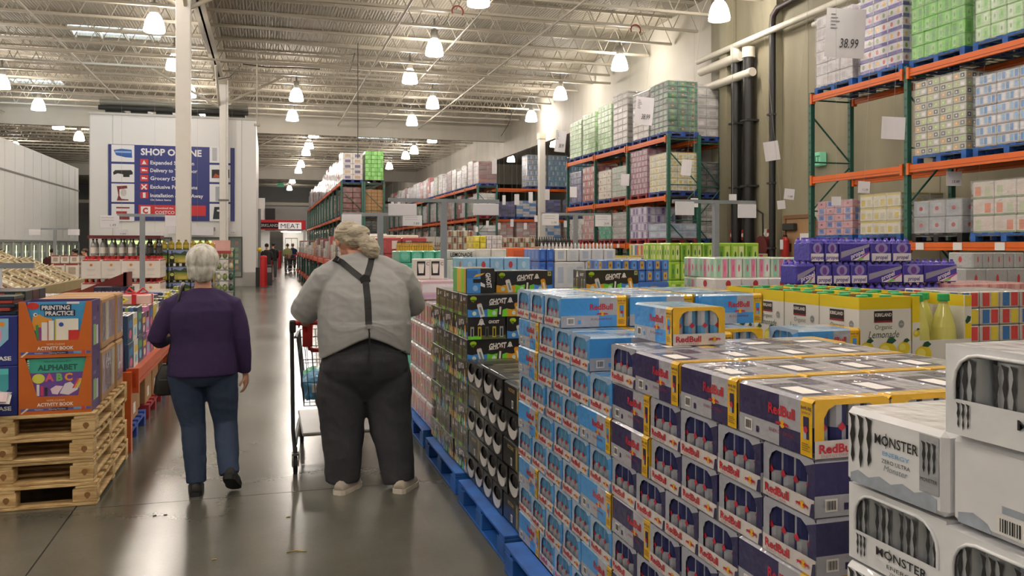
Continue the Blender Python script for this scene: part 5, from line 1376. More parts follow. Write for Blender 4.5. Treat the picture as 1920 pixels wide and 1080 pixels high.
# ================================================================== SMALL BOTTLES AND PACKS FOR THE DISPLAYS
def bottle(body, cap, label_c, r=.036, h=.24, neck=.35, n=10):
    k = ('bot', body, cap, label_c, r, h)
    if k in CACHE: return CACHE[k]
    b = MB(); B_ = mat(body, rough=.2, coat=.5); b.rev([(r*.9, 0), (r, .01), (r, h*.6), (r*.8, h*.72), (r*.38, h*.85), (r*.36, h*.93)], B_, n)
    bd = b.mesh('bottle_body'); c = MB(); c.rev([(r*.45, 0), (r*.45, h*.08)], mat(cap, rough=.4), n); cm = c.mesh('cap')
    l = MB(); l.rev([(r*1.01, h*.15), (r*1.01, h*.5)], mat(label_c), n, caps=False); lm = l.mesh('label_band')
    CACHE[k] = [('bottle_body', bd, (0,0,0)), ('cap', cm, (0,0,h*.92)), ('label_band', lm, (0,0,0))]; return CACHE[k]
def rowof(nm, cat, parts, x0, x1, Y, z, n, label, group, ny=1, dy=.1, Yax=0.):
    for j in range(ny):
        for i in range(n):
            x = x0 + (x1-x0)*(i+.5)/n
            inst((nm, cat, parts), (x, Y + dy*j, z), 0, '%s, %s from left%s' % (label, nth(i), '' if ny == 1 else ', row %s' % nth(j)), group)
def block(nm, label, px0, px1, pyt, pyb, Y, depth, style, n, rows, group, cat='box', to_floor=True, z0=None, seed=0):
    """rows of cartons/packs facing the camera between two picture columns at distance Y, standing on a plain stack"""
    x0 = onY(px0, Y)[0]; x1 = onY(px1, Y)[0]; zt = onY((px0+px1)/2, Y, pyt)[1]; zb = onY((px0+px1)/2, Y, pyb)[1] if z0 is None else z0
    cw = (x1-x0)/n; ch = (zt-zb)/rows; nd = max(1, round(depth/.4)); cdp = depth/nd
    key = ('blk', id(style), round(cw, 2), round(cdp, 2), round(ch, 2))
    if key not in CACHE: CACHE[key] = [carton_mesh(cw, cdp, ch, style, s) for s in range(2)]
    for q in range(rows):
        for i in range(n):
            for j in range(nd):
                if j and q < rows-1: continue
                inst((nm, cat, [('carton', CACHE[key][(i+q) % 2], (0,0,0))]), (x0+cw*(i+.5), Y+cdp*(j+.5), zb+ch*q), 0,
                     '%s, %s row up, %s from left%s' % (label, nth(q), nth(i), '' if j == 0 else ', behind'), group)
    if to_floor and zb > .2:
        load('pallet_load', 'pallet of cartons under: %s' % ' '.join(label.split()[:9]), 'pallet load', (x0+x1)/2, Y+depth/2, 0, x1-x0, depth, zb-.142, style, max(2, int((x1-x0)/.45)), max(2, nd), max(2, int(zb/.3)), pal=BLUE, wrap=False)
    return x0, x1, zt, zb
# purple sports drink packs
PU = film('3a2c96'); PUW = film('d9d3dd')
def purple_pack(L, H, kind):
    b = MB(); g = .003; b.bbox(-L/2+g, -.13, 0, L/2-g, .13, H*.8, PU, .012)
    n = max(3, int(L/.075))
    for i in range(n):
        for j in range(3): b.rev([(.03, H*.78), (.026, H*.88), (.015, H*.93), (.015, H)], film('4436a8') if i % 3 else film('5b4bc0'), 8, (-L/2+L*(i+.5)/n, -.09+.09*j, 0))
    car = b.mesh('wrapped_bottles'); p = MB(); fr = frame((0, -.1305, 0), (1,0,0), (0,0,1))
    if kind == 0:
        p.ppoly(fr, [(-L/2+.01, 0.004), (L/2-.01, .004), (L/2-.01, H*.34), (-L/2+.01, H*.34)], PUW, 1); p.text(fr, 'propel', 0, H*.18, H*.17, mat('5b4f8e'), slant=.2, bold=.03, k=2)
        p.pdisc(fr, 0, H*.56, L*.3, H*.22, mat('8d84b8', coat=.7), 1); p.pdisc(fr, 0, H*.54, L*.14, H*.16, mat('6a3b8c'), 2)
    else:
        p.ppoly(fr, [(-L/2+.01, .03), (L/2-.01, H*.62), (L/2-.01, H*.74), (-L/2+.01, .09)], mat('8f8ca4', coat=.7), 1)
        p.ppoly(fr, [(-L*.1, .01), (L/2-.01, .01), (L/2-.01, H*.4)], PUW, 1); p.ppoly(fr, [(L*.0, .004), (L/2-.01, H*.42), (L/2-.01, H*.36), (L*.1, .004)], mat('b0388c'), 2)
        p.text(fr, 'propel', L*.06, H*.32, H*.2, PUW, slant=.2, rot=.35, bold=.03, k=3); p.ppoly(fr, [(L*.05,.005),(L*.25,.02),(L*.3,.04),(L*.12,.03)], mat('6fc24a'), 3)
    pm_ = p.mesh('printing')
    return ('bottle_pack', 'drink pack', [('wrapped_bottles', car, (0,0,0), [('printing', pm_, (0,0,0))])])
PY = 6.6
def zY(py, Y=PY, px=1640): return onY(px, Y, py)[1]
hp = (zY(487) - zY(531)); PK = {}
def ppack(px0, px1, row, kind, lb, dy=0.):
    x0 = onY(px0, PY)[0]; x1 = onY(px1, PY)[0]; L = round(x1-x0, 2); k = (L, kind)
    if k not in PK: PK[k] = purple_pack(L, hp, kind)
    zb = zY((575, 531, 490)[row]); inst(PK[k], ((x0+x1)/2, PY+.13+dy, zb), 0, lb, 'purple sports drink packs')
for i, (a, c, kd) in enumerate(((1519, 1546, 0), (1547, 1574, 0), (1575, 1632, 1), (1633, 1672, 0), (1673, 1710, 0))): ppack(a, c, 2, kd, 'purple sports drink pack in the top row, %s from the left' % nth(i))
for i, (a, c, kd) in enumerate(((1493, 1530, 1), (1531, 1561, 0), (1562, 1595, 0), (1596, 1627, 0), (1628, 1692, 1), (1693, 1733, 0), (1734, 1796, 1))): ppack(a, c, 1, kd, 'purple sports drink pack in the second row, %s from the left' % nth(i))
for i, (a, c, kd) in enumerate(((1493, 1545, 0), (1546, 1600, 0), (1601, 1660, 1), (1661, 1725, 0), (1726, 1792, 0))): ppack(a, c, 0, kd, 'purple sports drink pack in the third row, %s from the left' % nth(i))
load('pallet_load', 'pallet of purple drink packs hidden under the visible packs', 'pallet load', (onY(1493, PY)[0]+onY(1795, PY)[0])/2, PY+.35, 0, onY(1795, PY)[0]-onY(1493, PY)[0], .7, zY(575)-.145, S(base='3a2c96', patch=['d9d3dd', '4436a8'], pw=.2), 4, 2, 4, wrap=False)
# displays across the middle distance
st_lime = S(base='9ccb3a', patch=['6da52a', 'c7e07a', 'dfe9a8'], pw=.08, pz=(.1, .85), fill=.75, dot='3f7d2a')
st_az = S(base='b9cdb8', patch=['8fc7a6', 'd27f9c', 'cfd8cc'], pw=.09, pz=(.05, .9), fill=.7, dot='cf5a80')
st_straw = S(base='e2ded4', patch=['c33a2c'], pw=.4, pz=(.35, .85), fill=.22, round=1)
st_bluesn = S(base='3f6fc0', patch=['5f9fe0', 'c9a43a', '2d4f9f'], pw=.12, pz=(.15, .85), fill=.7, dot='7a5230')
st_milk = S(base='dcdcda', patch=['b9c3cf', 'cfd3d6'], pw=.14, pz=(.2, .8), fill=.6)
st_milkb = S(base='2f5fb8', patch=['4a7ccc'], pw=.14, pz=(.2, .8), fill=.6)
st_blueb = S(base='8fc0e6', patch=['b9d6ee', 'b83a4a'], pw=.2, pz=(.2, .7), fill=.4, round=1)
st_teal2 = S(base='4fc3a0', patch=['7fd6b8'], pw=.1, round=1, fill=.9, pz=(.2, .9))
st_limey = S(base='c9d08a', patch=['b3c264'], pw=.1, round=1, fill=.9, pz=(.2, .9))
st_lemtray = S(base='dcd8d0', patch=['e6e2da'], pw=1.)
st_yel2 = S(base='dccf2c', patch=['c3b832', 'ece07a'], pw=.15, fill=.7)
st_shelfmix = S(base='a8a090', patch=['7d3f2c', 'c9c2b0', '5c5648', 'b59a5c'], pw=.09, pz=(.1, .85), fill=.7)
st_orangeb = S(base='cf5a22', patch=['b84a1a'], pw=.5)
st_diet = S(base='a9abad', patch=['c23a3e'], pw=.4, pz=(.35, .75), fill=.15, round=1, line='8e9092')
st_juicep = S(base='d89a9a', patch=['e2b0ac', 'c98a8c'], pw=.08, pz=(.1, .9))
st_juice = S(base='b9b4ae', patch=['2f6cab', 'c93a3c', 'd9c43a', '6d9c4a', 'ddd6d0'], pw=.1, pz=(.1, .9), fill=.8)
G_ = 'packs in the middle distance'
block('drink_pack', 'lime green drink pack behind the right sign stand', 1256, 1338, 455, 525, 9.6, .8, st_lime, 4, 2, 'lime green drink packs', 'drink pack')
block('drink_pack', 'lime green bottle pack right of the sign stand post', 1345, 1424, 455, 500, 9.8, .6, st_lime, 3, 1, 'lime bottle packs', 'drink pack')
block('can_pack', 'pale green and pink iced tea can pack', 1340, 1498, 482, 521, 7.9, .7, st_az, 6, 1, 'iced tea can packs', 'drink pack')
block('fruit_box', 'white box with red strawberries under the iced tea cans', 1340, 1492, 521, 548, 7.6, .4, st_straw, 3, 1, 'strawberry boxes', 'box')
block('snack_box', 'blue snack carton right of the black drink cases', 1137, 1255, 487, 528, 8.4, .6, st_bluesn, 8, 2, 'blue snack cartons', 'box')
block('milk_carton', 'white milk carton on the low display', 1040, 1155, 466, 490, 9.2, .6, st_milk, 5, 1, 'white milk cartons', 'carton')
block('milk_carton', 'blue and white milk carton at the left end of the display', 1010, 1040, 466, 490, 9.2, .6, st_milkb, 2, 1, 'blue milk cartons', 'carton')
block('snack_bag_tray', 'light blue snack tray with red berries behind the black cases', 868, 995, 482, 508, 7.9, .5, st_blueb, 5, 1, 'light blue berry trays', 'tray')
block('bottle_tray', 'tray of turquoise capped bottles left of the lemonade tray', 748, 838, 470, 492, 9.6, .6, st_teal2, 4, 1, 'turquoise bottle trays', 'tray')
xx = block('drink_tray', 'white tray lettered with the word lemonade', 838, 892, 468, 486, 10.4, .5, st_lemtray, 1, 1, 'white trays', 'tray')
b = MB(); cx_ = (xx[0]+xx[1])/2; b.text(frame((0, -.002, 0), (1,0,0), (0,0,1)), 'LEMONADE', 0, 0, .055, BLACK, width=.29, bold=.02, k=1)
o = link('tray_lettering', b.mesh('tray_lettering')); o.location = (cx_, 10.4, (xx[2]+xx[3])/2)
tr = [q for q in COL.objects if q.name.startswith('drink_tray')][-1]
for q in list(COL.objects):
    if q.name.startswith('drink_tray') and abs(q.location.y-10.65) < .2: tr = q; break
o.parent = tr; o.location = (0, 10.4-tr.location.y, (xx[2]+xx[3])/2 - tr.location.z)
block('drink_carton', 'pale carton right of the white lemonade tray', 892, 950, 466, 486, 10.6, .5, st_lemtray, 2, 1, 'pale cartons', 'carton')
block('yellow_carton', 'yellow carton in the middle distance over the light blue trays', 888, 912, 442, 466, 12.2, .5, st_yel2, 2, 2, 'yellow cartons', 'carton')
block('juice_carton', 'grey and white carton right of the yellow cartons', 912, 942, 441, 466, 12.2, .5, st_white, 3, 3, 'grey cartons', 'carton')
block('shelf_carton', 'small brown and cream goods carton left of the yellow cartons', 838, 888, 432, 468, 14, .6, st_shelfmix, 5, 3, 'brown goods', 'carton')
block('orange_display', 'orange display bin under the dark bottles', 952, 1002, 464, 486, 11.4, .5, st_orangeb, 1, 1, 'orange bins', 'bin')
block('shelf_carton', 'mixed goods carton over the orange display bin', 942, 1004, 445, 464, 12.4, .5, st_shelfmix, 6, 2, 'mixed goods', 'carton')
block('soda_carton', 'silver soda carton in the lower row at the right edge', 1810, 1930, 503, 548, 8.2, .5, st_diet, 3, 1, 'silver soda cartons lower row', 'carton')
block('soda_carton', 'tall silver soda carton in the upper row at the right edge', 1824, 1922, 473, 503, 8.3, .4, st_diet, 5, 1, 'silver soda cartons upper row', 'carton', to_floor=False)
block('juice_pack', 'pink topped juice pack before the silver soda cartons', 1795, 1945, 531, 548, 6.4, .7, st_juicep, 5, 1, 'pink juice packs', 'drink pack')
block('juice_pack', 'brightly coloured juice pack behind the lemonade', 1800, 1950, 545, 640, 5.2, .6, st_juice, 4, 3, 'coloured juice packs', 'drink pack')
# bottles: oils with black caps, dark bottles, clear bottles
def brow(px0, px1, pyt, pyb, Y, n, body, cap, lab, label, group, ny=1, st=st_kraft, floor_=True):
    x0 = onY(px0, Y)[0]; x1 = onY(px1, Y)[0]; zt = onY(px0, Y, pyt)[1]; zb = onY(px0, Y, pyb)[1]; h = zt-zb; r = min((x1-x0)/n*.46, h*.2)
    rowof('bottle', 'bottle', bottle(body, cap, lab, round(r, 3), round(h, 3)), x0, x1, Y, zb, n, label, group, ny, .11)
    if floor_: load('pallet_load', 'pallet of cartons carrying: %s' % ' '.join(label.split()[:8]), 'pallet load', (x0+x1)/2, Y+.25, 0, x1-x0, .6, zb-.142, st, max(2, int((x1-x0)/.5)), 2, 4, wrap=False)
brow(745, 812, 453, 473, 12.4, 15, 'b08a2c', '1b1b1b', 'c9a43a', 'golden oil bottle with black cap right of the man', 'golden oil bottles', 2)
brow(992, 1070, 444, 462, 13.0, 18, '24211f', '111111', '4a4440', 'dark bottle with black cap over the milk cartons', 'dark bottles', 1)
brow(1012, 1150, 455, 467, 9.5, 20, 'c9cacb', 'd9d9d9', 'b9bcc0', 'clear small bottle standing on the milk cartons', 'clear small bottles', 1, floor_=False)
brow(814, 836, 455, 470, 12.0, 5, '6c4a30', '2a2320', '9a8f7c', 'brown sauce bottle beside the sign stand post', 'brown sauce bottles')
# low aisle racks right of the aisle, from behind the man to the back
LOWX = 1.55
t = thing('low_shelf_rack', 'long low orange beamed rack along the right side of the aisle behind the man', 'rack', (LOWX, 12.5, 0))
lu = MB(); lu.box(-.04, -.04, 0, .04, .04, 1.24, metalp('1f5a52')); lum = lu.mesh('upright'); lb_ = beam_mesh(2.6, .13, metalp('c4492a'))
for k in range(13):
    for x in (0, 1.0): link('upright', lum, t, (x, k*2.7, 0))
    if k < 12:
        for x in (-.03, 1.03):
            link('beam', lb_, t, (x, k*2.7+1.35, 1.1)); link('beam', lb_, t, (x, k*2.7+1.35, .25))
shelf = MB(); shelf.box(0, 0, 1.2, 1, 32.4, 1.22, mat('7b6a55')); shelf.box(0, 0, .36, 1, 32.4, .38, mat('7b6a55')); part('shelf_board', shelf, t)
rr = random.Random(5); GS = [st_cream, st_shelfmix, st_white, st_kraft, st_redc, st_brownred, st_yellow, st_graywhite, st_dark]
for k in range(44):
    y = 12.9 + k*.73; st = GS[rr.randrange(9)]; h = rr.choice([.3, .4, .5, .55, .62])
    load('goods_stack', 'stack of grocery cartons on the low rack beside the aisle, %s from its near end' % nth(k), 'carton stack', LOWX+.42, y, 1.22, .78, .66, h, st, 2, 4, 2, pal=None, wrap=False, whole=k > 24, group='grocery stacks on the low aisle rack')
    if k < 40: load('goods_stack', 'stack of cartons on the lower shelf of the low aisle rack, %s from its near end' % nth(k), 'carton stack', LOWX+.42, y, .38, .78, .6, rr.uniform(.4, .62), GS[rr.randrange(9)], 2, 3, 2, pal=None, wrap=False, whole=True, group='cartons under the low aisle rack')
# second band of low displays farther right so the floor between racks is filled
n_ = 0
for Y in (15.0, 18.5, 22.0, 26.0, 31.0, 36.0):
    x = 3.6
    while x < (9.0 if Y < 30 else 9.3):
        wd = rr.choice([1.0, 1.15]); st = rr.choice([st_cream, st_shelfmix, st_white, st_pinkred, st_graywhite, st_mint, st_yellow, st_juice, st_brownred, st_lav]); h = rr.uniform(1.05, 1.5)
        if Y >= 22 and rr.random() < .5: h += .25
        load('pallet_load', 'floor pallet of cartons in display row %s behind the drinks, %s from the left' % (nth(int((Y-15)/3.5)), nth(int((x-3.6)/1.1))), 'pallet load', x+wd/2, Y, 0, wd, 1.0, h, st, 3, 3, 5, pal=DBLUE, wrap=False, whole=Y > 24, group='floor pallets in the middle distance'); x += wd+.12
# ================================================================== PEOPLE
def remesh(mb, vox, smooth=2, fold=0., fscale=(3, 3, 3), seed=0, grav=0., region=None, sub=False):
    me = mb.mesh('tmp'); o = bpy.data.objects.new('tmp', me); COL.objects.link(o)
    m = o.modifiers.new('r', 'REMESH'); m.mode = 'VOXEL'; m.voxel_size = vox; m.use_smooth_shade = True
    if smooth: s = o.modifiers.new('s', 'SMOOTH'); s.iterations = smooth; s.factor = .5
    dg = bpy.context.evaluated_depsgraph_get(); r = bpy.data.meshes.new_from_object(o.evaluated_get(dg))
    bpy.data.objects.remove(o); bpy.data.meshes.remove(me)
    if fold:
        n = len(r.vertices); co = np.empty(n*3); r.vertices.foreach_get('co', co); co = co.reshape(-1, 3)
        nm = np.empty(n*3); r.vertices.foreach_get('normal', nm); nm = nm.reshape(-1, 3)
        d = np.empty(n)
        for i in range(n):
            x, y, z = co[i]; q = Vector((x*fscale[0]+seed, y*fscale[1], z*fscale[2] + x*fscale[0]*.35))
            v = noise.noise(q); v2 = noise.noise(q*2.3 + Vector((7, 3, 1)))
            d[i] = (1 - abs(v)*2.4)*.65 + (1 - abs(v2)*2.2)*.35
        co += nm * (d[:, None]-.45)*fold*(region(co)[:, None] if region else 1)
        r.vertices.foreach_set('co', co.reshape(-1))
    r.polygons.foreach_set('use_smooth', [True]*len(r.polygons)); r.update()
    return r
def cloth(c, scale=300., bump=.15, var=.12):
    return mat(c, rough=.9, var=var, scale=14., bump=bump, bscale=scale)
def hair_mat(c1, c2, st):
    m = bpy.data.materials.new('hair'); m.use_nodes = True; nt = m.node_tree; L = nt.links.new; b = nt.nodes['Principled BSDF']; b.inputs['Roughness'].default_value = .5
    tc = nt.nodes.new('ShaderNodeTexCoord'); mp = nt.nodes.new('ShaderNodeMapping'); mp.inputs['Scale'].default_value = st; L(tc.outputs['Object'], mp.inputs[0])
    n = nt.nodes.new('ShaderNodeTexNoise'); n.inputs['Scale'].default_value = 9; n.inputs['Detail'].default_value = 5; n.inputs['Distortion'].default_value = .8; L(mp.outputs[0], n.inputs['Vector'])
    cr = nt.nodes.new('ShaderNodeValToRGB'); e = cr.color_ramp.elements; e[0].position = .36; e[0].color = lin(c2)+(1,); e[1].position = .6; e[1].color = lin(c1)+(1,)
    L(n.outputs['Fac'], cr.inputs[0]); L(cr.outputs[0], b.inputs['Base Color'])
    bp = nt.nodes.new('ShaderNodeBump'); bp.inputs['Strength'].default_value = .5; bp.inputs['Distance'].default_value = .01; L(n.outputs['Fac'], bp.inputs['Height']); L(bp.outputs[0], b.inputs['Normal']); return m
SKIN = mat('c9967c', rough=.55, var=.08, scale=20.); SKIN2 = mat('c98f78', rough=.55, var=.1, scale=20.)
def head(b, c, s, m, tilt=0., yaw=0., roll=0.):
    """skull, jaw, nose, ears; faces +y. s = half head height"""
    M = Matrix.Translation(Vector(c)) @ Matrix.Rotation(yaw, 4, 'Z') @ Matrix.Rotation(-tilt, 4, 'X') @ Matrix.Rotation(roll, 4, 'Y')
    o = MB(); o.ball((0, -.01, .02), (s*.66, s*.82, s*.86), m, 18, 12); o.ball((0, s*.28, -s*.42), (s*.46, s*.5, s*.55), m, 16, 10)
    o.ball((0, s*.86, -s*.08), (s*.13, s*.2, s*.22), m, 10, 8); o.ball((0, s*.74, -s*.42), (s*.24, s*.14, s*.1), m, 10, 6)
    for sx_ in (-1, 1): o.ball((sx_*s*.68, -s*.02, -s*.08), (s*.1, s*.17, s*.26), m, 10, 8); o.ball((sx_*s*.27, s*.66, s*.08), (s*.12, s*.1, s*.09), m, 8, 6)
    b.add([M @ Vector(v) for v in o.v], o.f, m, True); return M
def hand(b, wrist, dirn, palm_n, m, s=1., curl=.5, side=1):
    """palm plus four unequal fingers and a thumb; dirn = along the fingers, palm_n = the way the palm faces"""
    w0 = Vector(wrist); d = Vector(dirn).normalized(); n = (Vector(palm_n) - d*Vector(palm_n).dot(d)).normalized(); a = d.cross(n)*side
    for t in (-.022, 0, .022): b.tube([w0 - d*.02, w0 + d*.03*s + a*t*s, w0 + d*.082*s + a*t*1.2*s], [.017*s, .017*s, .014*s], m, 8)
    for i, (off, ln) in enumerate(((-.031, .066), (-.010, .078), (.011, .074), (.031, .058))):
        p0 = w0 + d*.078*s + a*off*s; pts = [p0 - d*.02*s]; q = p0; ang = 0
        pts.append(q)
        for k, f in enumerate((.45, .32, .25)):
            ang += curl*(.7 + .25*k); q = q + (d*math.cos(ang) + n*math.sin(ang))*ln*f*s; pts.append(q)
        b.tube(pts, [.0095*s, .0095*s, .009*s, .0085*s, .0065*s], m, 7)
    p0 = w0 + d*.025*s - a*.03*s; b.tube([w0 + d*.01*s - a*.012*s, p0, p0 + (d*.6 - a*.55 + n*.4)*.032*s, p0 + (d*.85 - a*.45 + n*.6)*.058*s], [.014*s, .0125*s, .010*s, .0075*s], m, 7)
def shoe(b, toe, heel, m, sole, w_=.05):
    t, h = Vector(toe), Vector(heel); d = (t - h); L = d.length; d.normalize(); up = Vector((0,0,1)); up = (up - d*up.dot(d)).normalized(); s = d.cross(up)
    prof = [(0, .6, .045), (.08, .8, .06), (.25, .85, .07), (.45, .9, .065), (.65, 1.05, .055), (.85, 1.0, .045), (.97, .6, .03)]
    vs = []; n = 12
    for u, wq, hh in prof:
        c = h + d*(L*u)
        for i in range(n):
            a = 2*math.pi*i/n; x = w_*wq*math.cos(a); z = max(-.02, hh*math.sin(a)) if math.sin(a) > 0 else .0 + .012*math.sin(a)
            vs.append(c + s*x + up*(z + .028))
    K = len(prof); fs = [(j*n+i, (j+1)*n+i, (j+1)*n+(i+1) % n, j*n+(i+1) % n) for j in range(K-1) for i in range(n)] + [tuple(range(n)), tuple(range((K-1)*n, K*n))[::-1]]
    b.add(vs, fs, m, True)
    sv = []
    out = [(-.02, .5), (.05, .85), (.25, .95), (.5, .95), (.7, 1.12), (.88, 1.0), (1.0, .5)]
    ring = [h + d*(L*u) + s*w_*q for u, q in out] + [h + d*(L*u) - s*w_*q for u, q in out[::-1]]
    k = len(ring); b2 = ring + [p + up*.03 for p in ring]
    sole_b = MB(); sole_b.add(b2, [tuple(range(k)), tuple(range(k, 2*k))[::-1]] + [(i, k+i, k+(i+1) % k, (i+1) % k) for i in range(k)], sole); return sole_b

# ---------------- the woman
wo = thing('person', 'person with short white hair, dark purple sweater and blue jeans walking on the left', 'person', (-.40, 5.70, 0))
b = MB()
b.loft([(0,0,.80,.15,.12),(0,0,.95,.16,.12),(0,0,1.12,.165,.12),(0,.01,1.22,.15,.1),(0,.015,1.28,.09,.07),(0,.02,1.33,.052,.055),(0,.035,1.39,.05,.055)], SKIN, 18)
head(b, (.0, .045, 1.475), .115, SKIN, .12, -.12)
b.tube([(-.18,.0,1.24),(-.27,.0,1.02),(-.19,.24,1.0)], [.05,.04,.028], SKIN, 10); hand(b, (-.19,.24,1.0), (.5,.8,.1), (.5,-.3,-.5), SKIN, .92, .55, 1)
b.tube([(.18,.0,1.24),(.245,-.02,.98),(.262,.03,.76)], [.05,.04,.027], SKIN, 10); hand(b, (.263,.035,.755), (.06,.18,-1), (-.9,.2,0), SKIN, .92, .42, 1)
for (h_, k_, a_) in (((-.09,0,.8),(-.06,.02,.44),(-.035,-.02,.09)), ((.09,0,.8),(.135,.05,.43),(.165,-.10,.15))): b.tube([h_, k_, a_], [.09,.055,.04], SKIN, 12)
part('body', remesh(b, .0055, 2), wo)
JEAN = mat('2c3b55', rough=.85, var=.3, scale=4., bump=.2, bscale=220., stretch=(2,2,.7))
b = MB()
b.loft([(0,-.0,.70,.10,.11),(0,-.005,.76,.200,.150),(0,-.01,.84,.188,.145),(0,0,.90,.165,.12)], JEAN, 24)
b.tube([(-.095,0,.84),(-.105,.0,.76),(-.085,.01,.60),(-.058,.02,.44),(-.05,.0,.30),(-.036,-.02,.075)], [.10,.110,.098,.077,.074,.062], JEAN, 16)
b.tube([(.095,0,.84),(.105,.005,.76),(.122,.03,.60),(.137,.05,.44),(.150,-.02,.30),(.168,-.10,.13)], [.11,.112,.098,.077,.074,.062], JEAN, 16)
part('jeans', remesh(b, .008, 3, .004, (9, 9, 14), 3), wo)
PUR = cloth('2e1d47', 260., .2)
b = MB()
b.loft([(0,-.005,.765,.215,.165),(0,-.005,.80,.212,.165),(0,0,.88,.205,.160),(0,0,.98,.190,.145),(0,.0,1.08,.200,.145),(0,.0,1.18,.205,.140),(0,.005,1.245,.180,.115),(0,.012,1.29,.115,.085),(0,.018,1.325,.072,.068)], PUR, 26, 2.2)
b.tube([(-.13,.0,1.235),(-.19,.0,1.21),(-.235,-.005,1.12),(-.275,-.01,1.01),(-.262,.06,.985),(-.21,.2,.995)], [.055,.062,.060,.055,.052,.040], PUR, 14)
b.tube([(.0,.015,1.285),(.10,.01,1.262),(.175,.0,1.215)], [.05,.05,.052], PUR, 12); b.tube([(.0,.015,1.285),(-.10,.01,1.262),(-.175,.0,1.215)], [.05,.05,.052], PUR, 12)
b.tube([(.13,.0,1.235),(.19,-.0,1.21),(.222,-.01,1.11),(.245,-.02,.99),(.255,.0,.88),(.262,.025,.765)], [.055,.062,.058,.053,.047,.038], PUR, 14)
part('sweater', remesh(b, .007, 9, .0035, (6, 6, 9), 1), wo)
HW = hair_mat('dcdad2', 'a8a294', (3, 3, .7))
b = MB(); M_ = Matrix.Translation((0, .035, 1.485)) @ Matrix.Rotation(-.12, 4, 'Z') @ Matrix.Rotation(-.08, 4, 'X')
o = MB(); o.ball((0, -.018, .018), (.103, .112, .108), HW, 24, 16); o.ball((0, -.05, -.045), (.088, .07, .075), HW, 18, 12); o.ball((0,.055,.06),(.08,.06,.05),HW,16,10)
o.ball((-.05,-.05,-.075), (.035,.04,.045), HW, 12, 8); o.ball((.04,-.06,-.085), (.035,.035,.04), HW, 12, 8); o.ball((.0,-.065,-.09), (.045,.035,.04), HW, 12, 8)
b.add([M_ @ Vector(v) for v in o.v], o.f, HW, True)
part('hair', remesh(b, .006, 2, .0045, (30, 30, 10), 5), wo)
DS = mat('1c1b1d', rough=.7); DSO = mat('101011', rough=.8)
b = MB(); s1 = shoe(b, (-.05,.16,.0), (-.035,-.09,.0), DS, DSO, .044); part('shoe', b, wo); part('sole', s1, wo.children[-1])
b = MB(); s1 = shoe(b, (.20,.0,.005), (.165,-.19,.125), DS, DSO, .044); part('shoe', b, wo); part('sole', s1, wo.children[-1])
# shoulder bag: hangs on her shoulder and is a thing of its own
bag = thing('shoulder_bag', 'small black shoulder bag hanging at the left hip of the person in purple', 'bag', (-.635, 5.76, .635))
LEA = mat('131214', rough=.4, coat=.2, bump=.3, bscale=30.)
b = MB(); b.loft([(0,0,0,.055,.04),(0,0,.02,.068,.05),(.005,0,.12,.06,.045),(.012,0,.185,.035,.03),(.012,0,.20,.025,.02)], LEA, 18, 2.8); part('bag_body', b, bag)
b = MB(); st_pts = [(.012,-.01,.17),(.055,-.04,.38),(.085,-.115,.56),(.10,-.13,.64),(.11,-.09,.695),(.112,0,.72),(.105,.08,.67),(.06,.10,.5),(.014,.02,.17)]
b.tube([Vector(p) for p in st_pts], .0095, LEA, 6); part('strap', b, bag)
b = MB(); b.box(-.03,-.0505,.1,.04,-.046,.106, mat('6b6b68', metal=.8)); part('zip', b, bag)

# ---------------- the man
ma = thing('person', 'large person in a grey t-shirt with black suspenders and charcoal trousers pushing a cart', 'person', (.62, 5.52, 0))
b = MB()
b.loft([(0,.0,.82,.2,.16),(0,.0,.98,.24,.19),(0,.03,1.18,.24,.19),(0,.06,1.36,.22,.15),(0,.1,1.46,.12,.1),(-.02,.14,1.52,.07,.075),(-.04,.18,1.57,.065,.07)], SKIN2, 20)
HM = head(b, (-.085, .235, 1.635), .128, SKIN2, .45, .35, -.08)
b.tube([(-.24,.08,1.38),(-.37,.16,1.16),(-.36,.46,1.06)], [.08,.06,.036], SKIN2, 12); hand(b, (-.36,.455,1.06), (.15,.9,-.1), (0,0,-1), SKIN2, 1.05, .8, -1)
b.tube([(.24,.08,1.38),(.335,.16,1.17),(.16,.46,1.06)], [.08,.06,.036], SKIN2, 12); hand(b, (.155,.465,1.06), (-.15,.9,-.1), (0,0,-1), SKIN2, 1.05, .8, 1)
for (h_, k_, a_) in (((-.13,0,.82),(-.13,.03,.45),(-.145,.0,.09)), ((.13,0,.82),(.165,.0,.45),(.215,-.10,.09))): b.tube([h_, k_, a_], [.11,.075,.045], SKIN2, 12)
part('body', remesh(b, .006, 2), ma)
TR = mat('35353a', rough=.9, var=.15, scale=6., bump=.15, bscale=200.)
b = MB()
b.loft([(0,-.02,.58,.06,.06),(0,-.02,.66,.17,.13),(0,-.02,.74,.262,.19),(0,-.02,.80,.285,.215),(0,-.02,.86,.28,.225),(0,-.01,.94,.270,.215),(0,.0,1.02,.25,.20)], TR, 28, 2.3)
b.tube([(-.145,0,.84),(-.150,0,.72),(-.150,.02,.55),(-.142,.02,.38),(-.143,.0,.20),(-.148,-.01,.05)], [.14,.158,.155,.142,.124,.110], TR, 20)
b.tube([(.145,0,.84),(.150,-.01,.72),(.155,-.01,.55),(.168,-.03,.38),(.195,-.07,.20),(.215,-.10,.045)], [.14,.158,.155,.138,.118,.104], TR, 20)
b.tube([(-.25,-.0,.70),(-.262,.02,.58),(-.255,.02,.47)], [.06,.06,.03], TR, 12)
part('trousers', remesh(b, .009, 10, .008, (5, 5, 6), 2), ma)
b = MB()
for s, (cx, ang) in ((-1, (-.17, .12)), (1, (.17, -.12))): b.box(cx-.06, -.262, .92, cx+.06, -.256, .925, mat('232326'))
b.box(-.004, -.262, .80, .004, -.250, 1.05, mat('232326')); part('seam', b, ma)
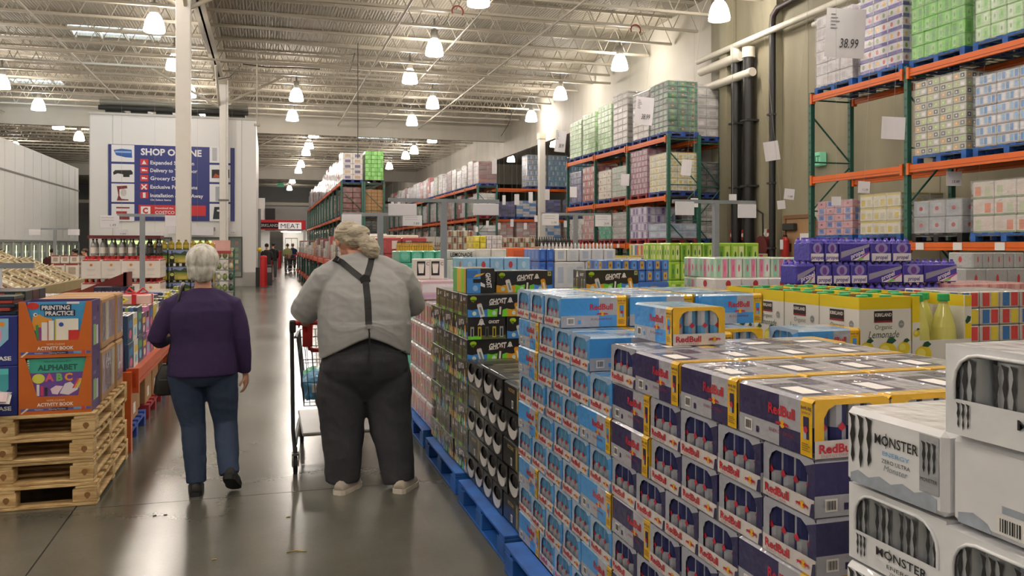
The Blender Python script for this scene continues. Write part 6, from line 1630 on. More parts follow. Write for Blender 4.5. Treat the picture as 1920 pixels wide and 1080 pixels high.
TS = cloth('9a9a99', 240., .1, .06)
def hem(co): return np.clip((co[:, 2]-.85)*4, .5, 1)
b = MB()
vs_r = [(0,-.02,.865,.296,.24),(0,-.015,.93,.302,.248),(0,-.01,1.00,.306,.25),(0,-.0,1.06,.308,.255),(0,.015,1.16,.300,.250),(0,.03,1.26,.290,.235),(0,.05,1.35,.272,.205),(0,.075,1.42,.228,.165),(-.005,.095,1.475,.165,.125),(-.012,.12,1.515,.105,.095),(-.02,.14,1.535,.075,.08)]
b.loft(vs_r, TS, 30, 2.15)
b.tube([(-.17,.07,1.40),(-.245,.08,1.36),(-.31,.11,1.27),(-.37,.15,1.175),(-.385,.18,1.14)], [.10,.112,.105,.098,.094], TS, 18)
b.tube([(.17,.07,1.40),(.25,.08,1.36),(.30,.11,1.28),(.335,.14,1.20),(.35,.17,1.165)], [.10,.112,.100,.088,.084], TS, 18)
# drooping hem: wavier and lower at both sides
for s in (-1, 1): b.tube([(0,.11,1.475),(s*.12,.09,1.445),(s*.22,.08,1.385),(s*.29,.1,1.30)], [.085,.095,.105,.105], TS, 16)
tm = remesh(b, .008, 9, .008, (4.5, 4.5, 8), 9, region=hem)
for v_ in tm.vertices:
    if v_.co.z < 1.12: v_.co.z += .145*max(0, 1-(abs(v_.co.x)/.29)**1.3)*min(1, (1.12-v_.co.z)/.2)
part('t_shirt', tm, ma)
# suspenders laid on the back (parts)
shirt = [c for c in ma.children if c.name.startswith('t_shirt')][0]
from mathutils.bvhtree import BVHTree
bv = BVHTree.FromPolygons([v.co for v in shirt.data.vertices], [tuple(p.vertices) for p in shirt.data.polygons])
SUSM = mat('1a1a1d', rough=.7, bump=.1, bscale=200.)
def strap_on(path, w_, name, lift=.006):
    """path of (x, z) on the back; projected along +y on the shirt"""
    b = MB(); P0 = []
    fine = []
    for (a, c) in zip(path[:-1], path[1:]):
        for k in range(8): fine.append((a[0]+(c[0]-a[0])*k/8, a[1]+(c[1]-a[1])*k/8))
    fine.append(path[-1]); vs = []
    for i, (x, z) in enumerate(fine):
        j = min(i+1, len(fine)-1); i0 = max(i-1, 0); d = Vector((fine[j][0]-fine[i0][0], 0, fine[j][1]-fine[i0][1])).normalized(); s = Vector((d.z, 0, -d.x))
        for e in (-1, 1):
            q = Vector((x, 0, z)) + s*e*w_/2; h = bv.ray_cast(Vector((q.x, -1, q.z)), Vector((0, 1, 0)))
            y = h[0].y if h[0] is not None else -.1
            vs.append(Vector((q.x, y-lift, q.z))); vs.append(Vector((q.x, y+.012, q.z)))
    fs = []
    for i in range(len(fine)-1):
        o = i*4; fs += [(o, o+2, o+6, o+4), (o+1, o+5, o+7, o+3), (o, o+4, o+5, o+1), (o+2, o+3, o+7, o+6)]
    b.add(vs, fs, SUSM, False); return part(name, b, ma)
strap_on([(-.20, 1.515), (-.15, 1.49), (-.085, 1.43), (-.02, 1.375)], .040, 'suspender_strap')
strap_on([(.055, 1.535), (.035, 1.48), (.01, 1.42), (-.01, 1.375)], .040, 'suspender_strap')
strap_on([(-.012, 1.385), (-.006, 1.25), (-.004, 1.10)], .042, 'suspender_strap')
b = MB(); h = bv.ray_cast(Vector((-.014, -1, 1.375)), Vector((0,1,0)))[0]; b.cyl((-.014, h.y-.014, 1.378), (-.014, h.y+.01, 1.378), .036, SUSM, 6); part('suspender_patch', b, ma)
h = bv.ray_cast(Vector((-.004, -1, 1.09)), Vector((0,1,0)))[0]; b = MB(); b.box(-.02, h.y-.014, 1.075, .012, h.y, 1.10, mat('b9b9b6', metal=.8, rough=.3)); b.box(-.006, h.y-.0, 1.0, .000, h.y-.006, 1.08, SUSM); part('clip', b, ma)
HM1 = hair_mat('b5aa94', '7f7462', (2.2, 2.2, 9)); 
b = MB(); o = MB(); o.ball((0, -.018, .03), (.098, .112, .1), HM1, 24, 14); o.ball((0, -.065, -.02), (.078, .06, .06), HM1, 18, 10)
b.add([HM @ Vector(v) for v in o.v], o.f, HM1, True)
pt = [(-.06,.15,1.63),(-.0,.10,1.635),(.035,.07,1.60),(.055,.045,1.555),(.062,.03,1.51)]
b.tube(pt, [.055,.05,.062,.058,.03], HM1, 14)
b.ball((-.03, .16, 1.685), (.085, .09, .055), HM1, 16, 8)
part('hair', remesh(b, .0055, 4, .002, (8, 8, 44), 4), ma)
b = MB(); b.tube([(-.005,.10,1.685),(.02,.085,1.64),(.0,.075,1.59)], .012, mat('6b5b3f'), 8); part('hair_tie', b, ma)
WS = mat('b9aea0', rough=.7); WSO = mat('d8cfc2', rough=.7)
b = MB(); s1 = shoe(b, (-.04,.08,.0), (-.185,-.13,.0), WS, WSO, .052); part('shoe', b, ma); part('sole', s1, ma.children[-1])
b = MB(); s1 = shoe(b, (.32,.0,.0), (.19,-.21,.0), WS, WSO, .054); part('shoe', b, ma); part('sole', s1, ma.children[-1])

# ---------------- the cart
CX, CY = .50, 6.02
cart = thing('shopping_cart', 'grey wire shopping cart with red handle in front of the person in suspenders', 'cart', (CX, CY, 0))
TUB = mat('5d6064', rough=.35, metal=.6); WIRE = mat('4c4f53', rough=.35, metal=.7); RDP = mat('b3231f', rough=.35)
b = MB()
for s in (-1, 1):
    b.tube([(s*.31,-.02,.12),(s*.325,-.01,.3),(s*.335,-.05,1.0),(s*.335,-.07,1.04),(s*.31,-.075,1.06)], .014, TUB, 8)
    b.tube([(s*.31,.0,.2),(s*.27,.5,.24),(s*.23,.95,.22)], .014, TUB, 8)
    b.tube([(s*.31,.02,.95),(s*.26,.9,.9)], .01, TUB, 8)
b.tube([(-.23,.95,.22),(.23,.95,.22)], .014, TUB, 8); part('frame', b, cart)
b = MB(); b.tube([(-.33,-.075,1.06),(.33,-.075,1.06)], .019, RDP, 10)
for s in (-1, 1): b.bbox(s*.33-.022, -.10, .99, s*.33+.022, -.05, 1.08, BLACK, .01)
part('handle', b, cart)
b = MB()
def lerp(a, c, t): return a + (c-a)*t
for s in (-1, 1):
    for k in range(17):
        t_ = k/16; y = lerp(.02, .98, t_); x = lerp(.30, .24, t_)*s; xb_ = lerp(.25, .2, t_)*s
        b.cyl((x, y, .95-.04*t_), (xb_, y, .46+.03*t_), .0028, WIRE, 5, caps=False)
    for z_ in (0, .25, .5, .75, 1): 
        b.cyl((lerp(.25,.30,z_)*s, .02, lerp(.46,.95,z_)), (lerp(.2,.24,z_)*s, .98, lerp(.49,.91,z_)), .0035, WIRE, 5, caps=False)
for y, w0, w1, z0, z1 in ((.02,.30,.25,.95,.46), (.98,.24,.2,.91,.49)):
    for k in range(13): u = -1+2*k/12; b.cyl((w0*u, y, z1 if False else z0), (w1*u, y, z1), .0028, WIRE, 5, caps=False)
    for t_ in (0,.33,.66,1): xx_ = lerp(w0, w1, t_); zz_ = lerp(z0, z1, t_); b.cyl((-xx_, y, zz_), (xx_, y, zz_), .0035, WIRE, 5, caps=False)
for k in range(13): u = -1+2*k/12; b.cyl((.25*u,.02,.46), (.2*u,.98,.49), .0028, WIRE, 5, caps=False)
for k in range(9): y = .02+.96*k/8; b.cyl((-.25+.05*k/8, y, .46+.03*k/8), (.25-.05*k/8, y, .46+.03*k/8), .0028, WIRE, 5, caps=False)
part('wire_basket', b, cart)
b = MB(); b.tube([(-.24,.0,1.02),(-.21,.06,.86),(-.12,.1,.84),(.12,.1,.84),(.21,.06,.86),(.24,.0,1.02)], .014, RDP, 8); b.bbox(-.26,.0,.88,-.19,.03,1.05,RDP,.006); b.bbox(.19,.0,.88,.26,.03,1.05,RDP,.006)
b.bbox(-.2,.08,.83,.2,.2,.85,RDP,.005); part('child_seat', b, cart)
b = MB(); b.bbox(-.26,.05,.235,.26,.93,.26, mat('a3a4a4', rough=.35, metal=.5), .008); part('lower_tray', b, cart)
wh = MB(); wh.cyl((-.014,0,0), (.014,0,0), .062, mat('19191a', rough=.6), 20); wh.cyl((-.016,0,0), (.016,0,0), .028, mat('8f9193', metal=.5), 12); whm = wh.mesh('wheel')
fk = MB(); fk.box(-.024,-.035,-.01,-.018,.035,.075,TUB); fk.box(.018,-.035,-.01,.024,.035,.075,TUB); fk.box(-.024,-.035,.068,.024,.035,.08,TUB); fk.cyl((0,0,.078),(0,0,.12),.014,TUB,8); fkm = fk.mesh('caster')
for x, y in ((-.31,-.02),(.31,-.02),(-.23,.9),(.23,.9)):
    o = link('caster', fkm, cart, (x, y, .062)); link('wheel', whm, o)
# groceries in the cart
def sack(nm, lb, cat, loc, size, m, seed):
    b = MB(); b.ball((0,0,size[2]/2), (size[0]/2, size[1]/2, size[2]/2), m, 16, 10); b.box(-size[0]*.36,-size[1]*.36,0,size[0]*.36,size[1]*.36,size[2]*.7,m)
    t = thing(nm, lb, cat, loc); part('bag_body', remesh(b, .012, 1, .02, (12,12,12), seed), t)
    b = MB(); b.box(-size[0]*.2,-size[1]*.53,size[2]*.3,size[0]*.2,-size[1]*.49,size[2]*.6,WHITE); part('product_label', b, t)
sack('grocery_bag', 'light blue plastic grocery bag lying in the wire basket of the cart', 'bag', (CX-.14, CY+.3, .47), (.24,.3,.2), film('58a8d8'), 1)
sack('grocery_bag', 'green plastic grocery bag lower left in the cart basket', 'bag', (CX-.15, CY+.62, .48), (.2,.26,.17), film('3fa884'), 2)
sack('grocery_bag', 'dark berry coloured grocery bag in the middle of the cart basket', 'bag', (CX+.08, CY+.35, .47), (.2,.3,.16), film('5c2438'), 3)

# ---------------- small shoppers far away
def small_person(x, y, top, bottom, hairc, lb, rz=0., h=1.7, skin=SKIN):
    t = thing('person', lb, 'person', (x, y, 0), rz); b = MB(); k = h/1.7
    b.loft([(0,0,.85*k,.12,.1),(0,0,1.1*k,.13,.1),(0,0,1.35*k,.14,.09),(0,0,1.43*k,.06,.06),(0,.01,1.5*k,.05,.055)], skin, 12); head(b, (0,.02,1.58*k), .115*k, skin)
    for s in (-1, 1):
        b.tube([(s*.15,0,1.36*k),(s*.22,.03,1.1*k),(s*.18,.22,.98*k)], [.05,.04,.03], skin, 8); hand(b, (s*.18,.22,.98*k), (0,1,0), (0,0,-1), skin, 1., .5, s)
        b.tube([(s*.08,0,.88*k),(s*.1,.02,.48*k),(s*.1,0,.07)], [.08,.055,.04], skin, 8)
        b.ball((s*.1,.05,.045), (.045,.12,.045), DS, 10, 6)
    part('body', remesh(b, .014, 1), t)
    b = MB(); T_ = cloth(top); b.loft([(0,0,.84*k,.18,.13),(0,0,1.1*k,.18,.13),(0,0,1.32*k,.19,.12),(0,0,1.42*k,.09,.08)], T_, 14)
    for s in (-1, 1): b.tube([(s*.13,0,1.36*k),(s*.2,.0,1.27*k),(s*.225,.03,1.1*k),(s*.19,.19,.99*k)], [.06,.065,.055,.042], T_, 8)
    part('jacket', remesh(b, .014, 2), t)
    b = MB(); B_ = cloth(bottom); b.loft([(0,0,.78*k,.15,.12),(0,0,.92*k,.17,.13)], B_, 14)
    for s in (-1, 1): b.tube([(s*.085,0,.86*k),(s*.1,.01,.48*k),(s*.1,0,.07)], [.1,.075,.06], B_, 8)
    part('trousers', remesh(b, .014, 2), t)
    b = MB(); H_ = hair_mat(hairc, '1c1613', (3,3,1)); b.ball((0,0,1.62*k), (.088*k,.105*k,.09*k), H_, 14, 10); part('hair', remesh(b, .012, 1), t)
for px, Y, tp, bt, hc, lb, hh in ((500, 37, '2a2a2c', '2c2f38', '1c1613', 'person in dark clothes just behind the nearest red post', 1.68), (512, 41, '1b1b1e', '55585c', '241c18', 'person in a black jacket and grey trousers between the red posts and doors', 1.72),
                           (539, 50, 'a5ad78', '4d4a48', '5a4a3a', 'person in a pale green shirt far down the aisle with a cart', 1.7), (549, 52, '26355c', '26262a', 'b9b4ac', 'person in a dark blue jacket far down the aisle on the right', 1.72)):
    x = onY(px, Y)[0]; small_person(x, Y, tp, bt, hc, lb, 0, hh)
for px, Y, tp, bt, hc, lb, rz in ((141, 27.5, '1f1f20', '2a2a2c', '161210', 'person in black bending behind the wine boxes on the left', 1.2), (160, 28.5, 'b9b9bb', '3a3a3c', '6b4b33', 'person in a pale grey top behind the wine boxes', 1.6), (3, 24.0, '1a1a1b', '2a2a2c', '161210', 'dark haired person at the far left edge by the produce bins', .6), (98, 30, '5a2a30', '2a2a2c', '2a1c16', 'person in a dark red top between produce bins and wine boxes', .3)):
    x = onY(px, Y)[0]; small_person(x, Y, tp, bt, hc, lb, rz, 1.5)
# second cart far away
t = thing('shopping_cart', 'small laden shopping cart pushed by the person in pale green far down the aisle', 'cart', (onY(546, 49)[0], 48.6, 0))
for c in cart.children:
    o = c.copy(); COL.objects.link(o); o.parent = t
    for g in c.children: q = g.copy(); COL.objects.link(q); q.parent = o
# red protective posts by the white block
for px, Y, h, lb in ((494, 32.6, 1.22, 'tall red protective post at the corner of the white block'), (505, 38.5, 1.12, 'second red protective post beyond the corner post'), (524, 60.0, 1.2, 'thin orange red post in front of the far doorway')):
    x = onY(px, Y)[0]; t = thing('bollard', lb, 'post', (x, Y, 0)); b = MB(); r = .13 if Y < 60 else .12
    b.rev([(r, 0), (r, h-.06), (r*.8, h-.01), (.01, h)], mat('b51f22', rough=.4), 18); part('post_sleeve', b, t); b = MB(); b.rev([(r+.05, 0), (r+.05, .03), (r, .035)], mat('4a4a4a'), 16); part('base_ring', b, t)
x = onY(486.5, 33.2)[0]; t = thing('stanchion', 'dark steel stand with yellow knob beside the corner of the white block', 'stand', (x, 33.2, 0))
b = MB(); b.cyl((0,0,0),(0,0,3.0),.05,mat('6f7274', metal=.4),10); b.box(-.14,-.12,0,.14,.12,.75,mat('2a2a2c')); part('stand_post', b, t)
b = MB(); b.ball((0,-.06,1.43),.09,mat('d9b81c'),12,8); part('yellow_knob', b, t)
x = onY(499, 35)[0]; t = thing('charging_station', 'low grey and black unit behind the red corner post', 'machine', (x+.05, 35.0, 0)); b = MB(); b.bbox(-.18,-.2,0,.18,.2,.8,mat('3c3f42'),.02); part('housing', b, t); b = MB(); b.bbox(-.16,-.22,.5,.16,-.2,.7,mat('9a9c9e'),.01); part('front_panel', b, t)
# ================================================================== LEFT SIDE
LXF = -1.02; LY = 5.62       # corner of the pallet stack at the aisle
wp = pallet_parts(1.02, 1.20, PINE, .142, 7, .003)
# turn: block rows seen from the front
wpm = MB()
def wood_pallet():
    out = []; L, W, h = 1.02, 1.20, .142
    tb = MB(); tb.bbox(-L/2, -.045, 0, L/2, .045, .02, PINE, .003); m1 = tb.mesh('top_board')
    for i in range(8): out.append(('top_board', m1, (0, -W/2+.045+(W-.09)*i/7, h-.02)))
    cb = MB(); cb.bbox(-.06, -W/2, 0, .06, W/2, .018, PINE, .003); m2 = cb.mesh('stringer_board')
    for x in (-L/2+.06, 0, L/2-.06): out.append(('stringer_board', m2, (x, 0, h-.039)))
    bk = MB(); bk.bbox(-.068, -.05, 0, .068, .05, .083, PINE, .003); 
    for k_, (r_, z_) in enumerate(((.018, .045), (.009, .03))): bk.cyl((.015, -.0505-.0004*k_, z_), (.015, -.0500, z_), r_, KNOT, 10)
    m3 = bk.mesh('block')
    for x in (-L/2+.068, 0, L/2-.068):
        for y in (-W/2+.05, 0, W/2-.05): out.append(('block', m3, (x, y, .02)))
    bb = MB(); bb.bbox(-L/2, -.05, 0, L/2, .05, .019, PINE, .003); m4 = bb.mesh('bottom_board')
    for y in (-W/2+.05, 0, W/2-.05): out.append(('bottom_board', m4, (0, y, 0)))
    bs = MB(); bs.bbox(-.05, -W/2, 0, .05, W/2, .018, PINE, .003); m5 = bs.mesh('side_board')
    for x in (-L/2+.05, L/2-.05): out.append(('side_board', m5, (x, 0, .0195)))
    return ('wooden_pallet', 'pallet', out)
WPAL = wood_pallet()
for i, w_ in enumerate(('bottom', 'second from the bottom', 'third from the bottom', 'top')):
    inst(WPAL, (LXF-.51 + (.012, 0, -.008, .004)[i], LY+.60 + (0, .006, -.004, .002)[i], .143*i), (.0, -.006, .005, 0)[i], 'unpainted pine pallet, %s of the stack at the left' % w_, 'stacked pine pallets at the left')
    inst(WPAL, (LXF-1.56, LY+.60, .143*i), 0, 'unpainted pine pallet, %s of the second stack at the far left edge' % w_, 'stacked pine pallets at the far left')
PT = .143*4
ORB = mat('c2641f', rough=.5, var=.05); PRP = mat('4d3570', rough=.5); KR = mat('b08a5f', rough=.8)
def book_display(kind):
    W, D, H = .40, .27, .342; b = MB(); T = .006
    if kind == 'orange':
        pts = [(-W/2,0),(W/2,0),(W/2,H),(W/2-.03,H),(W/2-.075,.105),(-W/2+.1,.105),(-W/2+.035,H),(-W/2,H)]
        n = len(pts); y = -D/2
        for yy, flip in ((y, False), (y+T, True)):
            for pl in ([0,1,4,5],[0,5,6,7],[1,2,3,4]):
                q = [(pts[i][0], yy, pts[i][1]) for i in pl]; b.add(q if not flip else q[::-1], [(0,1,2,3)], ORB)
        b.add([(p[0], yy, p[1]) for yy in (y, y+T) for p in pts], [(i, n+i, n+(i+1) % n, (i+1) % n) for i in range(n)], ORB)
        b.box(W/2-T, y+T, 0, W/2, D/2, H, PRP); b.box(-W/2, y+T, 0, -W/2+T, D/2, H, PRP); b.box(-W/2+T, D/2-T, 0, W/2-T, D/2, H, PRP); b.box(-W/2+T, y+T, 0, W/2-T, D/2-T, T, KR)
    return b.mesh('display_box')
OD = book_display('orange')
PRM = {}
def act_case(which):
    W, D, H = .40, .27, .342; p = MB(); fr = frame((0, -D/2, 0), (1,0,0), (0,0,1))
    p.text(fr, 'WIPE-CLEAN', 0, .082, .012, mat('e8b98a'), width=.1, bold=.02, k=2); p.text(fr, 'ACTIVITY BOOK', 0, .058, .021, WHITE, width=.20, bold=.03, k=2)
    p.prect(fr, -W/2+.01, .022, W/2-.005, .036, mat('4f5aa8'), 2); p.prect(fr, -W/2+.18, .020, W/2-.13, .038, mat('2d2a55'), 3); p.prect(fr, -W/2+.3, .022, W/2-.03, .036, mat('6ba3d8'), 3)
    p.ppoly(fr, [(-.19,.008),(-.18,.006),(-.145,.036),(-.155,.04)], mat('e8d9c9'), 4); p.pdisc(fr, .155, .03, .012, .012, mat('d8442c'), 5, 10)
    p.text(fr, 'Numbers', -.09, .029, .008, WHITE, width=.045, k=4); p.text(fr, 'Printing Practice', .01, .029, .008, WHITE, width=.09, k=4)
    s = frame((W/2, 0, 0), (0,1,0), (0,0,1)); p.pdisc(s, .06, H-.06, .03, .022, mat('1f1530'), 1, 12); p.prect(s, -.08, .06, -.0, .19, mat('8fb87a'), 1); p.prect(s, .01, .06, .07, .18, mat('cfc8d8'), 1); p.prect(s, -.08, .22, .0, .24, mat('7d68a0'), 1)
    c = MB(); f2 = frame((0, -D/2+.012, 0), (1,0,0), (0,0,1)); c.box(-.155, -D/2+.0125, .01, .165, -D/2+.03, H-.004, mat('8f3a9c' if which else '3f9ad0'))
    if which:   # alphabet cover
        c.prect(f2, -.155, .25, .165, H-.006, mat('3fa892'), 1); c.text(f2, 'ALPHABET', .01, .282, .034, mat('1f5c50'), width=.22, bold=.035, k=3); c.text(f2, 'Wipe-Clean Activity Book', .01, .318, .009, mat('1f5c50'), width=.15, k=3)
        c.prect(f2, -.15, .01, .165, .25, mat('6d4a9c'), 1); c.pdisc(f2, -.095, .215, .035, .03, mat('d8dc5a'), 2)
        for ch, x, cc in (('A', -.035, 'e0607a'), ('B', .02, '7ac06a'), ('C', .07, 'e89a4a')): c.text(f2, ch, x, .222, .045, mat(cc), bold=.05, k=4)
        c.ppoly(f2, [(.02,.12),(.05,.18),(.08,.19),(.10,.17),(.13,.185),(.12,.14),(.07,.11)], mat('e8e0e6'), 3); c.ppoly(f2, [(-.02,.12),(.01,.115),(.04,.165),(.0,.17),(-.03,.15)], mat('f0d9e4'), 4)
        for i, cc in enumerate(('d84a5a', 'e8a03a', 'd8d84a', '5ab0d0')): c.ppoly(f2, [(.09+.012*i,.15),(.10+.012*i,.15),(.13+.01*i,.21),(.12+.01*i,.21)], mat(cc), 4)
        for i in range(3): c.prect(f2, -.105+.022*i, .11, -.09+.022*i, .18-.01*i, mat(('e8e4e8', 'c83a6a', '2a2a2e')[i]), 4)
        for i in range(14): c.prect(f2, -.157, .14+.014*i, -.145, .147+.014*i, mat('e8e8e0'), 4)
    else:
        c.text(f2, 'PRINTING', .0, .305, .026, WHITE, width=.155, bold=.035, k=5); c.text(f2, 'PRACTICE', .02, .270, .026, WHITE, width=.155, bold=.035, k=5)
        c.prect(f2, -.085, .288, .085, .323, mat('17264d'), 3); c.prect(f2, -.062, .252, .107, .288, mat('17264d'), 3)
        c.pdisc(f2, -.125, .315, .035, .022, mat('c8352c'), 2); c.ppoly(f2, [(-.14,.18),(-.1,.16),(-.03,.2),(-.02,.235),(-.06,.245),(-.09,.265),(-.125,.25),(-.13,.22)], mat('e09a3c'), 2)
        c.pdisc(f2, -.112, .262, .012, .012, WHITE, 3, 10); c.pdisc(f2, -.110, .262, .005, .005, BLACK, 4, 8)
        for i, (x0, x1, y1, cc) in enumerate(((-.11,-.095,.2,'3f9a4a'), (-.095,-.08,.185,'8f3f8f'), (-.078,-.045,.215,'e8e4e0'), (-.045,-.01,.225,'f0ece6'), (-.005,.125,.235,'efe9dc'))): c.prect(f2, x0, .01, x1, y1, mat(cc), 3+i); 
        c.prect(f2, -.045, .02, -.04, .225, mat('c83a3a'), 9); c.prect(f2, -.005, .02, .002, .235, mat('d8c83a'), 9); c.prect(f2, .07, .06, .13, .165, mat('c8302c'), 9); c.pdisc(f2, .03, .2, .014, .014, mat('2f4fa8'), 9, 8)
        c.prect(f2, .06, .325, .13, .338, WHITE, 3)
    bk = MB()
    rr_ = random.Random(which)
    for i in range(5): bk.box(-.15, -D/2+.035+.04*i, .01, .15, -D/2+.068+.04*i, H-.012-.01*rr_.random(), mat(rr_.choice(['3fa892', '4fa0c8', 'd8d4cc', '6d4a9c', '7ab0b8'])))
    return ('activity_book_case', 'book display box', [('display_box', OD, (0,0,0), [('printing', p.mesh('printing'), (0,0,0))]), ('front_book', c.mesh('front_book'), (0,0,0)), ('packed_books', bk.mesh('packed_books'), (0,0,0))])
AC0, AC1 = act_case(0), act_case(1)
XO = LXF-.02-.20
inst(AC1, (XO, LY+.15, PT), 0, 'orange ALPHABET activity book box, lower of the two by the aisle corner'); inst(AC0, (XO, LY+.15, PT+.343), 0, 'orange PRINTING PRACTICE activity book box on top by the aisle corner')
st_kbox = S(base='a8814f', m=mat('a8835a', rough=.8), patch=['5a6a90', '8f7a9a', '3f4a70', 'c9c4b4'], pw=.1, pz=(.15, .9), fill=.8)
cm2 = [carton_mesh(.40, .28, .342, st_kbox, s) for s in range(3)]
for j in range(1, 4):
    for q in range(2):
        inst(('book_carton', 'carton', [('carton', cm2[(j+q) % 3], (0,0,0))]), (XO+.01*(j % 2), LY+.15+.285*j, PT+.343*q), 0, 'cardboard book carton behind the orange boxes, %s layer, %s from front' % (nth(q), nth(j-1)), 'book cartons on the pine pallets')
BLB = mat('1f2c78', rough=.45, var=.05)
def blue_case(v):
    W, D, H = .40, .27, .30; b = MB(); b.bbox(-W/2, -D/2+.006, 0, W/2, D/2, H, BLB, .004)
    p = MB(); fr = frame((0, -D/2+.006, 0), (1,0,0), (0,0,1)); f2 = frame((0, -D/2+.004, 0), (1,0,0), (0,0,1))
    p.text(fr, 'ACTIVITY CASE', .02, .045, .024, WHITE, width=.29, bold=.035, k=3)
    p.ppoly(fr, [(-.15,.08),(.07,.08),(.15,.16),(.15,.285),(-.15,.285)], mat('8fc0d8' if v else '3f9aa0'), 1)
    if v:
        p.pdisc(fr, .03, .185, .085, .085, mat('e8a0c0'), 2, 24); p.pdisc(fr, .03, .185, .07, .07, mat('f0d4a8'), 3, 24); p.pdisc(fr, .03, .17, .045, .04, mat('eee6e4'), 4, 20); p.pdisc(fr, .115, .25, .015, .015, mat('e0902c'), 3, 12)
        p.ppoly(fr, [(-.04,.215),(.0,.23),(.05,.225),(.085,.215),(.08,.24),(.04,.235),(.0,.25)], mat('b0386c'), 5)
    else:
        p.ppoly(fr, [(-.1,.1),(.08,.1),(.1,.2),(.0,.25),(-.1,.22)], mat('5b3a2c'), 2); p.pdisc(fr, .0, .17, .05, .06, mat('8a5a3c'), 3, 16); p.prect(fr, -.15, .25, .15, .285, mat('57c0bc'), 3)
    h = MB(); h.tube([(-.06,-.1,.285),(-.05,-.1,.31),(.05,-.1,.31),(.06,-.1,.285)], .008, mat('3a9ad8'), 8)
    return ('activity_case_box', 'display box', [('display_box', b.mesh('display_box'), (0,0,0), [('printing', p.mesh('printing'), (0,0,0))]), ('carry_handle', h.mesh('carry_handle'), (0,0,0))])
BC0, BC1 = blue_case(0), blue_case(1)
XB = XO-.405
inst(BC0, (XB, LY+.15, PT), 0, 'blue ACTIVITY CASE box with teal picture, lower one at the left edge'); inst(BC1, (XB, LY+.15, PT+.302), 0, 'blue ACTIVITY CASE box with a round pink picture, upper one at the left edge')
for j in range(1, 4):
    for q in range(2): inst(BC0 if (j+q) % 2 else BC1, (XB, LY+.15+.28*j, PT+.302*q), 0, 'blue activity case box further back at the left edge, %s layer, %s from the front' % (nth(q), nth(j)), 'blue boxes behind the front ones')
for j in range(4):
    for q in range(2): inst(BC1, (XB-.405, LY+.15+.28*j, PT+.302*q), 0, 'blue activity case box outside the view at the left, %s layer, %s from the front' % (nth(q), nth(j)), 'blue boxes outside the view')
# open leaflet sticking out of the lower blue box
t = thing('leaflet', 'white folded leaflet sticking out of the lower blue box at the left edge', 'leaflet', (XB+.05, LY-.0, PT+.14), rot=(.25, .12, .2))
b = MB(); b.box(-.2, -.14, 0, .12, .02, .003, WHITE); b.box(-.2, -.14, .012, .10, .02, .015, mat('e6cfd4')); b.box(-.2,.0,.0,.12,.02,.015,WHITE); part('folded_sheets', b, t)
# dark books stacked on top of the blue boxes
z = PT+.604; rr = random.Random(2)
cols = ['16222e', '6f1d1f', '16222e', '5b1a1c', '1c2c2a', '1a2436']
for i in range(5):
    b = MB(); h = .022; b.bbox(-.19, -.12, 0, .19, .12, h, mat(cols[i % 6], rough=.4), .002); b.box(-.186, -.121, .003, .186, -.1195, h-.003, mat('a03a2c' if i % 2 else '24384a'))
    o = link('book', b.mesh('cover'), None, (XB+.0, LY+.16+.6, 0), (0,0,rr.uniform(-.05,.05))); o.location = (XB-.03+rr.uniform(-.01,.01), LY+.2, z+h*i+.0005*i)
    props(o, 'flat dark hardback book on the blue boxes at the left edge, %s from the bottom' % nth(i), 'book', 'dark books on the blue boxes')
# rows of upright dark boxed books behind
for j in range(3):
    b = MB(); b.bbox(-.19, -.08, 0, .19, .08, .13, mat(['1a2a28', '3a1518', '1c2436'][j]), .003); t = thing('boxed_book_set', 'dark boxed book set behind the flat books at the left edge, %s from the front' % nth(j), 'book set', (XB-.03, LY+.43+.17*j, z), group='dark boxed book sets')
    part('slip_case', b, t); b = MB()
    for k in range(7): b.box(-.17+.05*k, -.082, .01, -.13+.05*k, -.08, .12, mat(['a03a2c', '24483a', '7d6a3a', '2c4464'][k % 4]))
    part('spine_print', b, t)

# --- the book table: low rack along the aisle
t = thing('low_book_rack', 'low rack with orange beams carrying the books left of the aisle', 'rack', (-1.03, 6.95, 0))
bmT = beam_mesh(2.55, .12, metalp('bf5026')); pl = MB(); pl.box(-.035,-.035,0,.035,.035,.62,metalp('c85a22')); plm = pl.mesh('upright')
for k in range(4):
    for x in (-.01, -1.1): link('upright', plm, t, (x, .02+k*2.62, 0))
    if k < 3:
        for x in (.02, -1.12): link('beam', bmT, t, (x, 1.33+k*2.62, .49), (0,0,math.pi if x > 0 else 0))
b = MB(); b.box(-1.1, 0, .585, 0, 7.9, .605, mat('8a6b48')); part('shelf_board', b, t)
def bookcol(i): return rr.choice(['2c2f5c', '3a2f5c', 'd8d8d4', 'b5b83a', '8f9a4a', 'c94a2c', 'e0dcd0', '4a6aa0', '6d3f6a', 'd8c83a', '2f4a6a', 'c9c4b8', '7a8f4a', 'cf7ab0'])
bks = {}
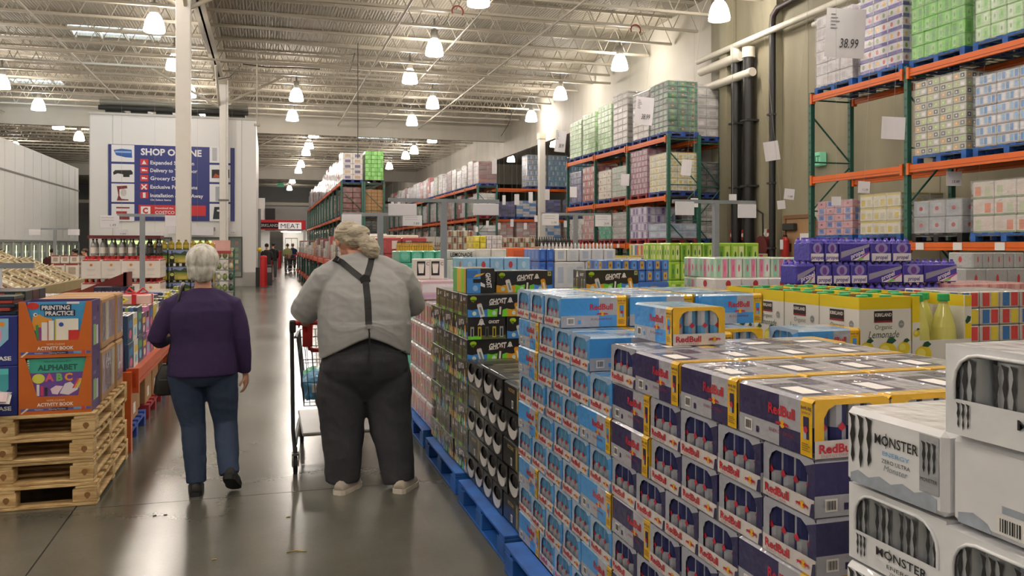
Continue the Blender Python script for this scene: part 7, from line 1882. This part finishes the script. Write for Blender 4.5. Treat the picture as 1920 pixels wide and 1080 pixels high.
def book(c, w_, h, th):
    k = (c, round(w_, 2), round(h, 2), round(th, 3))
    if k not in bks:
        b = MB(); m = mat(c, rough=.4); b.box(-th/2, -w_/2, 0, -th/2+.002, w_/2, h, m); b.box(th/2-.002, -w_/2, 0, th/2, w_/2, h, m); b.box(-th/2, -w_/2, 0, th/2, -w_/2+.002, h, m)
        b.box(-th/2+.002, -w_/2+.004, .003, th/2-.002, w_/2-.004, h-.003, mat('e4dfd2'))
        p = MB(); f = frame((th/2, 0, 0), (0,1,0), (0,0,1)); c2 = mat(rr.choice(['e8e4dc', 'd9b83a', 'c93a4a', '3f7ab0', '5aa05a', '2a2a30'])); p.prect(f, -w_*.35, h*.55, w_*.35, h*.8, c2, 1); p.pdisc(f, 0, h*.3, w_*.25, h*.16, mat(rr.choice(['e0a03a', '7ac0d8', 'd86a8a', 'e8e0d0'])), 1, 12)
        bks[k] = [('cover', b.mesh('cover'), (0,0,0), [('printing', p.mesh('printing'), (0,0,0))])]
    return bks[k]
y = 7.02; i = 0; TB = .606
while y < 11.6:          # stacks of picture books facing the aisle, one leaning column after another
    w_ = rr.choice([.2, .22, .26]); h = rr.choice([.21, .22, .235, .2]); lay = 2
    c1 = bookcol(i)
    x = -1.05
    for k in range(4):
        c1 = bookcol(k)
        for q in range(lay):
            if q and k == 3: continue
            inst(('book', 'book', book(c1, w_, h, .03)), (x-.034*k - .006*q, y+w_/2, TB+q*(h+.002)), 0, 'picture book on the orange rack, column %s, %s layer, %s from aisle' % (nth(i), nth(q), nth(k)), 'books standing along the aisle')
    y += w_+.012; i += 1
# packed book crates behind them up to the same height
for k in range(11):
    y = 7.15+.42*k
    for q in range(2): 
        for xx_ in (-1.38, -1.80):
            st = rr.choice([st_kbox, S(base='35306a', patch=['4a4590', 'd0ccd8'], pw=.1), S(base='c9c4b4', patch=['d8b83a', 'b0403a', '4a7ab0'], pw=.1)])
            kk = ('crate', st['base']); 
            if kk not in CACHE: CACHE[kk] = carton_mesh(.38, .40, .2, st, 0)
            inst(('book_crate', 'carton', [('carton', CACHE[kk], (0,0,0))]), (xx_, y, TB+.201*q), 0, 'crate of books on the orange rack, %s from near end, %s layer, %s row' % (nth(k), nth(q), 'near' if xx_ > -1.5 else 'inner'), 'book crates on the low rack')
# flat books and boxes lying on top
cl = ['2c2f6a', '2a2c5c', '35407a', 'd8d4cc', 'c8453a', 'e8d84a', '5a3f7a']
for k in range(8):
    y = 7.2+.5*k; hh = TB+.404
    for q in range(3 if k < 2 else 1):
        b = MB(); b.bbox(-.17, -.13, 0, .17, .13, .03, mat(cl[(k+q*3) % 7] if k > 1 else cl[q % 3], rough=.35), .003)
        o = link('book', b.mesh('cover'), None, (-1.38+rr.uniform(-.02,.02), y, hh+.0305*q), (0,0,rr.uniform(-.1,.1))); props(o, 'large flat book on the crates, pile %s from near end, %s from bottom' % (nth(k), nth(q)), 'book', 'flat books on the crates')
    for q in range(1):
        b = MB(); b.bbox(-.16, -.12, 0, .16, .12, .035, mat(rr.choice(['e0dcd4', '8fb0c8', 'd8c8b0', 'b8404a', '3a3f70', 'e8c83a']), rough=.35), .003)
        o = link('book', b.mesh('cover'), None, (-1.80+rr.uniform(-.02,.02), y+.1, hh+.0355*q), (0,0,rr.uniform(-.15,.15))); props(o, 'flat book on the inner crates, pile %s from near end, %s from bottom' % (nth(k), nth(q)), 'book', 'flat books on the inner crates')
t = thing('gift_bow', 'bright yellow ribbon bow lying on the books behind the activity book boxes', 'bow', (-1.25, 7.75, TB+.404+.094)); BOW = mat('e8d82a', rough=.3, coat=.5)
for k in range(7):
    a = k*2*math.pi/7; b = MB(); b.tube([(0,0,0),(math.cos(a)*.05,math.sin(a)*.05,.05),(math.cos(a)*.1,math.sin(a)*.1,.03),(math.cos(a)*.05,math.sin(a)*.05,.0)], .012, BOW, 6); part('loop', b, t)
t = thing('gift_box', 'white and red wrapped gift tin with a red bow on the books', 'box', (-1.2, 8.6, TB+.404+.032)); b = MB(); b.bbox(-.14,-.14,0,.14,.14,.09,mat('d8b8b0', rough=.35),.008); part('tin', b, t)
b = MB(); b.box(-.145,-.02,-.0,.145,.02,.095,RED); b.box(-.02,-.145,0,.02,.145,.095,RED); b.tube([(0,0,.09),(.06,0,.15),(.1,0,.11),(0,0,.09)], .012, RED, 6); b.tube([(0,0,.09),(-.06,0,.15),(-.1,0,.11),(0,0,.09)], .012, RED, 6); part('ribbon', b, t)
# brown cartons on blue and red pallets under the rack
PB1 = ('pallet', 'pallet', [('board_frame', pallet_mesh(.95, 1.0, DBLUE, .13), (0,0,0))]); PB2 = ('pallet', 'pallet', [('board_frame', pallet_mesh(.95, 1.0, REDP, .13), (0,0,0))])
inst(PB1, (-1.52, 7.55, 0), 0, 'dark blue pallet under the book rack, nearest of the row'); inst(PB2, (-1.52, 8.75, 0), 0, 'red pallet under the book rack'); inst(PB1, (-1.52, 9.95, 0), 0, 'dark blue pallet under the book rack beyond the red one'); inst(PB2, (-1.52, 11.1, 0), 0, 'red pallet under the far end of the book rack')
def brown(x, y, z, w_, d, h, lb, stripe=None):
    b = MB(); K2 = mat('a9825a', rough=.85, var=.12); b.bbox(-w_/2, -d/2, 0, w_/2, d/2, h, K2, .006); b.box(-w_/2-.001, -.002, h-.001, w_/2+.001, .002, h+.0008, mat('7a5a38')) 
    t = thing('cardboard_box', lb, 'box', (x, y, z)); part('box_body', b, t)
    b = MB(); b.box(-.03, -d/2-.0012, .03, .03, -d/2-.0004, h, mat('c8a878', rough=.3)); b.box(w_/2+.0004, -.09, .05, w_/2+.0012, .03, .14, WHITE)
    part('tape_and_sheet', b, t)
brown(-1.27, 7.25, .131, .36, .34, .34, 'plain brown cardboard box on the nearest blue pallet under the book rack')
brown(-1.25, 7.66, .131, .34, .36, .30, 'brown cardboard box with a white sheet, second from the near end under the rack')
brown(-1.28, 8.02, .131, .34, .3, .27, 'small brown cardboard box in front of the larger one under the rack')
brown(-1.27, 8.5, .131, .38, .42, .35, 'large brown cardboard box on the red pallet under the book rack')
brown(-1.27, 9.0, .131, .38, .42, .3, 'brown cardboard box on the red pallet, farther of the two')
brown(-1.27, 9.8, .131, .4, .5, .33, 'brown cardboard box on the second blue pallet'); brown(-1.27, 10.6, .131, .4, .45, .3, 'brown cardboard box near the far end of the rack')
t = thing('book_pack', 'green printed book pack lying on the second brown box under the rack', 'book pack', (-1.27, 7.66, .432)); b = MB(); b.bbox(-.15,-.15,0,.15,.15,.05,mat('4f8a3a'),.004); part('pack', b, t)
b = MB(); b.box(-.12,-.151,.01,.1,-.1502,.04,mat('e0dcd0')); part('printing', b, t)

# --- farther left: second book table, maroon panels, wine boxes, olive oil, produce
def slab_table(x0, x1, y0, y1, z, lb, st, n=4):
    load('book_table', lb, 'display table', (x0+x1)/2, (y0+y1)/2, 0, x1-x0, y1-y0, z-.14, st, max(2, int((x1-x0)/.5)), max(2, int((y1-y0)/.5)), 2, pal=DBLUE, wrap=False)
st_books = S(base='2a2748', patch=['3b3766', 'd8d4cc', '1f1d33'], pw=.06, pz=(.05, .95), fill=.8)
st_bookw = S(base='cfcac0', patch=['e4e0d8', 'a89f90', '3a3a44'], pw=.08, pz=(.05, .95), fill=.8)
slab_table(-3.15, -2.1, 7.6, 8.7, .9, 'low pallet of boxed books left of the orange beam rack, nearest', st_books)
slab_table(-3.2, -2.12, 9.0, 10.1, .98, 'low pallet of boxed books left of the orange beam rack, middle', st_bookw)
slab_table(-3.4, -2.2, 10.4, 11.6, 1.0, 'low pallet of boxed books left of the orange beam rack, farthest', st_books)
slab_table(-2.35, -1.3, 12.3, 13.4, .95, 'pallet of pale boxed books beyond the end of the book rack', st_bookw)
MAR = mat('6a201c', rough=.5)
t = thing('slanted_divider', 'tall dark red slanted display side panel among the book tables', 'panel', (onY(188, 9.4)[0], 9.4, .98))
b = MB(); P_ = [(-.55, 0), (.25, 0), (.25, .34)]
b.add([(x, y, z) for y in (-.02, .02) for x, z in P_], [(0,1,2),(5,4,3),(0,3,4,1),(1,4,5,2),(2,5,3,0)], MAR); part('panel', b, t)
b = MB(); b.box(.22, -.02, 0, .26, .3, .34, MAR); part('side_flap', b, t)
t = thing('display_flap', 'white triangular display flap beside the dark red panel', 'panel', (onY(196, 8.4)[0], 8.4, .90)); b = MB(); P_ = [(-.15, .0), (.3, 0), (-.15, .18)]
b.add([(x, y, z) for y in (-.01, .01) for x, z in P_], [(0,1,2),(5,4,3),(0,3,4,1),(1,4,5,2),(2,5,3,0)], WHITE); part('panel', b, t); b = MB(); b.box(-.16,-.012,0,-.14,.012,.18,WHITE); part('fold', b, t)
for k in range(9):
    b = MB(); b.bbox(-.018, -.1, 0, .018, .1, .2, mat(['241f3c', '2c2648', '1c1a2e'][k % 3]), .002); b.box(-.012,-.101,.03,.012,-.1,.16,mat('8f8aa8'))
    o = link('book', b.mesh('cover'), None, (onY(182, 9.1)[0]+.035*k, 9.12, .985)); props(o, 'upright dark novel in a row by the white flap, %s from the left' % nth(k), 'book', 'upright dark novels')
b = MB(); b.bbox(-.1,-.09,0,.1,.09,.2,mat('2c3a30'),.004); t = thing('framed_box', 'dark green box with a pale picture right of the row of dark novels', 'box', (onY(229, 9.1)[0], 9.12, .985)); part('box_body', b, t); b = MB(); b.prect(frame((0,-.09,0),(1,0,0),(0,0,1)), -.07,.04,.07,.16,mat('a8b8a0'),1); part('picture', b, t)
# wine cartons
WB = mat('e0dad4', rough=.5)
def wine_case():
    W, D, H = .29, .26, .30; b = MB(); b.bbox(-W/2, -D/2, 0, W/2, D/2, H, WB, .004); p = MB()
    for nm, fr in side_frames(W, D).items(): p.pdisc(fr, 0, .215, .022, .022, mat('d07a2c'), 1, 10); p.prect(fr, -.06, .14, .06, .15, mat('b8b2ac'), 1); p.prect(fr, -.05, .12, .05, .127, mat('b8b2ac'), 1); p.prect(fr, -.06, .05, .06, .056, mat('b8b2ac'), 1); p.prect(fr, -W*.44, H-.02, W*.44, H-.001, mat('9c2a28'), 1)
    c = MB()
    for i in range(3):
        for j in range(2): c.rev([(.035, H-.002), (.016, H+.02), (.016, H+.055), (.001, H+.056)], mat('a81f20', rough=.35), 10, (-.09+.09*i, -.06+.12*j, 0))
    return ('wine_case', 'carton', [('carton', b.mesh('carton'), (0,0,0), [('printing', p.mesh('printing'), (0,0,0))]), ('bottle_necks', c.mesh('bottle_necks'), (0,0,0))])
WC = wine_case(); WYp = 14.6
xw = onY(152, WYp)[0]; n_ = 0
zt = onY(210, WYp, 487)[1]; zrow = zt-.30
for q, zz in enumerate((zrow-.37*2, zrow-.37, zrow)):
    for i in range(4):
        for j in range(3):
            if j and q < 2 and i != 3: continue
            inst(WC, (xw+.145+.293*i, WYp+.13+.27*j, zz), 0, 'white wine carton with red caps, %s layer up, %s from left, row %s' % (nth(q), nth(i), nth(j)), 'white wine cartons')
load('pallet_load', 'pallet of white cartons under the wine cartons', 'pallet load', xw+.6, WYp+.42, 0, 1.17, .84, max(.2, zrow-.74-.142), S(base='d8d2cc', patch=['c8c2bc'], pw=.3), 3, 3, 1, wrap=False)
for i in range(8):
    for j in range(2): inst(('wine_bottle', 'bottle', bottle('1c1c1a' if i > 4 else '8a8f8c', '1a1210', 'd8d4cc' if i < 5 else '3a3a38', .037, .28)), (xw+.12+.14*i, WYp+.3+.3*j, zt+.06), 0, 'wine bottle standing on the white wine cartons, %s from the left in row %s' % (nth(i), nth(j)), 'bottles on the wine cartons')
b = MB(); b.box(0,0,0,1.1,.5,.05,mat('5a1a1c')); o = link('wine_tray', b.mesh('tray'), None, (xw+.05, WYp+.2, zt+.345)); props(o, 'long dark red tray lying on the bottles of the wine display', 'tray')
block('wine_carton', 'small white picture carton left of the wine display', 95, 148, 479, 494, 17.5, .6, S(base='d8d2cc', patch=['a89a8c'], pw=.3, fill=.6, bands=[(.88, 1, '8f2a28')]), 3, 1, 'small wine cartons', 'carton')
# olive oil cartons with pictures of green hills
st_hill = S(base='6f7a32')
def hill_case(W=.36, D=.26, H=.245):
    b = MB(); b.bbox(-W/2, -D/2, 0, W/2, D/2, H, mat('3c4420', rough=.5), .004); p = MB()
    for nm, fr in side_frames(W, D).items():
        ww = (W if nm in ('front', 'back') else D)/2-.006
        p.prect(fr, -ww, .01, ww, H-.01, mat('7f8f3c'), 1); p.prect(fr, -ww, H*.68, ww, H-.01, mat('7f8fc4'), 2); p.ppoly(fr, [(-ww, H*.6), (ww, H*.55), (ww, H*.75), (ww*.5, H*.9), (ww*.1, H*.7), (-ww*.4, H*.8), (-ww, H*.66)], mat('38482a'), 3)
        p.ppoly(fr, [(-ww, H*.1), (ww, H*.1), (ww, H*.35), (0, H*.45), (-ww, H*.3)], mat('b0a044'), 3); p.prect(fr, -ww*.1, H*.08, ww*.7, H*.28, mat('c9b45c'), 4)
        p.ppoly(fr, [(-ww*.9, .012), (-ww*.45, .012), (-ww*.45, H*.5), (-ww*.62, H*.68), (-ww*.62, H*.9), (-ww*.74, H*.9), (-ww*.74, H*.68), (-ww*.9, H*.5)], mat('20261a'), 5); p.pdisc(fr, -ww*.68, H*.42, ww*.2, H*.12, mat('c9cc7a'), 6, 10)
    return ('oil_carton', 'carton', [('carton', b.mesh('carton'), (0,0,0), [('printing', p.mesh('printing'), (0,0,0))])])
HC = hill_case(); HY = 15.6; xh = onY(271, HY)[0]; zh0 = [onY(300, HY, yy)[1] for yy in (494, 526, 556, 588, 620)]
for q, zz in enumerate(zh0):
    for i in range(3):
        inst(HC, (xh+.19+.372*i, HY+.13, zz), 0, 'landscape picture carton left of the column, %s layer from top, %s from left' % (nth(q), nth(i)), 'landscape cartons left of the column')
for i in range(3):
    for j in range(0): inst(HC, (xh+.19+.372*i, HY+.13+.27*j, zh0[0]), 0, 'olive landscape carton in the top layer, %s from left, row %s' % (nth(i), nth(j)), 'landscape cartons top rows')
    for q in range(4):
        b = MB()
        for k in range(4): b.box(-.16+.1*k, -.1, -.075, -.12+.1*k, .1, -.001, mat('1c2018'))
        o = link('bottle_shoulders', b.mesh('bottle_shoulders'), None, (xh+.19+.372*i, HY+.13, zh0[q])); props(o, 'dark bottle shoulders between landscape cartons, gap %s from top, %s from left' % (nth(q), nth(i)), 'bottles', 'bottle shoulders between cartons')
zz = zh0[0]+.245
for i in range(9): inst(('oil_tin', 'bottle', bottle('8a7a24', '5c4f18', 'b09a34', .05, .17)), (xh+.06+.12*i, HY+.14, zz), 0, 'golden oil bottle on top of the landscape cartons, %s from the left' % nth(i), 'oil bottles on the landscape cartons')
load('pallet_load', 'pallet base under the landscape cartons', 'pallet load', xh+.56, HY+.4, 0, 1.12, .8, max(.1, zh0[-1]-.142), st_dark, 3, 2, 1, wrap=False)
# right of the column: golden packs and produce-printed bag stand
block('golden_carton', 'golden carton behind the woman right of the white column', 360, 402, 455, 470, 18.2, .5, S(base='b8962c', patch=['9c7d22', 'd0b04a'], pw=.12), 4, 1, 'golden cartons', 'carton')
x0 = onY(424, 22)[0]; t = thing('produce_rack', 'narrow rack of bagged produce beside the red card right of the woman', 'rack', (onY(416, 21)[0], 21.0, 0))
for x in (-.28, .28): b = MB(); b.box(x-.02, -.02, 0, x+.02, .02, 1.5, GRN); part('upright', b, t)
for q in range(5):
    b = MB(); b.box(-.28, -.15, .22+.26*q, .28, .15, .235+.26*q, STEEL); s = part('shelf', b, t)
    for k in range(4):
        b = MB(); b.ball((0,0,.09), (.06,.08,.085), film(rr.choice(['c9c4a0', '4a6a3a', 'b0a884', '8fa060', 'd8d4c0', '2f4a3a'])), 10, 8); link('produce_bag', b.mesh('produce_bag'), s, (-.2+.135*k, 0, .235+.26*q))
b = MB(); b.box(-.22,-.17,1.42,.2,-.15,1.72,mat('d8a8a0')); b.box(-.2,-.172,1.40,.22,-.17,1.47,mat('a03a3a')); part('header_card', b, t)
# produce bins along the cooler
KB = mat('cdbb94', rough=.7, var=.15, scale=12.)
def tray_mesh():
    b = MB(); W, D, H = .5, .36, .1; T = .012
    b.box(-W/2, -D/2, 0, W/2, D/2, T, KB); b.box(-W/2, -D/2, T, W/2, -D/2+T, H*.8, KB); b.box(-W/2, D/2-T, T, W/2, D/2, H*.8, mat('ddcfae', rough=.7)); b.box(-W/2, -D/2+T, T, -W/2+T, D/2-T, H*1.3, mat('ddcfae', rough=.7)); b.box(W/2-T, -D/2+T, T, W/2, D/2-T, H*.8, mat('ddcfae', rough=.7)); b.box(-W/2+.03, -D/2+T, T, -W/2+.2, D/2-T, H*.5, mat('efe9dc', rough=.5))
    return b.mesh('tray_body')
TM = tray_mesh(); fills = []
for c in ('5b4a32', '8a744a', 'dcd6c8', '6a4028', '5f5236', 'a08c6a'):
    b = MB(); r2 = random.Random(c)
    for i in range(5):
        for j in range(3): b.ball((-.19+.095*i+r2.uniform(-.01,.01), -.1+.1*j, .045), (.045,.045,.035), mat(c, rough=.5, var=.3), 7, 5)
    fills.append(b.mesh('packed_fruit'))
def bin_row(p0, p1, y0, zf, rows, lb):
    pass
bins = thing('produce_bin', 'long slanted wooden produce bin with an orange rack beneath, left side', 'bin', (-5.0, 12.0, 0))
k_ = 0
for (X0_, Y0_, nY, zb, nm) in ((-3.7, 12.0, 16, 1.02, 'front'), (-4.3, 12.2, 16, 1.16, 'middle'), (-4.9, 12.6, 16, 1.29, 'back'), (-6.0, 15, 14, 1.3, 'far')):
    t = bins if nm == 'front' else thing('produce_bin', 'long wooden produce bin, %s row on the left' % nm, 'bin', (X0_, Y0_, 0)); off = (X0_+5.0, Y0_-12.0) if nm == 'front' else (0, 0)
    b = MB(); b.bbox(off[0]-.34, off[1]-.25, zb-.24, off[0]+.3, off[1]+nY*.4+.1, zb-.06, mat('a5946c', rough=.7), .01); part('bin_board', b, t)
    b = MB(); b.box(off[0]-.25, off[1]-.2, zb-.38, off[0]+.26, off[1]+nY*.4, zb-.25, metalp('b5482a')); part('beam', b, t)
    for q in range(4): b = MB(); b.box(off[0]+.18, off[1]+q*1.6, 0, off[0]+.24, off[1]+q*1.6+.06, zb-.3, metalp('c85a22')); part('leg', b, t)
    for q in range(4): b = MB(); b.box(off[0]-.24, off[1]+q*1.6, 0, off[0]-.18, off[1]+q*1.6+.06, zb-.3, metalp('c85a22')); part('leg', b, t)
    for i in range(nY):
        r_ = thing('produce_tray', 'slanted cardboard produce tray in the %s bin row, %s from near end' % (nm, nth(i)), 'tray', (X0_, Y0_+.4*i, zb-.02), group='produce trays in the wooden bins', rot=(.16, .46, 0))
        link('tray_body', TM, r_); link('packed_fruit', fills[(i*5+k_) % 6], r_)
    k_ += 1
x, z = onY(30, 6.6, 498); t = thing('price_sign', 'grey sign bar sticking in from the left edge above the book boxes', 'sign', (-2.25, 6.6, z))
x1 = onY(64, 6.6)[0]; b = MB(); b.box(-.6, -.02, -.02, x1+2.25, .02, .02, GREYM); part('bar', b, t); x2 = onY(6, 6.6)[0]
b = MB(); b.box(-.6, -.03, -.36, x2+2.25, -.02, -.02, CARD); part('sign_plate', b, t); b = MB(); b.box(-.62,-.02,-z,-.58,.02,.02,GREYM); part('post', b, t)
# price plates of the block wall
for i, (px, py, w_, h, pr) in enumerate(((228, 436, 24, 12, '7.99'), (290, 440, 30, 10, ''), (370, 433, 60, 16, ''), (435, 434, 14, 9, '5.49'), (330, 432, 30, 12, ''))):
    card(px, py, BY-.3, w_, h, 'small white price plate on the white block wall above the windows, %s from the left' % nth((0, 1, 3, 4, 2)[i]), pr or None)
for i, (px, w_) in enumerate(((335, 24), (380, 50))):
    a = onY(px-w_/2, BY-.03, 430); c = onY(px+w_/2, BY-.03, 430)
    b = MB(); fr = frame((0, 0, 0), (1,0,0), (0,0,1))
    n_ = int(w_/4)
    for k in range(n_): x = a[0]+(c[0]-a[0])*k/n_; b.prect(fr, x, a[1]-.06, x+(c[0]-a[0])/n_*.62, a[1]+.08, mat('8b8789'), 1)
    part('lettering', b, sg)
# small dirt spots on the floor by the camera: scuffs and bits of straw
for i, (px, py) in enumerate(((556, 1035), (540, 970), (402, 1050), (290, 968), (310, 966))):
    x, y = onZ(px, py, 0.0); b = MB()
    b.tube([(x-.05, y, .003), (x, y+.015, .004), (x+.05, y-.01, .003)] if i == 0 else [(x-.01, y, .003), (x+.01, y+.004, .003)], .003, mat('a58f4a' if i < 3 else '2a241c'), 5)
    o = link('straw_scrap', b.mesh('scrap')); props(o, 'tiny scrap on the polished foreground floor, %s from the curved one' % nth(i), 'scrap', 'scraps on the floor')
